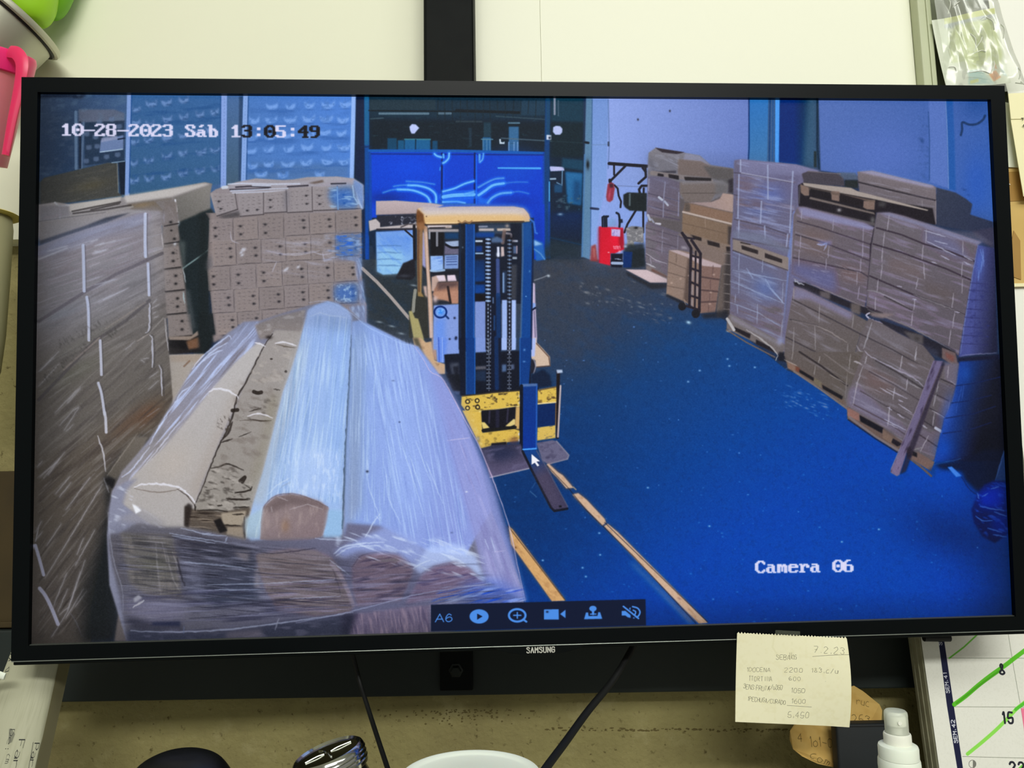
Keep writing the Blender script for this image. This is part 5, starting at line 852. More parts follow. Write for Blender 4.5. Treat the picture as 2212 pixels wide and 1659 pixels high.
    T("600,260 1300,210 1280,600 640,600", 8, 44, 7, (196,192,220), .45, .52, 3, 6, 'G', .6)
    for p in ("640,360 800,390 1000,380 1100,360","780,400 960,400 1150,360","1080,370 1180,400 1280,380","900,285 1050,290","300,180 310,260 350,280 380,290","700,560 740,470","1180,380 1200,470"): L(p, 3, (210,206,232), .7, 1.3, 'G', 1)
    for x,y in ((415,345),(400,375),(430,350),(820,545),(840,530),(945,515),(410,400)): B(x,y,20,12,(226,226,240),.85,-40,'G')
    for q in ("1290,430 1550,420 1560,500 1540,640 1510,640 1490,460","1520,640 1570,640 1590,870 1540,870","1420,900 1600,870 1605,1070 1540,1040"): P(q, (130,146,200), .7, 3, 'G'); T(q, 75, 20, 5, (200,210,245), .6, .5, 4, 2, 'G')
    P("50,470 120,400 130,520 60,560", (110,104,108), .8, 3, 'G'); P("0,0 95,0 80,520 120,960 160,1190 60,1320 0,1340", (22,30,32), .85, 4, 'G'); P("130,1170 180,1160 260,1180 140,1240", (150,128,122), .9, 2, 'G')
    # ------------------------------------------------ wrapped rolls in front
    hull = "2010,760 2060,770" 
    P("1130,205 1250,195 1480,120 1650,70 1800,35 1880,50 1990,130 2060,190 2212,265 2420,370 2520,400 2700,640 2850,900 3000,1300 3100,1700 3340,2300 3380,2560 2500,2720 200,2760 60,2300 40,1900 80,1560 160,1400 280,1260 420,1080 560,860 720,580 900,390 1000,290", (140,138,158), 1, 1.5, 'M', to=(106,104,122), g="600,900 2600,1200")
    # left film flank
    P("1130,205 1250,195 1230,380 1000,640 700,1000 300,1400 80,1600 160,1400 380,1170 560,860 720,580", (150,150,180), .95, 3, 'M', to=(140,134,140), g="1200,250 400,1200"); T("1130,205 1250,195 1200,420 700,960 300,1420 100,1560 400,1130 720,580", -50, 60, 5, (206,208,244), .8, .52, 4, 2, 'M'); T("1130,205 1200,420 700,960 300,1420 400,1130 720,580", -50, 50, 7, (100,92,96), .5, .54, 3, 2, 'M')
    for p in ("720,580 800,480 1000,320 1030,340","760,560 880,440 1000,370","800,520 900,450 960,430","560,880 640,760 700,720","380,1180 480,1000 560,880","300,1400 460,1200 620,1000","420,1100 520,960","250,1480 340,1360 440,1260","160,1440 240,1380 380,1200"): L(p, 4, (214,216,246), .85, 1.5, 'M', 1)
    # tan roll 1
    P("1240,370 1300,390 1270,440 1140,680 1090,800 1050,900 950,1120 880,1300 800,1480 750,1640 740,1900 660,1900 500,1900 150,1640 190,1500 260,1420 500,1200 700,960 860,760 1050,540", (184,178,172), 1, 2, 'M', to=(176,168,160), g="1000,600 500,1500")
    P("1240,380 1000,620 700,1010 400,1300 300,1420 500,1200 860,740", (196,186,186), .5, 10, 'M'); P("1150,680 1050,900 880,1300 760,1620 700,1560 900,1120 1060,760", (164,140,116), .6, 12, 'M'); B(560,1330,220,160,(192,176,156),.6,-40,'M')
    # brown torn roll 2
    P("1380,265 1580,270 1640,120 1560,420 1480,700 1400,920 1360,1150 1280,1400 1200,1659 1180,1800 1140,1960 960,1900 700,1850 750,1640 880,1300 1050,930 1140,680 1280,420", (160,150,142), 1, 1.5, 'M', to=(150,140,124), g="1400,400 1000,1700")
    P("1220,230 1400,160 1620,110 1590,280 1380,265 1340,330 1260,340", (138,124,116), .95, 2, 'M'); T("1220,220 1620,110 1590,290 1270,340", -10, 16, 9, (176,168,164), .6, .54, 4, 2, 'M'); B(1330,325,26,16,(40,30,28),.9,0,'M')
    for p, w in (("1360,300 1290,400 1240,500 1150,680 1080,800 1050,920 1000,1060 940,1180 870,1340 810,1500 750,1640",4.6),("870,1370 940,1355 1000,1335 1060,1355 1130,1385",4.4),("950,1165 1040,1135",5),("1090,1120 1190,1080",2.4),("1040,1000 1000,1100 960,1130",6),("1210,760 1240,770 1270,765",8),("1180,980 1250,990 1350,990",4),("1060,1560 1120,1560 1190,1540 1150,1510",4),("990,1610 1100,1620 1180,1610",4.6),("1100,1470 1140,1440 1120,1480",7),("1170,920 1270,890",2.6),("1360,500 1340,498",4),("1470,600 1460,598",5),("1040,910 1080,905",8),("1370,740 1420,745",3)):
        L(p, w, (38,28,22), .9, .9, 'M', 1)
    T("930,950 1040,960 1000,1110 920,1040", 60, 8, 5, (70,58,46), .8, .5, 4, 2, 'M')
    P("1330,800 1420,780 1380,1000 1280,1380 1200,1600 1210,1400 1300,1100", (140,126,80), .5, 10, 'M'); T("1080,680 1480,600 1250,1500 900,1500", 20, 22, 10, (116,98,84), .4, .58, 4, 4, 'M'); T("1250,420 1540,330 1450,700 1150,700", 20, 16, 9, (196,182,164), .4, .56, 4, 3, 'M')
    T("880,1340 1130,1380 1200,1650 1140,1900 760,1640", 15, 12, 6, (52,42,34), .55, .55, 4, 4, 'M', .5); T("1150,860 1400,800 1370,1000 1050,1010", 12, 14, 5, (70,58,48), .5, .55, 4, 4, 'M', .5); T("900,1340 1200,1400 1150,1900 760,1640", 10, 20, 8, (196,184,166), .5, .56, 4, 4, 'M')
    # white bands
    for p, w in (("855,760 900,735 980,745 1040,770 1085,810",6),("1220,370 1260,378 1300,400",5),("1380,375 1450,365 1550,395",5.4),("1160,955 1230,935 1300,945 1360,970",4.6),("260,1520 330,1500 480,1495 600,1520 680,1570 740,1640",6.4)): L(p, w, (226,222,230), .97, 1, 'M', 1)
    L("260,1530 330,1545 450,1560 560,1550 620,1530", 3.2, (120,100,84), .8, 1, 'M', 1); L("600,1535 680,1590 735,1660", 3.4, (60,46,40), .8, 1, 'M', 1); L("1390,385 1470,400 1540,410", 3.6, (90,74,54), .8, 1, 'M', 1); L("1100,990 1180,985 1340,1000", 3, (80,64,50), .7, 1, 'M', 1); L("850,770 850,790", 3, (190,190,200), .8, 1, 'M')
    # white film roll 3 (M/N)
    P("1640,110 1700,70 1800,38 1880,55 1960,110 1990,170 1985,300 1975,600 1940,1200 1920,1659 1915,1900 1500,1900 1180,1960 1150,1850 1200,1660 1280,1400 1380,1000 1440,760 1500,600 1560,420", (172,184,232), 1, 2, 'M', to=(180,192,230), g="1700,100 1600,1600")
    P("1560,420 1640,200 1600,500 1500,900 1380,1300 1280,1659 1180,1659 1280,1400 1400,960", (178,182,178), .7, 12, 'M'); P("1860,200 1990,200 1940,1200 1920,1659 1800,1659 1840,1000", (160,180,234), .6, 14, 'M')
    T("1560,420 1640,150 1980,150 1940,1200 1920,1640 1300,1640 1400,960", 96, 90, 3.2, (220,232,250), .5, .5, 3.4, 2, 'M'); T("1560,420 1640,150 1980,150 1940,1200 1920,1640 1300,1640 1400,960", 97, 90, 4, (130,150,196), .4, .54, 3.4, 2, 'M')
    T("1500,500 1700,300 1700,1300 1350,1500 1400,1000", 103, 90, 3.4, (216,228,240), .4, .5, 3.4, 4, 'M')
    P("1640,110 1790,60 1990,130 1990,190 1800,150 1650,150", (186,194,240), .6, 4, 'M'); L("1660,160 1740,130 1800,150 1940,170", 3, (216,224,250), .6, 2, 'M')
    P("1560,1230 1640,1200 1920,1240 1918,1600 1700,1590 1480,1560", (200,208,246), .5, 8, 'M'); T("1490,1220 1920,1230 1920,1640 1330,1640", 92, 16, 4, (230,236,252), .45, .52, 3, 4, 'M')
    L("1490,1450 1400,1500 1320,1580", 3, (214,222,240), .8, 1.6, 'M'); L("1500,1480 1430,1520", 3, (150,160,180), .6, 1.6, 'M')
    L("1988,310 1975,600 1945,1200 1925,1659 1915,1850", 5, (34,52,66), .95, 1.2, 'M', 0, 7); L("1995,330 1990,400", 4, (20,26,40), .9, 1, 'M')
    # right film mass
    P("1990,200 2060,190 2212,265 2420,370 2520,400 2640,560 2700,640 2850,900 3000,1300 3100,1700 2900,2060 2000,2000 1930,1900 1945,1200 1985,500", (158,170,224), 1, 2, 'M', to=(158,158,218), g="2050,900 3000,1100")
    P("2000,300 2100,280 2080,900 2070,1659 1940,1900 1935,1600 1960,1000", (150,162,196), .8, 8, 'M', to=(150,156,186)); P("2250,400 2420,380 2560,900 2640,1500 2500,1900 2300,1700 2200,1000", (182,192,246), .5, 26, 'M'); P("2600,560 2700,640 2850,900 3000,1300 3100,1700 2950,1900 2800,1300", (166,164,224), .6, 14, 'M')
    T("270,250 420,240 460,900 460,1100 240,1060", 91, 70, 2.6, (206,216,240), .5, .52, 3.4, 2, 'O'); T("280,160 560,230 800,1000 860,1250 460,1200 400,700", 80, 90, 3.4, (214,222,252), .5, .5, 3.2, 4, 'O'); T("280,160 560,230 800,1000 860,1250 460,1200 400,700", 79, 80, 4.4, (130,140,206), .4, .54, 3.4, 4, 'O'); T("260,130 560,230 640,600 300,600", 88, 60, 3.4, (190,198,246), .4, .5, 3, 4, 'O')
    P("640,370 680,380 720,430 830,640 940,900 1040,1240 1100,1460 900,1370 860,1200 760,800 700,560", (160,156,214), .85, 5, 'O', to=(166,156,208)); T("700,450 760,560 1090,1440 930,1360 780,800", 70, 60, 6, (200,188,232), .45, .52, 3, 4, 'O'); T("700,450 760,560 1090,1440 930,1360 780,800", 70, 60, 8, (130,116,172), .4, .54, 3, 4, 'O')
    L("560,235 600,290 640,360 690,385 720,430 800,580 880,730 960,930 1020,1110 1060,1300 1095,1460", 2.6, (226,196,226), .85, 1.2, 'O', 1); L("720,690 830,675", 2.2, (216,200,232), .8, 1, 'O'); L("945,1222 1000,1215", 2, (206,190,226), .7, 1, 'O'); L("690,560 760,790 850,1110 900,1340", 2, (140,130,190), .6, 1.4, 'O')
    for p in ("340,850 350,920 400,1060","380,1050 400,1070","430,850 440,960 500,1090","500,700 560,880 610,1050","540,760 600,930","620,790 700,990","570,690 640,880","930,1150 950,1220","900,1160 920,1210","340,780 345,850"): L(p, 3, (220,226,250), .6, 1.4, 'O', 1)
    B(338,836,7,6,(40,48,76),.95,0,'O'); B(492,600,5,4,(60,70,110),.8,0,'O'); B(742,1128,6,4,(90,96,140),.7,0,'O'); B(812,933,6,4,(230,230,245),.8,0,'O'); B(462,402,8,4,(110,116,160),.7,0,'O')
    L("60,30 80,28 150,25 260,80 340,145 430,190 500,225 560,235", 2.6, (196,206,246), .7, 1.4, 'O', 1)
    # torn paper between rolls
    P("660,340 740,370 960,390 1180,350 1140,600 980,580 660,510", (92,78,64), 1, 1.5, 'N'); T("670,380 960,400 960,540 680,510", 5, 34, 4, (150,130,106), .8, .5, 4, 1, 'N'); T("670,380 960,400 960,540 680,510", 5, 34, 5, (40,30,24), .8, .54, 4, 1, 'N'); P("950,400 1150,380 1140,440 1110,500 960,490", (168,150,122), .95, 1.5, 'N'); P("1000,510 1120,510 1130,600 990,570", (160,140,112), .95, 1.5, 'N'); P("890,460 945,440 1000,540 940,560", (20,16,16), .95, 1.2, 'N')
    for p in ("760,380 920,375 1000,390","1060,240 1180,215 1195,190","1000,290 1180,290","1050,355 1170,350","1040,410 1130,410","740,330 745,380","960,495 1100,500","1135,430 1140,600","920,340 960,340"): L(p, 4.6, (34,26,20), .9, 1, 'N', 1)
    P("660,350 690,320 720,340 690,520 655,500", (40,30,26), .9, 2, 'N')
    # core end of roll 3
    P("1265,470 1290,350 1380,268 1500,248 1620,268 1740,310 1808,360 1800,450 1760,580 1640,620 1440,630 1260,610", (150,124,122), 1, 1.2, 'N', to=(140,112,116), g="1400,300 1600,600"); P("1300,350 1400,270 1520,255 1740,315 1800,370 1700,350 1500,330 1340,400", (112,88,88), .8, 5, 'N'); T("1280,350 1800,340 1760,600 1270,600", 95, 22, 7, (178,150,140), .45, .54, 3, 2, 'N'); B(1460,500,40,60,(150,112,80),.6,0,'N'); L("1265,480 1290,350 1380,265 1500,246 1620,268 1800,350", 3, (90,70,76), .7, 1.4, 'N', 1)
    for p in ("1350,350 1355,390","1400,270 1480,300","1500,370 1640,330 1760,370"): L(p, 3, (190,176,180), .6, 1.4, 'N')
    P("1140,440 1280,360 1260,600 1150,600 1135,520", (176,192,206), .85, 3, 'N'); T("1140,440 1290,340 1260,600 1150,600", 100, 40, 4, (216,228,232), .5, .5, 3, 2, 'N'); P("1800,370 1915,380 1905,600 1760,600", (166,190,222), .85, 3, 'N')
    # lower wrapped ends
    P("60,560 150,480 300,470 520,510 640,510 840,540 990,580 1200,620 1700,600 1920,600 1950,480 2212,500 3340,1100 3370,1320 2700,1300 2212,1340 1300,1400 200,1420 150,1100 60,700", (100,97,107), 1, 3, 'N', to=(112,108,138), g="500,800 2200,900")
    P("50,380 90,210 200,140 290,120 200,220 150,420 300,460 150,560 60,560", (140,138,158), .9, 3, 'N'); T("50,380 90,210 300,110 200,420 600,500 60,560", 20, 20, 7, (206,206,222), .6, .54, 4, 2, 'N'); P("120,460 300,360 520,480 440,500 200,470", (150,146,154), .7, 5, 'N'); P("240,325 290,350 315,380 270,405", (240,240,246), .95, 1.2, 'N'); L("280,350 380,400 460,465", 3.6, (180,176,180), .6, 1.6, 'N')
    P("150,560 560,580 610,900 640,1080 400,1080 220,950 160,720", (116,108,96), .95, 4, 'N'); T("160,570 600,600 640,1080 240,960", 85, 30, 8, (150,136,120), .6, .52, 4, 3, 'N'); T("160,570 600,600 640,1080 240,960", 5, 40, 7, (60,56,50), .6, .53, 4, 3, 'N'); B(420,820,120,80,(106,106,66),.5,20,'N'); P("60,600 160,580 210,950 150,1000 100,840", (92,88,94), .8, 4, 'N')
    for p in ("430,640 440,800 470,1050","510,680 560,900 620,1020","480,640 520,800","560,700 610,850"): L(p, 4, (176,166,160), .6, 1.6, 'N', 1)
    P("590,620 720,560 1180,680 1230,780 1220,960 1270,1100 900,1140 660,1000", (60,56,64), .9, 6, 'N', to=(58,64,84)); T("590,560 1250,660 1280,1100 660,1040", 7, 60, 5, (170,166,190), .55, .54, 4, 3, 'N'); T("590,560 1250,660 1280,1100 660,1040", 7, 60, 6, (22,24,34), .7, .54, 4, 3, 'N'); P("620,780 800,840 760,930 700,950 640,880", (150,146,168), .7, 8, 'N'); P("1040,700 1180,700 1160,790 1100,760", (150,138,140), .7, 4, 'N'); P("1220,840 1255,840 1260,1000 1215,990", (150,140,146), .7, 3, 'N'); P("720,880 800,850 830,1080 720,1100", (126,124,146), .6, 8, 'N')
    P("1230,730 1500,690 1700,700 1830,760 1900,850 1960,1000 2000,1130 1980,1190 1700,1220 1400,1180 1300,1000 1250,850", (140,114,110), .95, 3, 'N', to=(128,106,112)); T("1250,740 1820,760 2000,1150 1400,1180", 6, 60, 6, (88,70,74), .6, .52, 4, 3, 'N'); T("1250,740 1820,760 2000,1150 1400,1180", 3, 60, 4, (176,154,160), .55, .54, 4, 3, 'N'); P("1300,690 1500,690 1800,720 1840,790 1500,740", (150,130,150), .6, 5, 'N')
    L("1830,800 1900,900 1960,1020 2000,1130", 9, (170,154,170), .7, 3, 'N', 1); L("1840,850 1880,960 1900,1050", 4, (70,60,70), .7, 1.6, 'N', 1)
    # right cores
    P("265,1290 310,1240 400,1222 500,1235 560,1290 550,1340 500,1450 290,1480 270,1400", (120,100,116), .95, 3, 'O'); T("265,1290 400,1222 560,1290 500,1460 280,1480", -8, 40, 5, (166,148,176), .6, .52, 4, 2, 'O'); T("265,1290 400,1222 560,1290 500,1460 280,1480", -8, 40, 5, (60,50,76), .7, .54, 4, 2, 'O'); L("270,1290 310,1240 400,1222 500,1232 560,1295", 3, (70,60,80), .8, 1.4, 'O', 1)
    P("600,1330 660,1290 760,1270 830,1300 910,1370 880,1410 700,1440 520,1470", (128,106,134), .95, 3, 'O'); T("600,1330 760,1270 910,1370 700,1440 520,1470", -10, 40, 5, (180,164,200), .6, .52, 4, 2, 'O'); T("600,1330 760,1270 910,1370 700,1440 520,1470", -10, 40, 4, (66,56,100), .6, .54, 4, 2, 'O'); L("600,1325 660,1290 760,1270 840,1305", 3, (90,70,90), .8, 1.4, 'O', 1)
    P("560,1290 620,1200 760,1180 860,1240 900,1360 830,1300 760,1265 660,1285 590,1330", (200,204,246), .85, 4, 'O'); P("420,1100 560,1150 620,1220 560,1290 480,1230 300,1220 230,1250 180,1220 300,1160", (170,172,226), .8, 5, 'O'); T("180,1100 900,1180 900,1360 500,1290 200,1240", 20, 30, 6, (224,228,250), .6, .54, 4, 3, 'O')
    for p in ("180,1230 230,1195 330,1180 420,1175","190,1240 260,1200 400,1190","330,1150 370,1080 400,1040","560,1300 590,1280 640,1260","160,1260 200,1290 250,1330"): L(p, 4, (220,224,246), .7, 1.5, 'O', 1)
    P("800,1370 960,1360 1090,1440 1095,1465 780,1465", (60,90,200), .55, 12, 'O'); T("700,1380 1090,1400 1095,1465 640,1470", -14, 40, 4, (30,66,190), .7, .52, 4, 3, 'O'); T("700,1380 1090,1400 1095,1465 640,1470", -14, 40, 4, (200,204,250), .6, .54, 4, 3, 'O')
    # wrap lines & bottom
    T("80,600 600,560 1250,660 2000,800 2000,1180 300,1280 160,1000", 5, 70, 3.4, (34,34,46), .55, .53, 4, 8, 'N'); T("80,600 600,560 1250,660 2000,800 2000,1180 300,1280 160,1000", 4, 60, 2.6, (186,182,206), .4, .58, 4, 8, 'N')
    T("160,1000 3000,800 3340,1300 200,1400", -3, 90, 5, (36,36,60), .55, .55, 4, 10, 'N'); T("160,1000 3000,800 3340,1300 200,1400", -3, 90, 4, (166,160,196), .45, .56, 4, 10, 'N')
    P("170,1080 650,1090 660,1260 400,1290 190,1190", (140,132,156), .7, 12, 'N'); P("180,1210 400,1280 640,1270 640,1340 240,1330", (40,40,54), .8, 6, 'N'); P("400,1268 620,1262 625,1300 400,1292", (24,30,60), .8, 2, 'N')
    P("200,1330 900,1350 1300,1290 2000,1210 2020,1240 1990,1380 1300,1420 200,1440", (46,50,70), .9, 5, 'N'); T("200,1340 2000,1230 2000,1380 200,1430", -2, 30, 8, (110,106,130), .6, .54, 4, 4, 'N'); P("1000,1350 1270,1320 1280,1390 980,1400", (130,118,130), .7, 5, 'N')
    P("270,1520 560,1480 700,1475 640,1470 640,1610 250,1620", (130,112,140), .9, 3, 'O'); T("270,1520 640,1475 640,1610 260,1620", 80, 30, 4, (186,160,180), .6, .5, 4, 2, 'O'); T("270,1520 640,1475 640,1610 260,1620", 80, 30, 5, (80,66,100), .5, .54, 4, 2, 'O'); P("220,1520 290,1510 260,1620 215,1620", (30,30,50), .8, 5, 'O')
    L("230,1335 450,1345 900,1335 1300,1290 1700,1235 2000,1190", 4.6, (190,190,216), .9, 1.2, 'N', 1); L("0,1560 200,1520 400,1470 600,1420 800,1390 930,1370", 3, (190,188,222), .8, 1.2, 'O', 1)
    L("250,1150 335,1095", 5.6, (214,210,216), .95, 1, 'N'); P("250,1080 290,1050 325,1075 260,1110", (190,186,196), .9, 1.4, 'N'); L("650,1360 655,1300", 3, (120,130,170), .6, 1.4, 'N'); L("1380,1330 1410,1240", 3.6, (190,186,206), .7, 1.4, 'N')
    for p in ("540,560 700,590 900,620 1000,640","560,580 900,640","630,520 720,540 840,570 990,580","800,570 870,560","980,630 1000,590","1700,600 1800,610 2000,620","1860,720 1920,670 2100,640","660,790 1000,820 1240,850","840,970 1300,960 1850,930","900,1010 1300,1010","1500,1080 1900,1060"): L(p, 3.6, (206,210,236), .72, 1.4, 'N', 1)
    for p in ("580,600 800,660 1000,700 1200,720","1220,700 1380,720 1700,680","600,690 900,720","900,1150 1500,1090","700,1240 1250,1200"): L(p, 3.6, (36,36,50), .7, 1.6, 'N', 1)
    L("600,760 620,860 660,980", 5, (30,28,34), .8, 2, 'N', 1); L("50,400 60,560 100,800 160,1000 170,1180", 3, (170,168,186), .6, 1.6, 'N', 1)
    # ------------------------------------------------ colour balance of the camera
    P("1390,330 1600,340 1740,366 2150,470 2165,900 2000,1010 1570,700 1440,650", (52,54,74), .2, 14, '')
    P("455,400 770,385 790,720 600,700 460,720", (90,92,108), .22, 10, '')
    P("235,1140 560,1160 1000,1240 1100,1400 250,1400", (52,54,74), .26, 16, ''); P("80,470 340,455 352,640 80,760", (150,156,182), .34, 20, ''); P("80,760 360,640 372,830 80,1000", (120,122,124), .25, 20, '')
    a = np.clip(c.a, 0, 1); R, G, Bl = a[...,0], a[...,1], a[...,2]; lum = .3*R+.59*G+.11*Bl
    s_ = (R-Bl)/np.maximum(R, .02); amt = np.clip(.40-(s_-.22)*1.2, .08, .40)*(s_ > -.02)*(lum > .05); warm = amt[..., None]
    cool = np.stack([lum*.985, lum*.99, lum*1.035+.006], -1); a = a*(1-warm)+cool*warm
    R, G, Bl = a[...,0].copy(), a[...,1].copy(), a[...,2].copy()
    d0 = np.clip((Bl-2*R)/.2, 0, 1)*np.clip((.42-lum)/.15, 0, 1)*np.clip((lum-.09)/.08, 0, 1); t = np.clip((Bl-R)/.22, 0, 1)*np.clip(lum/.45, 0, 1); R *= 1-.125*t; G *= 1-.02*t; Bl *= 1+.02*t
    d = d0; R = R-.055*d; G = G*(1+.05*d); Bl = Bl*(1+.12*d)
    c.a = np.clip(np.stack([R, G, Bl], -1), 0, 1).astype(np.float32)
    # ------------------------------------------------ on-screen display
    def grain():
        n = rng.normal(0, 1, c.a.shape[:2]).astype(np.float32); n = n*.6+blur(n, .8)*1.1
        c.a += (n*.013)[..., None]*np.array([1,1,1.15], np.float32)
        Y, X = np.mgrid[0:c.h, 0:c.w]; u, v = (X-1125)/1060., (Y-800)/600.
        k = np.clip((np.maximum(np.abs(u), .0)-.86)/.14, 0, 1)**1.5
        c.a *= (1-.5*k*(u < 0)-.5*k*(u > 0)*np.clip((v+.2)*1.5, 0, 1))[..., None].astype(np.float32)
        kb = np.clip((Y-(1392-(X-68)*.0297-60))/60, 0, 1); c.a *= (1-.2*kb)[..., None].astype(np.float32)
    for y in range(195, 1460):
        xe = int(88-(y-204)*.0168)+3; c.a[y, max(0,xe-40):xe] = c.a[y, xe]
    grain()
    osd(c, '10-28-2023 Sáb 13:05:49', 131.5, 267, 24.42, 26, .0088, (16,18,21,22))
    osd(c, 'Camera 06', 1631.5, 1211.5, 23.85, 26.5, -.0135)
    P("132,155 2103,103 2108,345 132,400", (12,22,48), 1, .6, 'P')
    bl = (74,140,228)
    for p in ("172,312 213,240 248,310","185,288 236,286","318,250 296,240 274,262 268,290 282,308 305,308 324,292 318,272 295,268 272,282"): L(p, 2.1, bl, 1, .5, 'P', 1 if p[0]=='3' else 0)
    P([(574+88*np.cos(t),262+66*np.sin(t)) for t in np.linspace(0,6.283,40)], bl, 1, .6, 'P'); P("556,236 556,292 606,262", (12,22,48), 1, .5, 'P')
    L([(924+76*np.cos(t),252+57*np.sin(t)) for t in np.linspace(0,6.2832,40)], 4.8, bl, 1, .6, 'P'); L("892,252 958,252", 2.8, bl, 1, .5, 'P'); L("925,226 925,278", 2.8, bl, 1, .5, 'P'); L("980,290 1008,310", 4.4, bl, 1, .6, 'P')
    P("1170,198 1305,195 1307,290 1170,290", bl, 1, .6, 'P'); P("1318,240 1368,200 1368,278", bl, 1, .6, 'P'); B(1198,218,12,9,(12,22,48),1,0,'P')
    P([(1620+34*np.cos(t),190+26*np.sin(t)) for t in np.linspace(0,6.283,26)], bl, 1, .6, 'P'); L("1620,200 1622,240", 5, bl, 1, .6, 'P'); L("1598,241 1648,240", 2.6, bl, 1, .5, 'P'); P("1556,226 1576,226 1580,258 1662,256 1668,222 1686,222 1706,284 1538,288", bl, 1, .6, 'P')
    P("1884,212 1918,210 1966,250 1966,276 1940,270 1918,254 1884,254", bl, 1, .6, 'P'); P("1950,190 1966,176 1966,206", bl, 1, .5, 'P'); L("1900,170 2038,280", 3.6, bl, 1, .5, 'P'); L("1990,205 2012,218 2008,240 2000,250", 3, bl, 1, .5, 'P', 1); L("1985,172 2030,186 2052,220 2040,255 2020,268", 3.4, bl, 1, .5, 'P', 1); B(1994,274,8,6,bl,1,0,'P')
    P("1195,1040 1272,1105 1240,1108 1262,1140 1245,1150 1222,1118 1198,1138", (20,26,60), .8, 1.6, 'I'); P("1195,1040 1272,1105 1240,1108 1265,1142 1248,1152 1224,1118 1196,1136", (240,240,248), 1, .5, 'I')
    return np.clip(c.a, 0, 1)
# ---------------------------------------------------------------- materials
M = dict(
 panel=mat('cream_laminate', (240,241,216), .55, noise=(3,.25,(233,234,206)), bump=(60,.03)),
 panel2=mat('cream_laminate_pale', (244,245,224), .5, noise=(3,.2,(239,240,216)), bump=(60,.03)),
 plaster=mat('olive_plaster', (196,184,122), .9, noise=(26,.8,(160,144,88),10), bump=(160,.6)),
 board=mat('brown_board', (66,53,24), .7, noise=(30,.5,(50,40,18)), bump=(80,.1)),
 rail=mat('dark_rail', (33,42,40), .62, noise=(20,.5,(30,36,33)), bump=(90,.12)),
 post=mat('black_paint', (6,10,10), .6, spec=.15, noise=(60,.3,(20,24,22)), bump=(120,.08)),
 trim=mat('grey_green_steel', (196,202,168), .5, noise=(30,.4,(180,186,150))),
 cabinet=mat('dull_green_steel', (92,97,74), .6, noise=(14,.4,(98,104,80))),
 bezel=mat('black_plastic', (4,8,10), .38, spec=.14), bezel2=mat('black_plastic_matte', (5,9,9), .5, spec=.14),
 silver=mat('silver_edge', (150,158,150), .3, metal=.7), lip=mat('dark_grey_edge', (92,96,90), .4, metal=.5),
 cable=mat('black_rubber', (12,14,15), .55), steel=mat('brushed_steel', (206,207,188), .5, metal=.7, noise=(5,.6,(150,150,132),3)),
 chrome=mat('chrome', (200,202,196), .12, metal=1), glass=mat('dark_jar_glass', (26,30,28), .08, spec=.6),
 green=mat('light_green_plastic', (172,228,46), .42, sss=.1), green2=mat('dark_green_plastic', (112,180,6), .42),
 pink=mat('pink_plastic', (255,28,120), .3, sss=.25, noise=(12,.4,(255,80,140))), pinkh=mat('pink_handle_plastic', (236,50,100), .35, sss=.2), pinkb=mat('faded_pink_plastic', (232,128,140), .4, sss=.2),
 white=mat('white_plastic', (240,246,230), .4, sss=.05), clear=mat('frosted_plastic', (240,246,228), .3, alpha=.5), pump=mat('white_pump', (238,240,226), .4),
 black=mat('matt_black_plastic', (20,25,28), .6, noise=(40,.4,(28,34,38))), blackg=mat('glossy_black_bowl', (14,16,17), .35),
 beige=mat('beige_plastic', (176,170,128), .5, noise=(8,.5,(150,158,130))), yellow=mat('yellow_lid', (232,214,110), .4),
 kraft=mat('kraft_paper', (214,182,112), .85, noise=(22,.5,(196,160,88))), tapeb=mat('brown_tape', (176,138,74), .35, noise=(16,.5,(150,112,54))),
 paper=mat('white_paper', (246,246,236), .8), cream=mat('cream_card', (248,242,196), .8), sleeve=mat('milky_sleeve', (222,226,206), .3), wood=mat('board_edge', (164,163,136), .8, noise=(60,.7,(120,119,94))),
 counter=mat('grey_counter', (150,148,136), .5), floorm=mat('grey_floor', (120,118,110), .7), ceil=mat('white_ceiling', (235,235,225), .9), ink=mat('black_ink', (22,22,24), .7), letter=mat('silver_letter', (206,206,196), .5), hook=mat('wire_hook', (90,92,88), .3, metal=1))
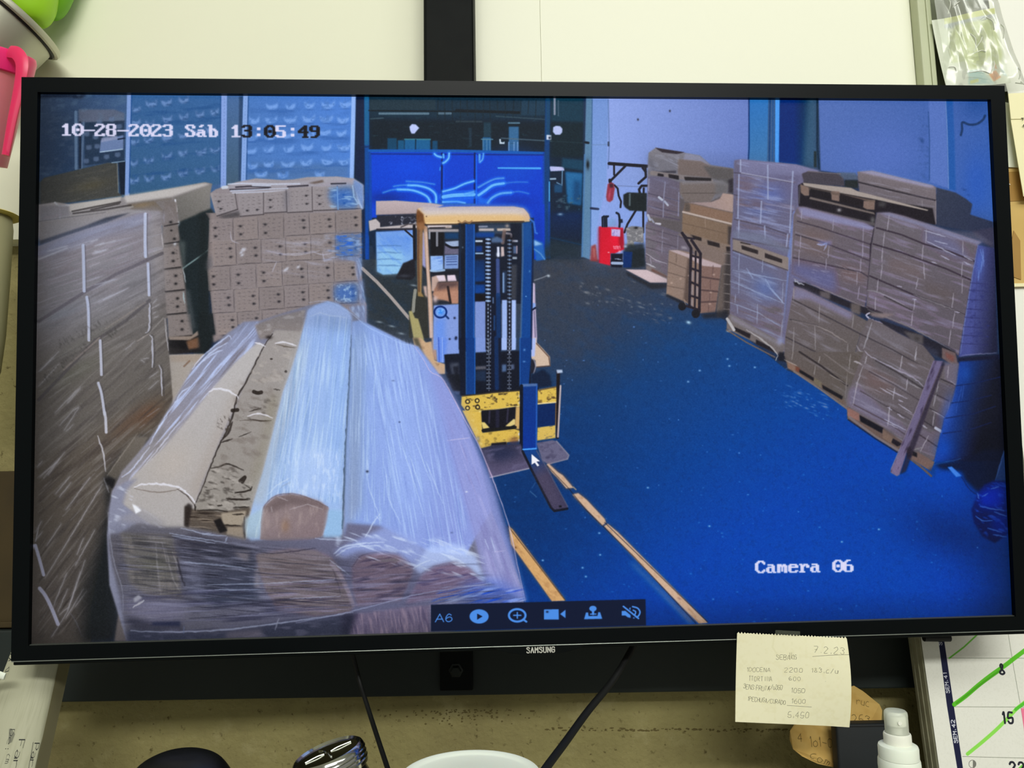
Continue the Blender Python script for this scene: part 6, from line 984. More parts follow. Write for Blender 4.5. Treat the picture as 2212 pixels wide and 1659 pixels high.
def plaster():
    m = mat('rough_olive_plaster', (160,151,100), .92); nt = m.node_tree; N = nt.nodes.new; L = nt.links.new; b = nt.nodes['Principled BSDF']; tc = [n for n in nt.nodes if n.type == 'TEX_COORD'][0]
    def noise(sc, lo, hi, det=8):
        n = N('ShaderNodeTexNoise'); n.inputs['Scale'].default_value = sc; n.inputs['Detail'].default_value = det; n.inputs['Roughness'].default_value = .65
        r = N('ShaderNodeMapRange'); r.inputs[1].default_value = lo; r.inputs[2].default_value = hi; L(tc.outputs['Object'], n.inputs['Vector']); L(n.outputs['Fac'], r.inputs[0]); return r.outputs[0], n
    def mix(fac, a, c):
        x = N('ShaderNodeMix'); x.data_type = 'RGBA'; L(fac, x.inputs[0]); L(a, x.inputs[6]); x.inputs[7].default_value = (*lin(c), 1); return x.outputs[2]
    rgb = N('ShaderNodeRGB'); rgb.outputs[0].default_value = (*lin((160,151,100)), 1)
    f1, _ = noise(14, .42, .72); f2, _ = noise(150, .60, .72, 4); f3, n3 = noise(34, .56, .80)
    c1 = mix(f1, rgb.outputs[0], (142,132,88)); c2 = mix(f3, c1, (178,169,122)); c3 = mix(f2, c2, (92,80,44)); L(c3, b.inputs['Base Color'])
    n = N('ShaderNodeTexNoise'); n.inputs['Scale'].default_value = 180; n.inputs['Detail'].default_value = 8; p = N('ShaderNodeBump'); p.inputs['Strength'].default_value = .7; p.inputs['Distance'].default_value = .003
    L(tc.outputs['Object'], n.inputs['Vector']); L(n.outputs['Fac'], p.inputs['Height']); L(p.outputs[0], b.inputs['Normal']); return m
M['plaster'] = plaster()
WY, PY, RY, SY = .700, .680, .672, .640       # plaster, upper panels, dark rail, post front
def pq(px, py, Y): return at(px, py, Y)
# ---------------------------------------------------------------- room shell
floor = struct(obj('floor', bx((-2.2,-2.4,-.04),(2.2,WY+.06,0)), M['floorm']))
ceil = struct(obj('ceiling', bx((-2.2,-2.4,2.62),(2.2,WY+.06,2.66)), M['ceil']))
wall = struct(obj('wall_back', bx((-2.2,WY,0),(2.2,WY+.06,2.62)), M['plaster']))
zt, zpb = 2.60, pq(0,518,PY).z
xs0, xs1, xs2, xs3, xs4 = -1.6, pq(969,90,PY).x, pq(1168,90,PY).x, pq(1972,90,PY).x, pq(2005,90,PY).x
def panel(x0, x1, z0, z1, y0, m, name='wall_panel', bev=.0003):
    return obj(name, bx((x0,y0,z0),(x1,WY,z1), bev), m, wall)
panel(xs0, xs1-.0004, zpb, zt, PY, M['panel']); panel(xs1+.0004, xs2-.0001, zpb, zt, PY, M['panel2']); panel(xs2+.0001, xs3, zpb, zt, PY+.0004, M['panel2'])
panel(xs4+.0005, 1.6, pq(2212,1420,PY).z-.2, zt, PY+.002, M['cabinet'], 'steel_panel')
tr = struct(obj('trim_1', bx((xs3+.0004,PY-.012,zpb),(xs4-.0012,WY,zt), .0015), M['trim']))
obj('trim_fold', bx((xs3+.0075,PY-.0135,zpb),(xs3+.0095,PY-.0118,zt), .0006), M['trim'], tr)
zr0, zr1 = pq(1000,1503,RY).z, pq(0,1362,RY).z
brd = obj('wooden_board', bx((-1.5,PY-.002,zr1+.0005),(-.24,WY-.0005,pq(0,1018,PY).z), .001), M['board']); tag(brd, 'brown wooden board on the wall left of the television', 'board')
obj('board_edge', bx((-1.5,PY-.005,zr1+.0015),(-.24,PY-.0022,zr1+.0065), .0008), M['board'], brd)
ck = at(1330,1577,WY)   # rough crack and chipped patches in the plaster under the board
rr2 = random.Random(5); bmk = bmesh.new()
for i in range(150):
    x = 1180+i*4.9+rr2.uniform(-6,6); p = at(x, 1576+rr2.uniform(-3,4)+(i-60)*.04, WY); s = rr2.uniform(.0004,.0013)
    bmesh.ops.create_icosphere(bmk, subdivisions=1, radius=1, matrix=Matrix.Translation(p) @ Matrix.Diagonal((s*rr2.uniform(1,2.2), .0006, s*.7, 1)))
for i in range(110):
    p = at(1010+rr2.gauss(0,75), 1533+abs(rr2.gauss(0,14)), WY); s = rr2.uniform(.0003,.0009)
    bmesh.ops.create_icosphere(bmk, subdivisions=1, radius=1, matrix=Matrix.Translation(p) @ Matrix.Diagonal((s*1.5, .0005, s, 1)))
ko = obj('plaster_chips', bmk, mat('dark_chips', (112,100,60), .95), wall); ko['kind'] = 'stuff'
rail = obj('dark_rail', bx((-1.5,RY,zr0),(pq(1990,1440,RY).x+.03,WY-.0005,zr1), .0015), M['rail']); tag(rail, 'dark painted board along the wall under the television', 'board')
struct(obj('counter', bx((-1.4,.05,.985),(1.4,WY-.0005,1.025), .003), M['counter']))
# ---------------------------------------------------------------- steel post with its foot plate
pl, prr = pq(914.5,90,SY), pq(1023.5,90,SY)
post = thing('steel_post', 'black square steel post on the wall above the television', 'post', (pl.x, SY, 1.2))
def kid(name, bm, m, t, smooth=False):
    o = obj(name, bm, m, None, smooth); o.parent = t; o.matrix_parent_inverse = t.matrix_world.inverted(); return o
bpy.context.view_layer.update()
zf = pq(985,1491,RY-.004).z
kid('tube', bx((pl.x,SY,pq(985,1370,SY).z),(prr.x,PY-.0005,2.55), .003, 3), M['post'], post)
a, b = pq(950,1450,RY-.006), pq(1021,1450,RY-.006)
kid('foot_plate', bx((a.x,RY-.006,zf),(b.x,RY-.0003,pq(985,1370,SY).z-.002), .001), M['post'], post)
c = pq(985,1448,RY-.006)
kid('bolt', lathe([(0,.0055),(.0036,.0055),(.0044,.0046),(.0046,.001),(.0062,.0008),(.0062,0)], 6, Matrix.Translation(c) @ Matrix.Rotation(PI/2, 4, 'X')), mat('dark_bolt', (34,38,36), .4, metal=.5), post)
kid('seam', bx((prr.x-.0008,SY-.0004,1.30),(prr.x-.0002,SY+.001,2.55)), M['post'], post)
# ---------------------------------------------------------------- television
TV = Matrix.Translation((.016288,.549811,.085172+ZC)) @ Matrix.Rotation(.0541368,4,'Z') @ Matrix.Rotation(.0702265,4,'X') @ Matrix.Rotation(-.0024352,4,'Y')
tv = thing('television', 'wide flat television on the wall showing a warehouse camera view', 'television', mw=TV)
W2, H2 = .349, .19262
def tvp(name, bm, m, smooth=False, parent=None): return obj(name, bm, m, parent or tv, smooth)
def bar4(pts, y0, y1, bev): return prism([(x,y0,z) for x,z in pts], (0,y1-y0,0), bev)
X0, Zt, Zb = .3602, .2033, .2022
tvp('bezel_top', bar4([(-X0,Zt),(X0,Zt),(W2,H2),(-W2,H2)], -.004, .010, 0), M['bezel'])
tvp('bezel_bottom', bar4([(-W2,-H2),(W2,-H2),(X0,-Zb),(-X0,-Zb)], -.004, .010, 0), M['bezel'])
tvp('bezel_left', bar4([(-X0,Zt),(-W2,H2),(-W2,-H2),(-X0,-Zb)], -.004, .010, 0), M['bezel'])
tvp('bezel_right', bar4([(W2,H2),(X0,Zt),(X0,-Zb),(W2,-H2)], -.004, .010, 0), M['bezel'])
tvp('screen_edge', bx((-W2,-.0026,-H2-.0002),(W2,.0002,-H2+.0004)), M['lip'])
tvp('silver_line', bx((-X0+.0005,-.0046,-Zb-.0008),(X0-.0005,.002,-Zb-.0002), .0002), M['silver'])
tvp('chin', bx((-X0+.001,-.0034,-Zb-.0034),(X0-.001,.016,-Zb-.0006), .0008), M['bezel2'])
lt = [(-.034,-.2030),(.034,-.2030),(.030,-.2048),(.022,-.2074),(.014,-.2084),(-.014,-.2084),(-.022,-.2074),(-.030,-.2048)]
tab = tvp('logo_tab', bar4(lt, -.0042, .004, .0004), M['bezel2'])
def letters(s, size, Mx, m, parent, name='lettering', bold=0.0):
    me = text_mesh(s, size, .0001, bold); me.transform(Mx); o = link(name, me, m, parent); return o
def smesh(s, w, h, lw, adv=1.35):
    """flat stroke lettering (x right, z up), centred"""
    bm = bmesh.new(); tot = (len(s)-1)*adv*w+w
    for i, ch in enumerate(s):
        for st in {'Λ':'06 20 46','S':'41 30 10 01 12 33 44 45 36 16 05','M':'06 00 23 40 46','U':'00 05 16 36 45 40','N':'06 00 46 40','G':'41 30 10 01 05 16 36 45 43 23'}[ch].split(','):
            P = [Vector((int(q[0])/4*w+i*adv*w-tot/2, 0, h/2-int(q[1])/6*h)) for q in st.split()]
            for a, b in zip(P, P[1:]):
                d = (b-a).normalized(); n = Vector((-d.z,0,d.x))*lw/2; e = d*lw*.35
                for y in (0,): bm.faces.new([bm.verts.new(v+Vector((0,y,0))) for v in (a-e+n, a-e-n, b+e-n, b+e+n)])
    return bm
lg = smesh('SΛMSUNG', .0019, .0036, .00075, 1.55); bmesh.ops.transform(lg, matrix=Matrix.Translation((.0008,-.0049,-.2056)), verts=lg.verts[:])
obj('maker_lettering', lg, M['letter'], tab)
# housing behind
hb = bmesh.new(); box(hb, (-X0+.002,.0102,-.2035),(X0-.002,.026,.2025), .004)
tvp('back_cover', hb, M['bezel2'])
tvp('back_bulge', bx((-.22,.026,-.17),(.22,.040,.12), .006), M['bezel2'])
tvp('mount_plate', bx((-.055,.0402,-.03),(.045,.046,.09), .002), M['post'])
kid('mount_arm', bx((-.055,.600,1.33),(-.030,.641,1.43), .002), M['post'], post)
# screen picture
def screen_image(c):
    Wp, Hp = 2140, 1181
    Q = [TV @ Vector(v) for v in ((-W2,0,H2),(W2,0,H2),(W2,0,-H2),(-W2,0,-H2))]; px = []
    for q in Q:
        d = RC.transposed() @ (q-Vector((0,0,ZC))); px.append((CX+F*d.x/d.y, CY-F*d.z/d.y))
    Hm = homog([(0,0),(Wp,0),(Wp,Hp),(0,Hp)], px)
    Y, X = np.mgrid[0:Hp, 0:Wp]; g = np.stack([X+.5, Y+.5, np.ones_like(X)], -1) @ Hm.T
    u, v = g[...,0]/g[...,2]-.5, g[...,1]/g[...,2]-.5; iu, iv = np.clip(np.floor(u).astype(int), 0, c.shape[1]-2), np.clip(np.floor(v).astype(int), 0, c.shape[0]-2)
    fu, fv = (u-iu)[...,None], (v-iv)[...,None]
    return (c[iv,iu]*(1-fu)+c[iv,iu+1]*fu)*(1-fv)+(c[iv+1,iu]*(1-fu)+c[iv+1,iu+1]*fu)*fv
pic = screen_image(paint_screen())
me = sheet(lambda u, v: (-W2+2*W2*u, 0, H2-2*H2*v), 8, 6, .002)
scr = link('screen', me, imat('screen_picture', pic, .5, emit=1.0, spec=.06), tv)
# ---------------------------------------------------------------- cables under the television
def cable(name, pts, r, label):
    o = obj(name, tube([at(x,y,Y) for x,y,Y in pts], r, n=10), M['cable'], None, True); return tag(o, label, 'cable')
cable('power_cable', [(752,1360,.60),(762,1412,.605),(778,1475,.60),(795,1530,.585),(815,1592,.56),(838,1662,.53),(870,1760,.48)], .0017, 'thin black cable hanging under the television, the left one of two')
cable('signal_cable', [(1390,1350,.60),(1366,1400,.60),(1325,1468,.58),(1270,1536,.55),(1222,1602,.52),(1176,1664,.49),(1110,1760,.45)], .0026, 'thick black cable slanting down beside the handwritten receipt')
# ---------------------------------------------------------------- flat print, painted on small canvases
def flat(name, mate, corners, nu, nv, fn=None, thick=.0003, parent=None):
    """sheet between four 3-D corners TL TR BR BL; fn(u,v) adds an offset"""
    a, b, c_, d = [Vector(q) for q in corners]
    def f(u, v):
        p = (a*(1-u)+b*u)*(1-v)+(d*(1-u)+c_*u)*v
        return p+Vector(fn(u, v)) if fn else p
    return link(name, sheet(f, nu, nv, thick), mate, parent)
def canvas(w, h, col, quad, frame, seed=5):
    """canvas whose frame 'z' takes coordinates of the zoomed photograph; quad = pixels of TL TR BR BL in that frame"""
    c = Canvas(w, h, col, seed); x0, y0, k = frame; c.fr['z'] = frame; c.f0 = 'z'
    c.hom['z'] = homog([(x0+x/k, y0+y/k) for x, y in quad], [(0,0),(w,0),(w,h),(0,h)]); return c
# receipt hung on the lower edge of the television
Z7 = (1500,1340,5.2015)
rq = [(480,140),(1712,196),(1768,1222),(482,1166)]
c = canvas(1040, 880, (246,242,208), rq, Z7)
ink = (70,66,48)
def zs(s, x, y, w, h, rot=.03, lw=3.0, a=.85, **k): scrawl(c, s, x, y, w, h, lw, ink, a, frame='z', rot=rot, **k)
zs('7.2.23', 1345, 290, 46, 70, .06, adv=1.5); c.line("1325,402 1500,386 1722,378", 3.2, ink, .85)
zs('SEBA', 925, 385, 36, 52, .02, adv=1.15); zs('llos', 1066, 362, 26, 72, .02, adv=1.1)
zs('1DOCENA', 604, 532, 34, 44, .01, adv=1.2); zs('2200', 1020, 532, 38, 50, 0, adv=1.45); zs('183.c/u', 1318, 530, 36, 48, .03, adv=1.35)
zs('1TORTIllA', 632, 630, 28, 52, .02, adv=1.28); zs('600', 1072, 632, 34, 44, 0, adv=1.4); c.blob(1468, 680, 8, 8, ink)
zs('3ENS FRUTA', 572, 724, 28, 50, .1, adv=1.12); zs('c/u350', 850, 724, 24, 52, .06, adv=1.1); zs('1050', 1104, 762, 34, 54, .02, adv=1.3)
zs('1PECHUGA/CURADO', 624, 868, 26, 48, .1, adv=1.13); zs('1600', 1114, 888, 36, 50, .03, adv=1.25); c.line("1060,968 1180,974 1330,984", 3.2, ink, .85)
zs('5.450', 1076, 1040, 42, 68, .05, adv=1.3); c.blob(652,188,6,6,ink,.6); c.blob(1466,1136,6,6,ink,.5)
for p in ("900,160 880,300 960,420",): c.line(p, 16, (232,226,184), .4, 8)
c.tex("480,140 1712,196 1768,1222 482,1166", 0, 40, 40, (236,230,188), .4, .5, 3)
nrm = TV.to_3x3() @ Vector((0,-1,0)); P0 = TV @ Vector((0,-.0062,-.2))
def rp(x, y): return onpl(1500+x/5.2015, 1340+y/5.2015, P0, nrm)
cr = [rp(*q) for q in rq]
def curl(u, v):
    z = (.0012*((int(u*72+.5) % 2)-.5) if v == 0 else 0)*(.8+.4*math.sin(u*40))
    return (.0012*math.sin(PI*v)*u**3, .005*v*v+.002*math.sin(PI*v)*math.cos(2.2*u)-.006*max(0,u-.8)*v, z)
rc = flat('receipt', imat('receipt_paper', c.a/255*255 if 0 else np.clip(c.a,0,1), .8), cr, 72, 14, curl, .0002); tag(rc, 'handwritten cream receipt with a serrated top edge stuck to the television', 'receipt')
tp = prism([rp(900,150), rp(1180,165), rp(1180,120), rp(905,105)], nrm*-.0003); bmesh.ops.translate(tp, verts=tp.verts[:], vec=nrm*.0012)
obj('tape_strip', tp, mat('clear_tape', (120,126,110), .25, alpha=.18), rc)
# kraft paper note behind the receipt
kq = [(830,560),(2150,560),(2150,1640),(830,1640)]
c = canvas(520, 426, (214,178,104), kq, Z7, 9); ink = (70,56,26)
c.tex("830,560 2150,560 2150,1640 830,1640", 30, 40, 30, (196,154,80), .5, .45, 3)
zs('4', 1090, 1225, 60, 80, .05, 2); zs('1o1-0', 1230, 1270, 52, 90, .08, 2, adv=1.3); zs('com', 1235, 1400, 66, 80, .45, 2, adv=1.35)
zs('253', 1775, 1050, 58, 90, .12, 2, adv=1.4); zs('ruc', 1870, 880, 44, 70, .25, 1.6, adv=1.2)
out = [(1795,735),(1900,800),(2080,945),(2110,1010),(2100,1180),(1900,1420),(1640,1600),(1560,1600),(1330,1560),(1150,1470),(1050,1390),(1028,1300),(1030,1200),(1200,1020),(1500,820)]
YK = .655
def kp(x, y): return at(1500+x/5.2015, 1340+y/5.2015, YK)
bm = bmesh.new(); vs = [bm.verts.new(kp(*q)+Vector((0,-.010*max(0,(1300-q[0])/300)-.012*max(0,(q[1]-1300)/300),0))) for q in out]
fc = bm.faces.new(vs); r = bmesh.ops.extrude_face_region(bm, geom=[fc]); bmesh.ops.translate(bm, verts=[v for v in r['geom'] if isinstance(v, bmesh.types.BMVert)], vec=(0,.0005,0))
bmesh.ops.recalc_face_normals(bm, faces=bm.faces[:]); me = bpy.data.meshes.new('kraft_note'); uvl = bm.loops.layers.uv.new('UVMap')
tl, br = kp(830,560), kp(2150,1640)
for f in bm.faces:
    for l in f.loops: l[uvl].uv = ((l.vert.co.x-tl.x)/(br.x-tl.x), 1-(l.vert.co.z-tl.z)/(br.z-tl.z))
bm.to_mesh(me); bm.free(); kn = link('kraft_note', me, imat('kraft_writing', np.clip(c.a,0,1), .85)); tag(kn, 'creased ochre kraft paper note with pen writing, behind the cream receipt', 'note')
# calendar on a leaning board
Z8 = (1812,1340,5.2)
lean = math.radians(7.3); cn = Vector((0,-math.cos(lean),math.sin(lean))); PC = at(1989,1379,.632)
def cp(x, y, back=0.0):
    return onpl(1812+x/5.2, 1340+y/5.2, PC-cn*back, cn)
cq = [(905,60),(2700,60),(3050,2300),(1250,2300)]
# corners on the plane, squared up: left edge direction follows the plane's slope
ul = (Vector((0,0,-1))+cn*(cn.dot(Vector((0,0,1))))).normalized(); A0 = cp(920,205); A0 = A0-ul*.012
CWd, CHt = .30, .21
cc = [A0, A0+Vector((CWd,0,0)), A0+Vector((CWd,0,0))+ul*CHt, A0+ul*CHt]
def topx(p):
    d = RC.transposed() @ (p-Vector((0,0,ZC))); return ((CX+F*d.x/d.y-1812)*5.2, (CY-F*d.z/d.y-1340)*5.2)
c = canvas(2400, 1680, (232,232,222), [topx(p) for p in cc], Z8, 4)
navy = (24,26,66); ink = (30,32,44); gl = (96,104,84)
ps = lambda p, col, **k: c.poly(p, col, **k)
c.tex("900,100 2700,100 3000,2300 1200,2300", 0, 8, 8, (220,220,208), .4, .5, 3)
ps("1098,100 1160,100 1410,1800 1340,1800 1325,1659 1210,960", (18,22,58))
for p in ("1205,424 2080,425 2700,428","1285,970 2080,974 2700,978","1385,1528 2080,1546 2700,1560","1880,60 1905,200 1950,480 2030,930 2110,1400 2160,1700"): c.line(p, 2.6, gl, .8)
c.line("1235,425 1400,300 1550,160 1640,60", 9, (98,190,50), .9); c.line("1290,945 1420,850 1560,730 1700,620 1870,500 1960,430 2080,340 2200,250", 25, (86,190,30), .95, 1, sm=1); c.line("1320,930 1560,740 1800,570", 13, (60,150,10), .6, 2)
c.line("1440,1500 1600,1370 1760,1230 1900,1090 2000,985 2080,920 2300,720", 20, (140,226,80), .95, 1, sm=1); c.line("1980,1000 2080,930", 18, (70,190,40), .8, 2); c.line("1990,1700 2100,1600", 18, (110,210,60), .9)
ps("2040,985 2400,985 2400,1560 2110,1545 2070,1200", (244,112,150), a=.9)
def num(s, x, y, w, h, lw=12, rot=0.0, col=ink, jit=0): scrawl(c, s, x, y, w, h, lw, col, 1, frame='z', jit=jit, adv=1.5, rot=rot, slant=-.12)
num('8', 1806, 486, 64, 112); num('15', 1846, 1036, 62, 118); num('22', 1926, 1600, 66, 120)
def vt(s, x, y, w, h, lw):      # lettering that reads upwards on the navy band
    i = 0
    for ch in s:
        for st in SF[ch].split(','):
            if st: c.line([(x+int(q[1])/6*h+(y-(y-i))*.0+(-i)*.155*-1*0, y-i-int(q[0])/4*w) if 0 else (x+int(q[1])/6*h-i*.16, y-i-int(q[0])/4*w) for q in st.split()], lw, (226,228,236), 1, .5)
        i += w*(1.0 if ch == '.' else 1.38)
vt('SEM.41', 1203, 815, 32, 36, 3.6); vt('SEM.42', 1293, 1375, 34, 38, 4.4); vt('SEM.40', 1120, 278, 32, 34, 3.2)
c.line([(1496+40*math.cos(t), 1612+44*math.sin(t)) for t in np.linspace(0,6.29,20)], 3, (110,110,104), 1); ps([(1500+36*math.cos(t), 1612+40*math.sin(t)) for t in np.linspace(-PI/2,PI/2,12)], (120,120,112))
lb = thing('leaning_board', 'thick grey wall board leaning behind the month calendar', 'board', cp(920,205,.004)+ul*.2)
bpy.context.view_layer.update()
o1, o2 = cp(905,185,.0008), cp(905,185,.0008)+Vector((.33,0,0)); zc = 1.026
L_ = (o1.z+.03-zc)/-ul.z
fp = [o1-ul*.03, o2-ul*.03, o2-ul*.03+ul*(L_), o1-ul*.03+ul*(L_)]
kid('board_panel', prism(fp, -cn*.020, .0012), M['wood'], lb)
for k_ in (.35, .7): kid('board_layer', prism([Vector(q)+Vector((-.0006,0,0))-cn*.02*k_ for q in (fp[0], fp[0]+Vector((.004,0,0)), fp[3]+Vector((.004,0,0)), fp[3])], -cn*.002), M['wood'], lb)
cal = thing('wall_calendar', 'white month calendar with navy week band and green marker strokes', 'calendar', cc[3]); bpy.context.view_layer.update()
off = cn*.0006
o = flat('calendar_page', imat('calendar_print', np.clip(c.a,0,1), .75), [p+off for p in cc], 12, 8, None, .0002); o.parent = cal; o.matrix_parent_inverse = cal.matrix_world.inverted()
q0, q1 = cp(925,190), cp(1212,192)
b_ = tube([q0+cn*.004, (q0+q1)/2+cn*.0042, q1+cn*.004], .0030, .0034, 12); kid('binding_bar', b_, M['cable'], cal, True)
# ---------------------------------------------------------------- packet standing on the left
Z5 = (0,1300,4.62)
pkq = [(170,300),(700,300),(330,2300),(-500,2300)]
YP = .585
def pp(x, y, Y=YP): return at(x/4.62, 1300+y/4.62, Y)
# upright packet with a soft bulging front; the outline leans to the right at its top
def pk(u, v):
    yy = -150+v*2500
    xr = 580-(yy-610)*.222; xl = 165-(yy-360)*.39
    x = xl+(xr-xl)*u; Yd = .588-.010*math.sin(PI*min(1,max(0,u*.9+.05)))**.7-.030*v
    return at(x/4.62, 1300+yy/4.62, Yd)
cq5 = [topx2 for topx2 in ()] 
c = Canvas(1400, 1800, (188,188,162), 8); c.tex([(0,0),(1400,0),(1400,1800),(0,1800)], 95, 200, 50, (166,166,138), .5, .5, 3); c.fr['z'] = (0,0,1); c.f0 = ''
def uvp(x, y):
    v = (y+150)/2500; xr = 580-(y-610)*.222; xl = 165-(y-360)*.39; return ((x-xl)/(xr-xl)*1400, v*1800)
def ul_(pts, w, col=(34,36,36), a=.95): c.line([uvp(*p) for p in pts], w*2.1, col, a)
def down(s, x, y, w, h, lw, lean=-.262):     # lettering that reads downwards
    i = 0
    for ch in s:
        for st in SF[ch].split(','):
            if st: ul_([(x-int(q[1])/6*h+(i+int(q[0])/4*w)*lean, y+i+int(q[0])/4*w) for q in st.split()], lw)
        i += w*(.7 if ch in '1I.l:' else 1.3)
ul_([(332,1405),(312,1520),(278,1700),(240,1900)], 4.5); down('Para', 394, 1412, 64, 48, 3.6); down('Far', 250, 1376, 80, 60, 4.2); down('De:', 148, 1275, 62, 44, 2.6); down('cm', 118, 1520, 40, 46, 2.0)
down('A', 165, 520, 70, 62, 3.4); ul_([(165,600),(120,590),(90,560)], 3.4); ul_([(50,690),(92,650),(86,690),(50,700)], 3)
c.poly([uvp(*q) for q in ((90,1270),(112,1262),(150,1320),(120,1400),(84,1420))], (40,42,42), .35)
pkm = imat('packet_wrap', np.clip(c.a,0,1), .45, spec=.5)
pkt = link('paper_packet', sheet(pk, 26, 20, .0125), pkm); tag(pkt, 'pale wrapped packet with black lettering at the left below the television', 'packet')
def pe(v, dx, dy):
    p = pk(1, v); return Vector((p[0]+dx, p[1]+dy, p[2]))
sd = bmesh.new(); ed = [(sd.verts.new(pe(k/12,.0004,.0006)), sd.verts.new(pe(k/12,.0022,.0128))) for k in range(13)]
for q0_, q1_ in zip(ed, ed[1:]): sd.faces.new((q0_[0], q1_[0], q1_[1], q0_[1]))
bmesh.ops.solidify(sd, geom=sd.faces[:], thickness=.0004)
obj('packet_side', sd, mat('packet_side_paper', (176,170,134), .7), pkt)
pg = at(4,1458,.548)
o = obj('white_spoon', tube([pg+Vector((-.060,.004,-.010)), pg+Vector((-.030,.002,-.003)), pg+Vector((-.012,0,0)), pg+Vector((-.004,0,.0004)), pg+Vector((.0022,0,-.0012))], .0042, .0018, 12, taper=(.9,.55)), M['white'], None, True); tag(o, 'tip of a white plastic spoon in front of the packet, at the left edge', 'spoon')
# ---------------------------------------------------------------- things on the counter
def up(loc, tilt=0, ax='Y'): return Matrix.Translation(loc) @ Matrix.Rotation(tilt, 4, ax)
ZK = 1.0252
# white tub
pt = at(1016,1672,.43); R = .0378
tub = thing('plastic_tub', 'round white plastic tub with a smooth lid under the hanging cables', 'tub', (pt.x,.43,ZK)); h = pt.z-ZK
obj('tub_body', lathe([(0,0),(.029,0),(.031,.002),(.0362,h-.010),(.0362,h-.006),(0,h-.006)], 48), M['white'], tub, True)
obj('lid', lathe([(.0366,h-.010),(.0376,h-.0098),(R,h-.002),(.0372,h-.0002),(.0355,h),(.0335,h-.0012),(.032,h-.0016),(.016,h-.0006),(0,h-.0003)], 64), M['white'], tub, True)
# jar with metal lid, leaning
pj = at(706,1622,.47); T = math.radians(-16)
jar = thing('lidded_jar', 'dark glass jar with a dented chrome lid, left of the white tub', 'jar', mw=Matrix.Translation((pj.x-.022,.47,ZK+.006)) @ Matrix.Rotation(math.radians(3),4,'X') @ Matrix.Rotation(T,4,'Y')); 
axis = (jar.matrix_world.to_3x3() @ Vector((0,0,1))); hj = (pj-jar.matrix_world.translation).dot(axis); base = pj-axis*hj; jar.matrix_world = Matrix.Translation(base) @ jar.matrix_world.to_quaternion().to_matrix().to_4x4()
RJ = .0212
obj('glass_body', lathe([(0,.002),(.016,0),(.0205,.003),(.0212,.008),(.0212,hj-.022),(.0185,hj-.013),(.0185,hj-.004),(0,hj-.004)], 40), M['glass'], jar, True)
lid = obj('lid', lathe([(RJ-.0006,hj-.0125),(RJ,hj-.012),(RJ,hj-.003),(RJ-.0008,hj-.0012),(RJ-.002,hj-.0004),(RJ-.0034,hj-.0016),(0,hj-.0013)], 48), M['chrome'], jar, True)
for an, ln in ((.5,.012),(2.3,.009),(3.6,.011),(5.2,.008)):
    p_ = [Vector((math.cos(an)*.002, math.sin(an)*.002, hj-.0011)), Vector((math.cos(an)*ln*.55, math.sin(an)*ln*.55, hj-.0007)), Vector((math.cos(an)*ln*1.2, math.sin(an)*ln*1.2, hj-.0011))]
    obj('lid_crease', tube(p_, .00045, n=6, up=(0,0,1)), M['chrome'], lid, True)
for k_ in range(3): obj('lid_ring', lathe([(RJ,hj-.0100+.0026*k_),(RJ+.0004,hj-.0094+.0026*k_),(RJ,hj-.0088+.0026*k_)], 40), M['chrome'], lid, True)
# black bowl turned over
pb = at(388,1626,.46)
bw = thing('black_bowl', 'black bowl turned upside down at the bottom left', 'bowl', (pb.x,.46,ZK)); hb_ = pb.z-ZK
obj('bowl_shell', lathe(sp([(.0405,0),(.0406,.004),(.0395,hb_*.45),(.0365,hb_*.68),(.031,hb_*.84),(.0235,hb_*.94),(.0145,hb_*.985),(.006,hb_*.999),(0,hb_)]), 48), M['blackg'], bw, True)
obj('rim_band', lathe([(.0406,.0004),(.0416,.0008),(.0416,.0034),(.0404,.0042)], 48), M['blackg'], bw, True)
# black box
pbx = at(1806,1566,.628); pb2 = at(1925,1574,.628)
bb = obj('black_case', bx((pbx.x,.628,ZK),(pb2.x+.006,.640,pbx.z), .002, 3), M['black'], None, True); tag(bb, 'matt black case standing upright behind the white spray bottle', 'case')
obj('box_seam', bx((pbx.x+.002,.6275,pbx.z-.0016),(pb2.x+.004,.6283,pbx.z-.0010)), M['cable'], bb)
# spray bottle
ps_ = at(1934,1533,.50)
sb = thing('spray_bottle', 'small white spray bottle with a clear cap, in front of the calendar', 'bottle', (ps_.x,.50,ZK)); hs = ps_.z-ZK
k = .50/F*1.02
obj('clear_cap', lathe([(.0068,hs-50*k),(.0068,hs-9*k),(.0066,hs-4*k),(.0058,hs-1.2*k),(.0035,hs),(0,hs)], 32), M['clear'], sb, True)
obj('pump_head', lathe([(.0032,hs-46*k),(.0032,hs-30*k),(.0056,hs-29*k),(.0056,hs-14*k),(.005,hs-11*k),(0,hs-11*k)], 24), M['pump'], sb, True)
obj('pump_stem', lathe([(.0014,hs-56*k),(.0014,hs-30*k)], 14), M['pump'], sb, True)
nz = obj('spray_nozzle', lathe([(0,0),(.0012,0),(.0012,.0016),(0,.0016)], 12, Matrix.Translation((-.001,-.0054,hs-20*k)) @ Matrix.Rotation(PI/2,4,'X')), M['pump'], sb, True)
obj('collar', lathe([(.0080,hs-66*k),(.0080,hs-48*k),(.0077,hs-45*k),(.0070,hs-44*k)], 36), M['pump'], sb, True)
obj('shoulder', lathe([(.0116,hs-92*k),(.0116,hs-72*k),(.0112,hs-68*k),(.0098,hs-65.5*k),(.0080,hs-64.5*k),(0,hs-64.5*k)], 40), M['white'], sb, True)
rib = [(0,0),(.0112,0),(.0122,.0015)]
for i in range(14):
    z = .004+i*(hs-94*k-.004)/14; rib += [(.0121,z),(.0123,z+.0022)]
rib += [(.0121,hs-96*k),(.0117,hs-92.5*k),(0,hs-92.5*k)]
obj('bottle_body', lathe(rib, 40), M['white'], sb, True)
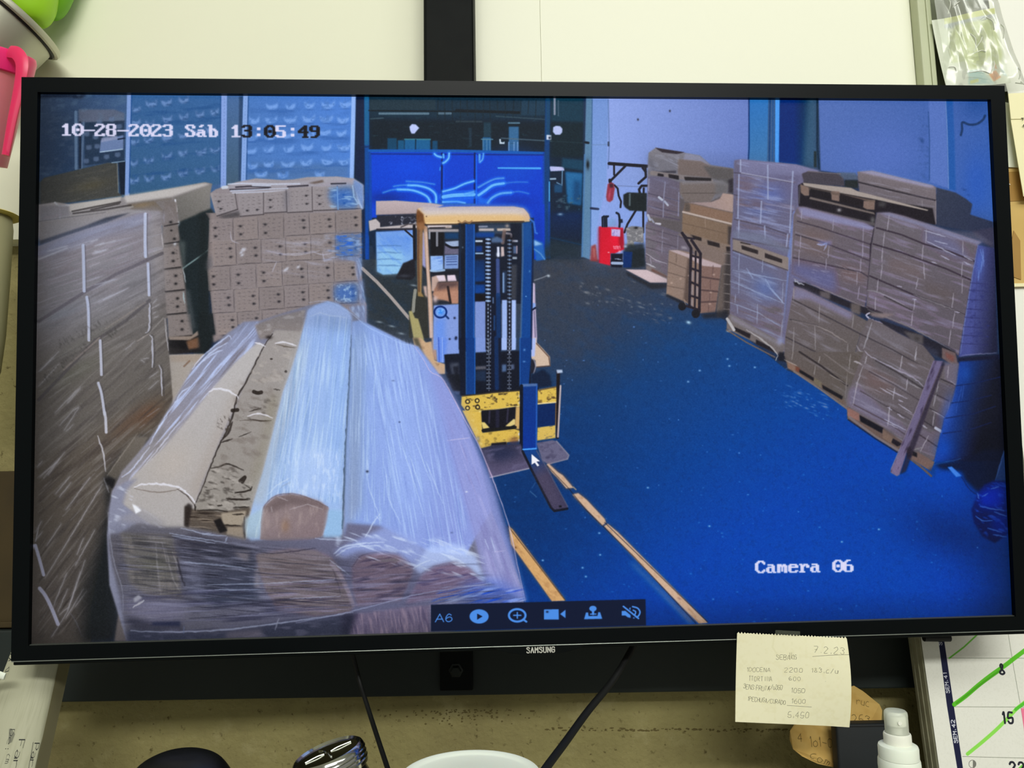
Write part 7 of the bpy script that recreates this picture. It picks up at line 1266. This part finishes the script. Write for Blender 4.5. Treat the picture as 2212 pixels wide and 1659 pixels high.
# ---------------------------------------------------------------- kitchen things hanging at the top left
zr = pq(0,0,.60).z+.16
rod = thing('hanging_rail', 'thin steel rail above the hanging bowl and cups, out of view', 'rail', (-.55,.60,zr)); bpy.context.view_layer.update()
kid('rod', lathe([(0,0),(.004,0),(.004,.34),(0,.34)], 14, Matrix.Translation((-.70,.60,zr)) @ Matrix.Rotation(PI/2,4,'Y')), M['hook'], rod, True)
for x in (-.69,-.375): kid('bracket', bx((x-.004,.600,zr-.004),(x+.004,PY-.0004,zr+.004), .001), M['hook'], rod)
# steel bowl
bc = at(24,30,.632)
bR = .0412
ax_ = Vector((.57,.11,.82)).normalized(); q_ = Vector((0,0,1)).rotation_difference(ax_).to_matrix().to_4x4()
sbw = thing('steel_bowl', 'brushed steel bowl hanging tilted at the top left corner', 'bowl', mw=Matrix.Translation(bc) @ q_)
obj('bowl_wall', lathe([(bR,-.0066),(bR-.0003,-.018),(bR-.0016,-.036),(bR-.0050,-.052),(bR-.013,-.064),(bR-.022,-.069),(0,-.071),(0,-.0698),(bR-.0225,-.0678),(bR-.0140,-.0632),(bR-.0062,-.0515),(bR-.0028,-.036),(bR-.0015,-.018),(bR-.0012,-.001),(bR+.001,-.001)], 64), M['steel'], sbw, True)
obj('rolled_rim', lathe([(bR+.0010,-.0054),(bR+.0040,-.0056),(bR+.0054,-.0042),(bR+.0056,-.0016),(bR+.0044,.0006),(bR+.0018,.0010),(bR-.0010,.0002),(bR-.0012,-.0012)], 64), M['steel'], sbw, True)
obj('rim_groove', lathe([(bR-.0002,-.0052),(bR+.0026,-.0058),(bR+.0022,-.0070),(bR-.0002,-.0072)], 64), M['cable'], sbw, True)
# green cups resting in it
gc = at(70,-34,.640); ax2 = Vector((.10,-.12,.95)).normalized()
g1 = thing('green_cup', 'light green plastic cup standing in the steel bowl', 'cup', mw=Matrix.Translation(gc) @ Vector((0,0,1)).rotation_difference(ax2).to_matrix().to_4x4())
obj('cup_wall', lathe(sp([(0,-.036),(.008,-.0356),(.0150,-.0325),(.0195,-.023),(.0218,-.006),(.0228,.020)])+[(.0224,.020),(.0217,0),(.020,-.0175),(.016,-.029),(0,-.0345)], 48), M['green'], g1, True)
obj('cup_rim', lathe([(.0222,.0195),(.0240,.0200),(.0240,.0214),(.0222,.0214)], 48), M['green'], g1, True)
g2 = thing('green_strainer', 'darker green plastic cup behind the light green one', 'cup', mw=Matrix.Translation(at(113,-22,.656)) @ Matrix.Rotation(.25,4,'Y'))
obj('cup_wall', lathe(sp([(0,-.0265),(.0070,-.0260),(.0128,-.0222),(.0166,-.0125),(.0180,.002),(.0184,.020)])+[(.0180,.020),(.0177,.004),(.0165,-.0098),(.0135,-.020),(0,-.0258)], 48), M['green2'], g2, True)
obj('cup_rim', lathe([(.0178,.0195),(.0198,.0200),(.0198,.0212),(.0178,.0212)], 48), M['green2'], g2, True)
# pink jug
jc = at(-14,126,.556)
pj_ = thing('pink_jug', 'bright pink plastic jug with a long strap handle, beside the television', 'jug', mw=Matrix.Translation(jc) @ Matrix.Rotation(math.radians(12),4,'Y') @ Matrix.Rotation(math.radians(14),4,'X')); bpy.context.view_layer.update()
obj('jug_body', lathe([(.0250,.0060),(.0256,.0045),(.0250,-.004),(.0232,-.020),(.0195,-.052),(.0160,-.080),(0,-.082),(0,-.081),(.0152,-.079),(.0186,-.052),(.0224,-.020),(.0242,-.004),(.0248,.0045)], 48), M['pinkb'], pj_, True)
obj('jug_rim', lathe([(.0246,-.0100),(.0268,-.0090),(.0284,.0030),(.0276,.0062),(.0250,.0066),(.0236,.0040)], 48), M['pink'], pj_, True)
hp = [at(x,y,Y) for x,y,Y in ((20,112,.540),(36,115,.538),(47,131,.537),(48,152,.537),(43,182,.538),(35,220,.539),(26,262,.540),(19,300,.541),(12,336,.542))]
def strap(path, ws, th):
    bm = bmesh.new(); P = cat(path, 6); rings = []; N = len(P)
    for i, p in enumerate(P):
        t = (P[min(i+1,N-1)]-P[max(i-1,0)]).normalized(); s = Vector((0,-1,0)).cross(t).normalized(); wv = np.interp(i/(N-1), *ws)
        rings.append([bm.verts.new(p+s*(wv/2*math.cos(a))+Vector((0,1,0))*(th/2*math.sin(a))) for a in (PI*.1,PI*.35,PI*.65,PI*.9,PI*1.1,PI*1.35,PI*1.65,PI*1.9)])
    for a, b in zip(rings, rings[1:]):
        for j in range(8): bm.faces.new((a[j], a[(j+1)%8], b[(j+1)%8], b[j]))
    bm.faces.new(rings[0][::-1]); bm.faces.new(rings[-1]); return bm
kid('handle', strap(hp, ((0,.15,.35,.6,1),(.010,.0105,.0098,.0076,.0058)), .004), M['pinkh'], pj_, True)
for t_, p0 in ((sbw, at(4,18,.625)), (pj_, at(-18,92,.556))):
    bpy.context.view_layer.update(); kid('hanging_hook', tube([Vector((p0.x,.60,zr-.0048)), Vector((p0.x-.002,.601,zr-.02)), Vector((p0.x-.003,(.60+p0.y)/2,zr-.05)), p0], .0009, n=8), M['hook'], t_, True)
# jar at the left edge on a little shelf
je = at(-34,640,.60); jt = at(-34,466,.60).z; jb = at(-34,812,.60).z; jr = (at(14,600,.60).x-je.x)
cj = thing('beige_canister', 'beige plastic canister with a yellow lid at the left edge', 'canister', (je.x,.60,jb)); hh = jt-jb
obj('canister_body', lathe([(0,0),(jr*.80,0),(jr*.86,.004),(jr*.97,hh*.25),(jr,hh*.6),(jr,hh-.010),(jr*.94,hh-.003),(jr*.9,hh),(0,hh)], 40), M['beige'], cj, True)
obj('canister_lid', lathe([(jr*.9,hh-.0006),(jr*1.22,hh-.0004),(jr*1.30,hh+.0004),(jr*1.2,hh+.0014),(jr*.9,hh+.0022),(0,hh+.0026)], 40), M['yellow'], cj, True)
sx = at(-40,812,.70).x
sh = obj('wall_shelf', bx((je.x-.10,.585,jb-.012),(sx-.004,WY-.0006,jb-.0004), .002), M['board']); tag(sh, 'narrow wooden wall shelf under the beige canister', 'shelf')
# ---------------------------------------------------------------- papers on the right
Z3 = (1912,0,7.373)
YB = .664
def bp(x, y, Y=YB): return at(1912+x/7.373, y/7.373, Y)
sq = [(740,322),(1745,130),(2010,1310),(985,1420)]
c = canvas(420, 500, (236,240,224), sq, Z3, 6)
P_ = c.poly; ik = (120,124,96)
P_("940,285 1745,130 1745,225 945,380", (226,230,140)); P_("945,375 1740,225 1760,330 1400,440 950,440", (196,202,220), .8, 6)
P_("1100,400 1700,300 1800,560 1880,860 1840,1000 1650,1100 1300,1120 1180,800 1030,640", (214,222,160), 1, 8); P_("1000,600 1180,540 1280,980 1060,1010", (220,228,176), 1, 6); P_("1330,430 1480,400 1560,900 1420,950", (206,216,156), .8, 8); P_("1560,320 1720,300 1780,700 1640,740", (206,214,160), .8, 6)
P_("1280,1150 1500,1110 1740,1330 1300,1360", (190,220,222), 1, 5); P_("1320,1300 1460,1260 1470,1310 1330,1350", (226,226,140), .9, 3); P_("1640,1180 1760,1110 1850,1220 1730,1290", (246,168,110), 1, 3); P_("1730,960 1790,1090 1750,1090", (246,170,120), 1, 2); P_("1830,1080 1900,1100 1950,1210 1880,1180", (180,210,216), .9, 3)
P_("990,1040 1200,1080 1300,1200 1280,1420 960,1420", (246,246,240), .9, 6); P_("1650,900 1720,1000 1740,1100 1560,1150 1500,1080", (246,246,240), .9, 3)
def vt3(s, x, y, w, h, lw, lx=-.28, col=ik):
    i = 0
    for ch in s:
        for st in SF[ch].split(','):
            if st: c.line([(x+int(q[1])/6*h+(i+int(q[0])/4*w)*lx, y-i-int(q[0])/4*w) for q in st.split()], lw, col, .9, .5)
        i += w*1.32
vt3('MOLARES SA', 1560, 790, 24, 34, 2.4); vt3('UPS', 1130, 935, 30, 40, 1.8, -.2); vt3('ACDL', 1225, 420, 22, 30, 1.6, -.2, (110,110,170)); vt3('07 61 39', 1265, 860, 34, 40, 1.5, -.25); vt3('60 38', 1390, 660, 34, 40, 1.5, -.2)
for x0, y0, x1, y1, n in ((1110,370,1240,920,30),(1680,420,1760,900,26),(1590,620,1640,800,9),(1640,640,1690,800,9),(1000,780,1060,1010,14),(1010,380,1050,460,5),(1100,830,1120,950,6)):
    for i in range(n): t = i/n; c.line([(x0+(x1-x0)*t,y0+(y1-y0)*t),(x0+(x1-x0)*(t+.6/n),y0+(y1-y0)*(t+.6/n))], 2.0, ik, .75, .5)
for p in ("1490,330 1560,280 1570,330 1600,300","1640,260 1660,240 1690,280","1500,350 1600,315"): c.line(p, 1.8, (96,100,140), .9)
for p in ("1690,1190 1720,1250","1740,1160 1760,1240","1770,1180 1790,1230"): c.line(p, 1.6, (150,110,70), .8)
c.blob(1045, 505, 40, 34, (160,166,140), .6); c.tex(sq, 20, 30, 20, (248,250,240), .5, .55, 3)
bag = thing('document_bag', 'clear plastic bag with a printed slip, hanging right of the steel trim', 'bag', bp(1300,700)); bpy.context.view_layer.update()
o = flat('printed_slip', imat('slip_print', np.clip(c.a,0,1), .6), [bp(*q) for q in sq], 10, 10, lambda u,v: (0,.0012*math.sin(6*u+3*v),0), .0002); o.parent = bag; o.matrix_parent_inverse = bag.matrix_world.inverted()
# crumpled film in front of and behind the slip
def filmmat():
    m = bpy.data.materials.new('clear_film'); m.use_nodes = True; nt = m.node_tree; nt.nodes.clear(); N = nt.nodes.new; L = nt.links.new
    out = N('ShaderNodeOutputMaterial'); tr = N('ShaderNodeBsdfTransparent'); gl = N('ShaderNodeBsdfGlossy'); mx = N('ShaderNodeMixShader'); fr = N('ShaderNodeFresnel'); fr.inputs[0].default_value = 1.5
    df = N('ShaderNodeBsdfDiffuse'); df.inputs[0].default_value = (.85,.87,.78,1); mx2 = N('ShaderNodeMixShader'); mx2.inputs[0].default_value = .12
    gl.inputs['Roughness'].default_value = .18; tr.inputs[0].default_value = (.96,.97,.95,1); mu = N('ShaderNodeMath'); mu.operation = 'MULTIPLY'; mu.inputs[1].default_value = .42
    L(tr.outputs[0], mx2.inputs[1]); L(df.outputs[0], mx2.inputs[2]); L(fr.outputs[0], mu.inputs[0]); L(mu.outputs[0], mx.inputs[0]); L(mx2.outputs[0], mx.inputs[1]); L(gl.outputs[0], mx.inputs[2]); L(mx.outputs[0], out.inputs[0]); return m
FM = filmmat(); rr = random.Random(11)
creases = [(rr.uniform(0,1), rr.uniform(0,1), rr.uniform(0,PI), rr.uniform(.3,1)) for _ in range(26)]
def crump(u, v):
    h = 0
    for cu_, cv_, an, s_ in creases:
        d = (u-cu_)*math.cos(an)+(v-cv_)*math.sin(an); e = -(u-cu_)*math.sin(an)+(v-cv_)*math.cos(an)
        h += s_*.0022*max(0, 1-abs(d)*9)*max(0, 1-abs(e)*2.2)
    return -h
fq = [bp(690,-260), bp(1640,-260), bp(2190,1500), bp(955,1500)]
o = flat('bag_film', FM, fq, 60, 60, lambda u,v: (0,-.0045+crump(u,v),0), .0001); o.parent = bag; o.matrix_parent_inverse = bag.matrix_world.inverted()
for cu_, cv_, an, s_ in creases[:14]:
    A_ = Vector(fq[0])*(1-cu_)*(1-cv_)+Vector(fq[1])*cu_*(1-cv_)+Vector(fq[2])*cu_*cv_+Vector(fq[3])*(1-cu_)*cv_
    dx = Vector((-math.sin(an),0,-math.cos(an)))*.012*s_
    o = obj('film_fold', tube([A_-dx+Vector((0,-.006,0)), A_+Vector((.001,-.0078,.001)), A_+dx+Vector((0,-.006,0))], .00035, .0008, 6), mat('film_fold', (246,248,240), .2, alpha=.75), None, True); o.parent = bag; o.matrix_parent_inverse = bag.matrix_world.inverted()
# blank sheets and cards further right
def card(name, px, Y, m, label, catg, back=.0006):
    o = obj(name, prism([at(x,y,Y) for x,y in px], (0,back,0)), m); tag(o, label, catg); return o
card('white_sheet', [(2118,-120),(2330,-120),(2340,215),(2178,202),(2150,100)], .6725, M['paper'], 'blank white sheet behind the document bag, in the top right corner', 'paper')
wb = card('white_board', [(2168,618),(2420,612),(2450,1372),(2262,1376),(2215,1020)], .672, M['paper'], 'blank white board right of the television, below the brown envelope', 'board', .004)
cd_ = card('cream_card', [(2179,203),(2330,196),(2360,428),(2211,424),(2183,255)], .660, M['cream'], 'cream card with small print, right of the television', 'card')
obj('card_flap', prism([at(x,y,.6592) for x,y in ((2178,202),(2330,195),(2332,254),(2184,257))], (0,.0007,0)), M['cream'], cd_)
kk = None
for s, x, y, sz in (('T',2209,258,.004),('4',2211,272,.004)):
    p = at(x,y,.6588); letters(s, sz, Matrix.Translation(p) @ Matrix.Rotation(PI/2,4,'X'), M['ink'], cd_, 'print')
sl = card('plastic_sleeve', [(2150,215),(2188,225),(2206,330),(2203,362),(2158,360)], .668, M['sleeve'], 'milky plastic sleeve between the television and the cream card', 'sleeve')
en = card('brown_envelope', [(2150,356),(2330,350),(2330,616),(2158,620)], .6695, M['kraft'], 'brown kraft envelope with tape, right of the television', 'envelope', .002)
obj('tape_band', prism([at(x,y,.6690) for x,y in ((2152,372),(2330,366),(2330,428),(2155,436))], (0,.0006,0)), M['tapeb'], en)
obj('tape_corner', prism([at(x,y,.6688) for x,y in ((2172,592),(2190,498),(2204,520),(2206,604))], (0,.0006,0)), M['tapeb'], en)
obj('torn_paper', prism([at(x,y,.6682) for x,y in ((2160,385),(2172,386),(2183,399),(2165,398))], (0,.0006,0)), M['paper'], en)
obj('envelope_edge', prism([at(x,y,.6688) for x,y in ((2158,613),(2330,609),(2330,616),(2158,620))], (0,.0008,0)), M['cream'], en)
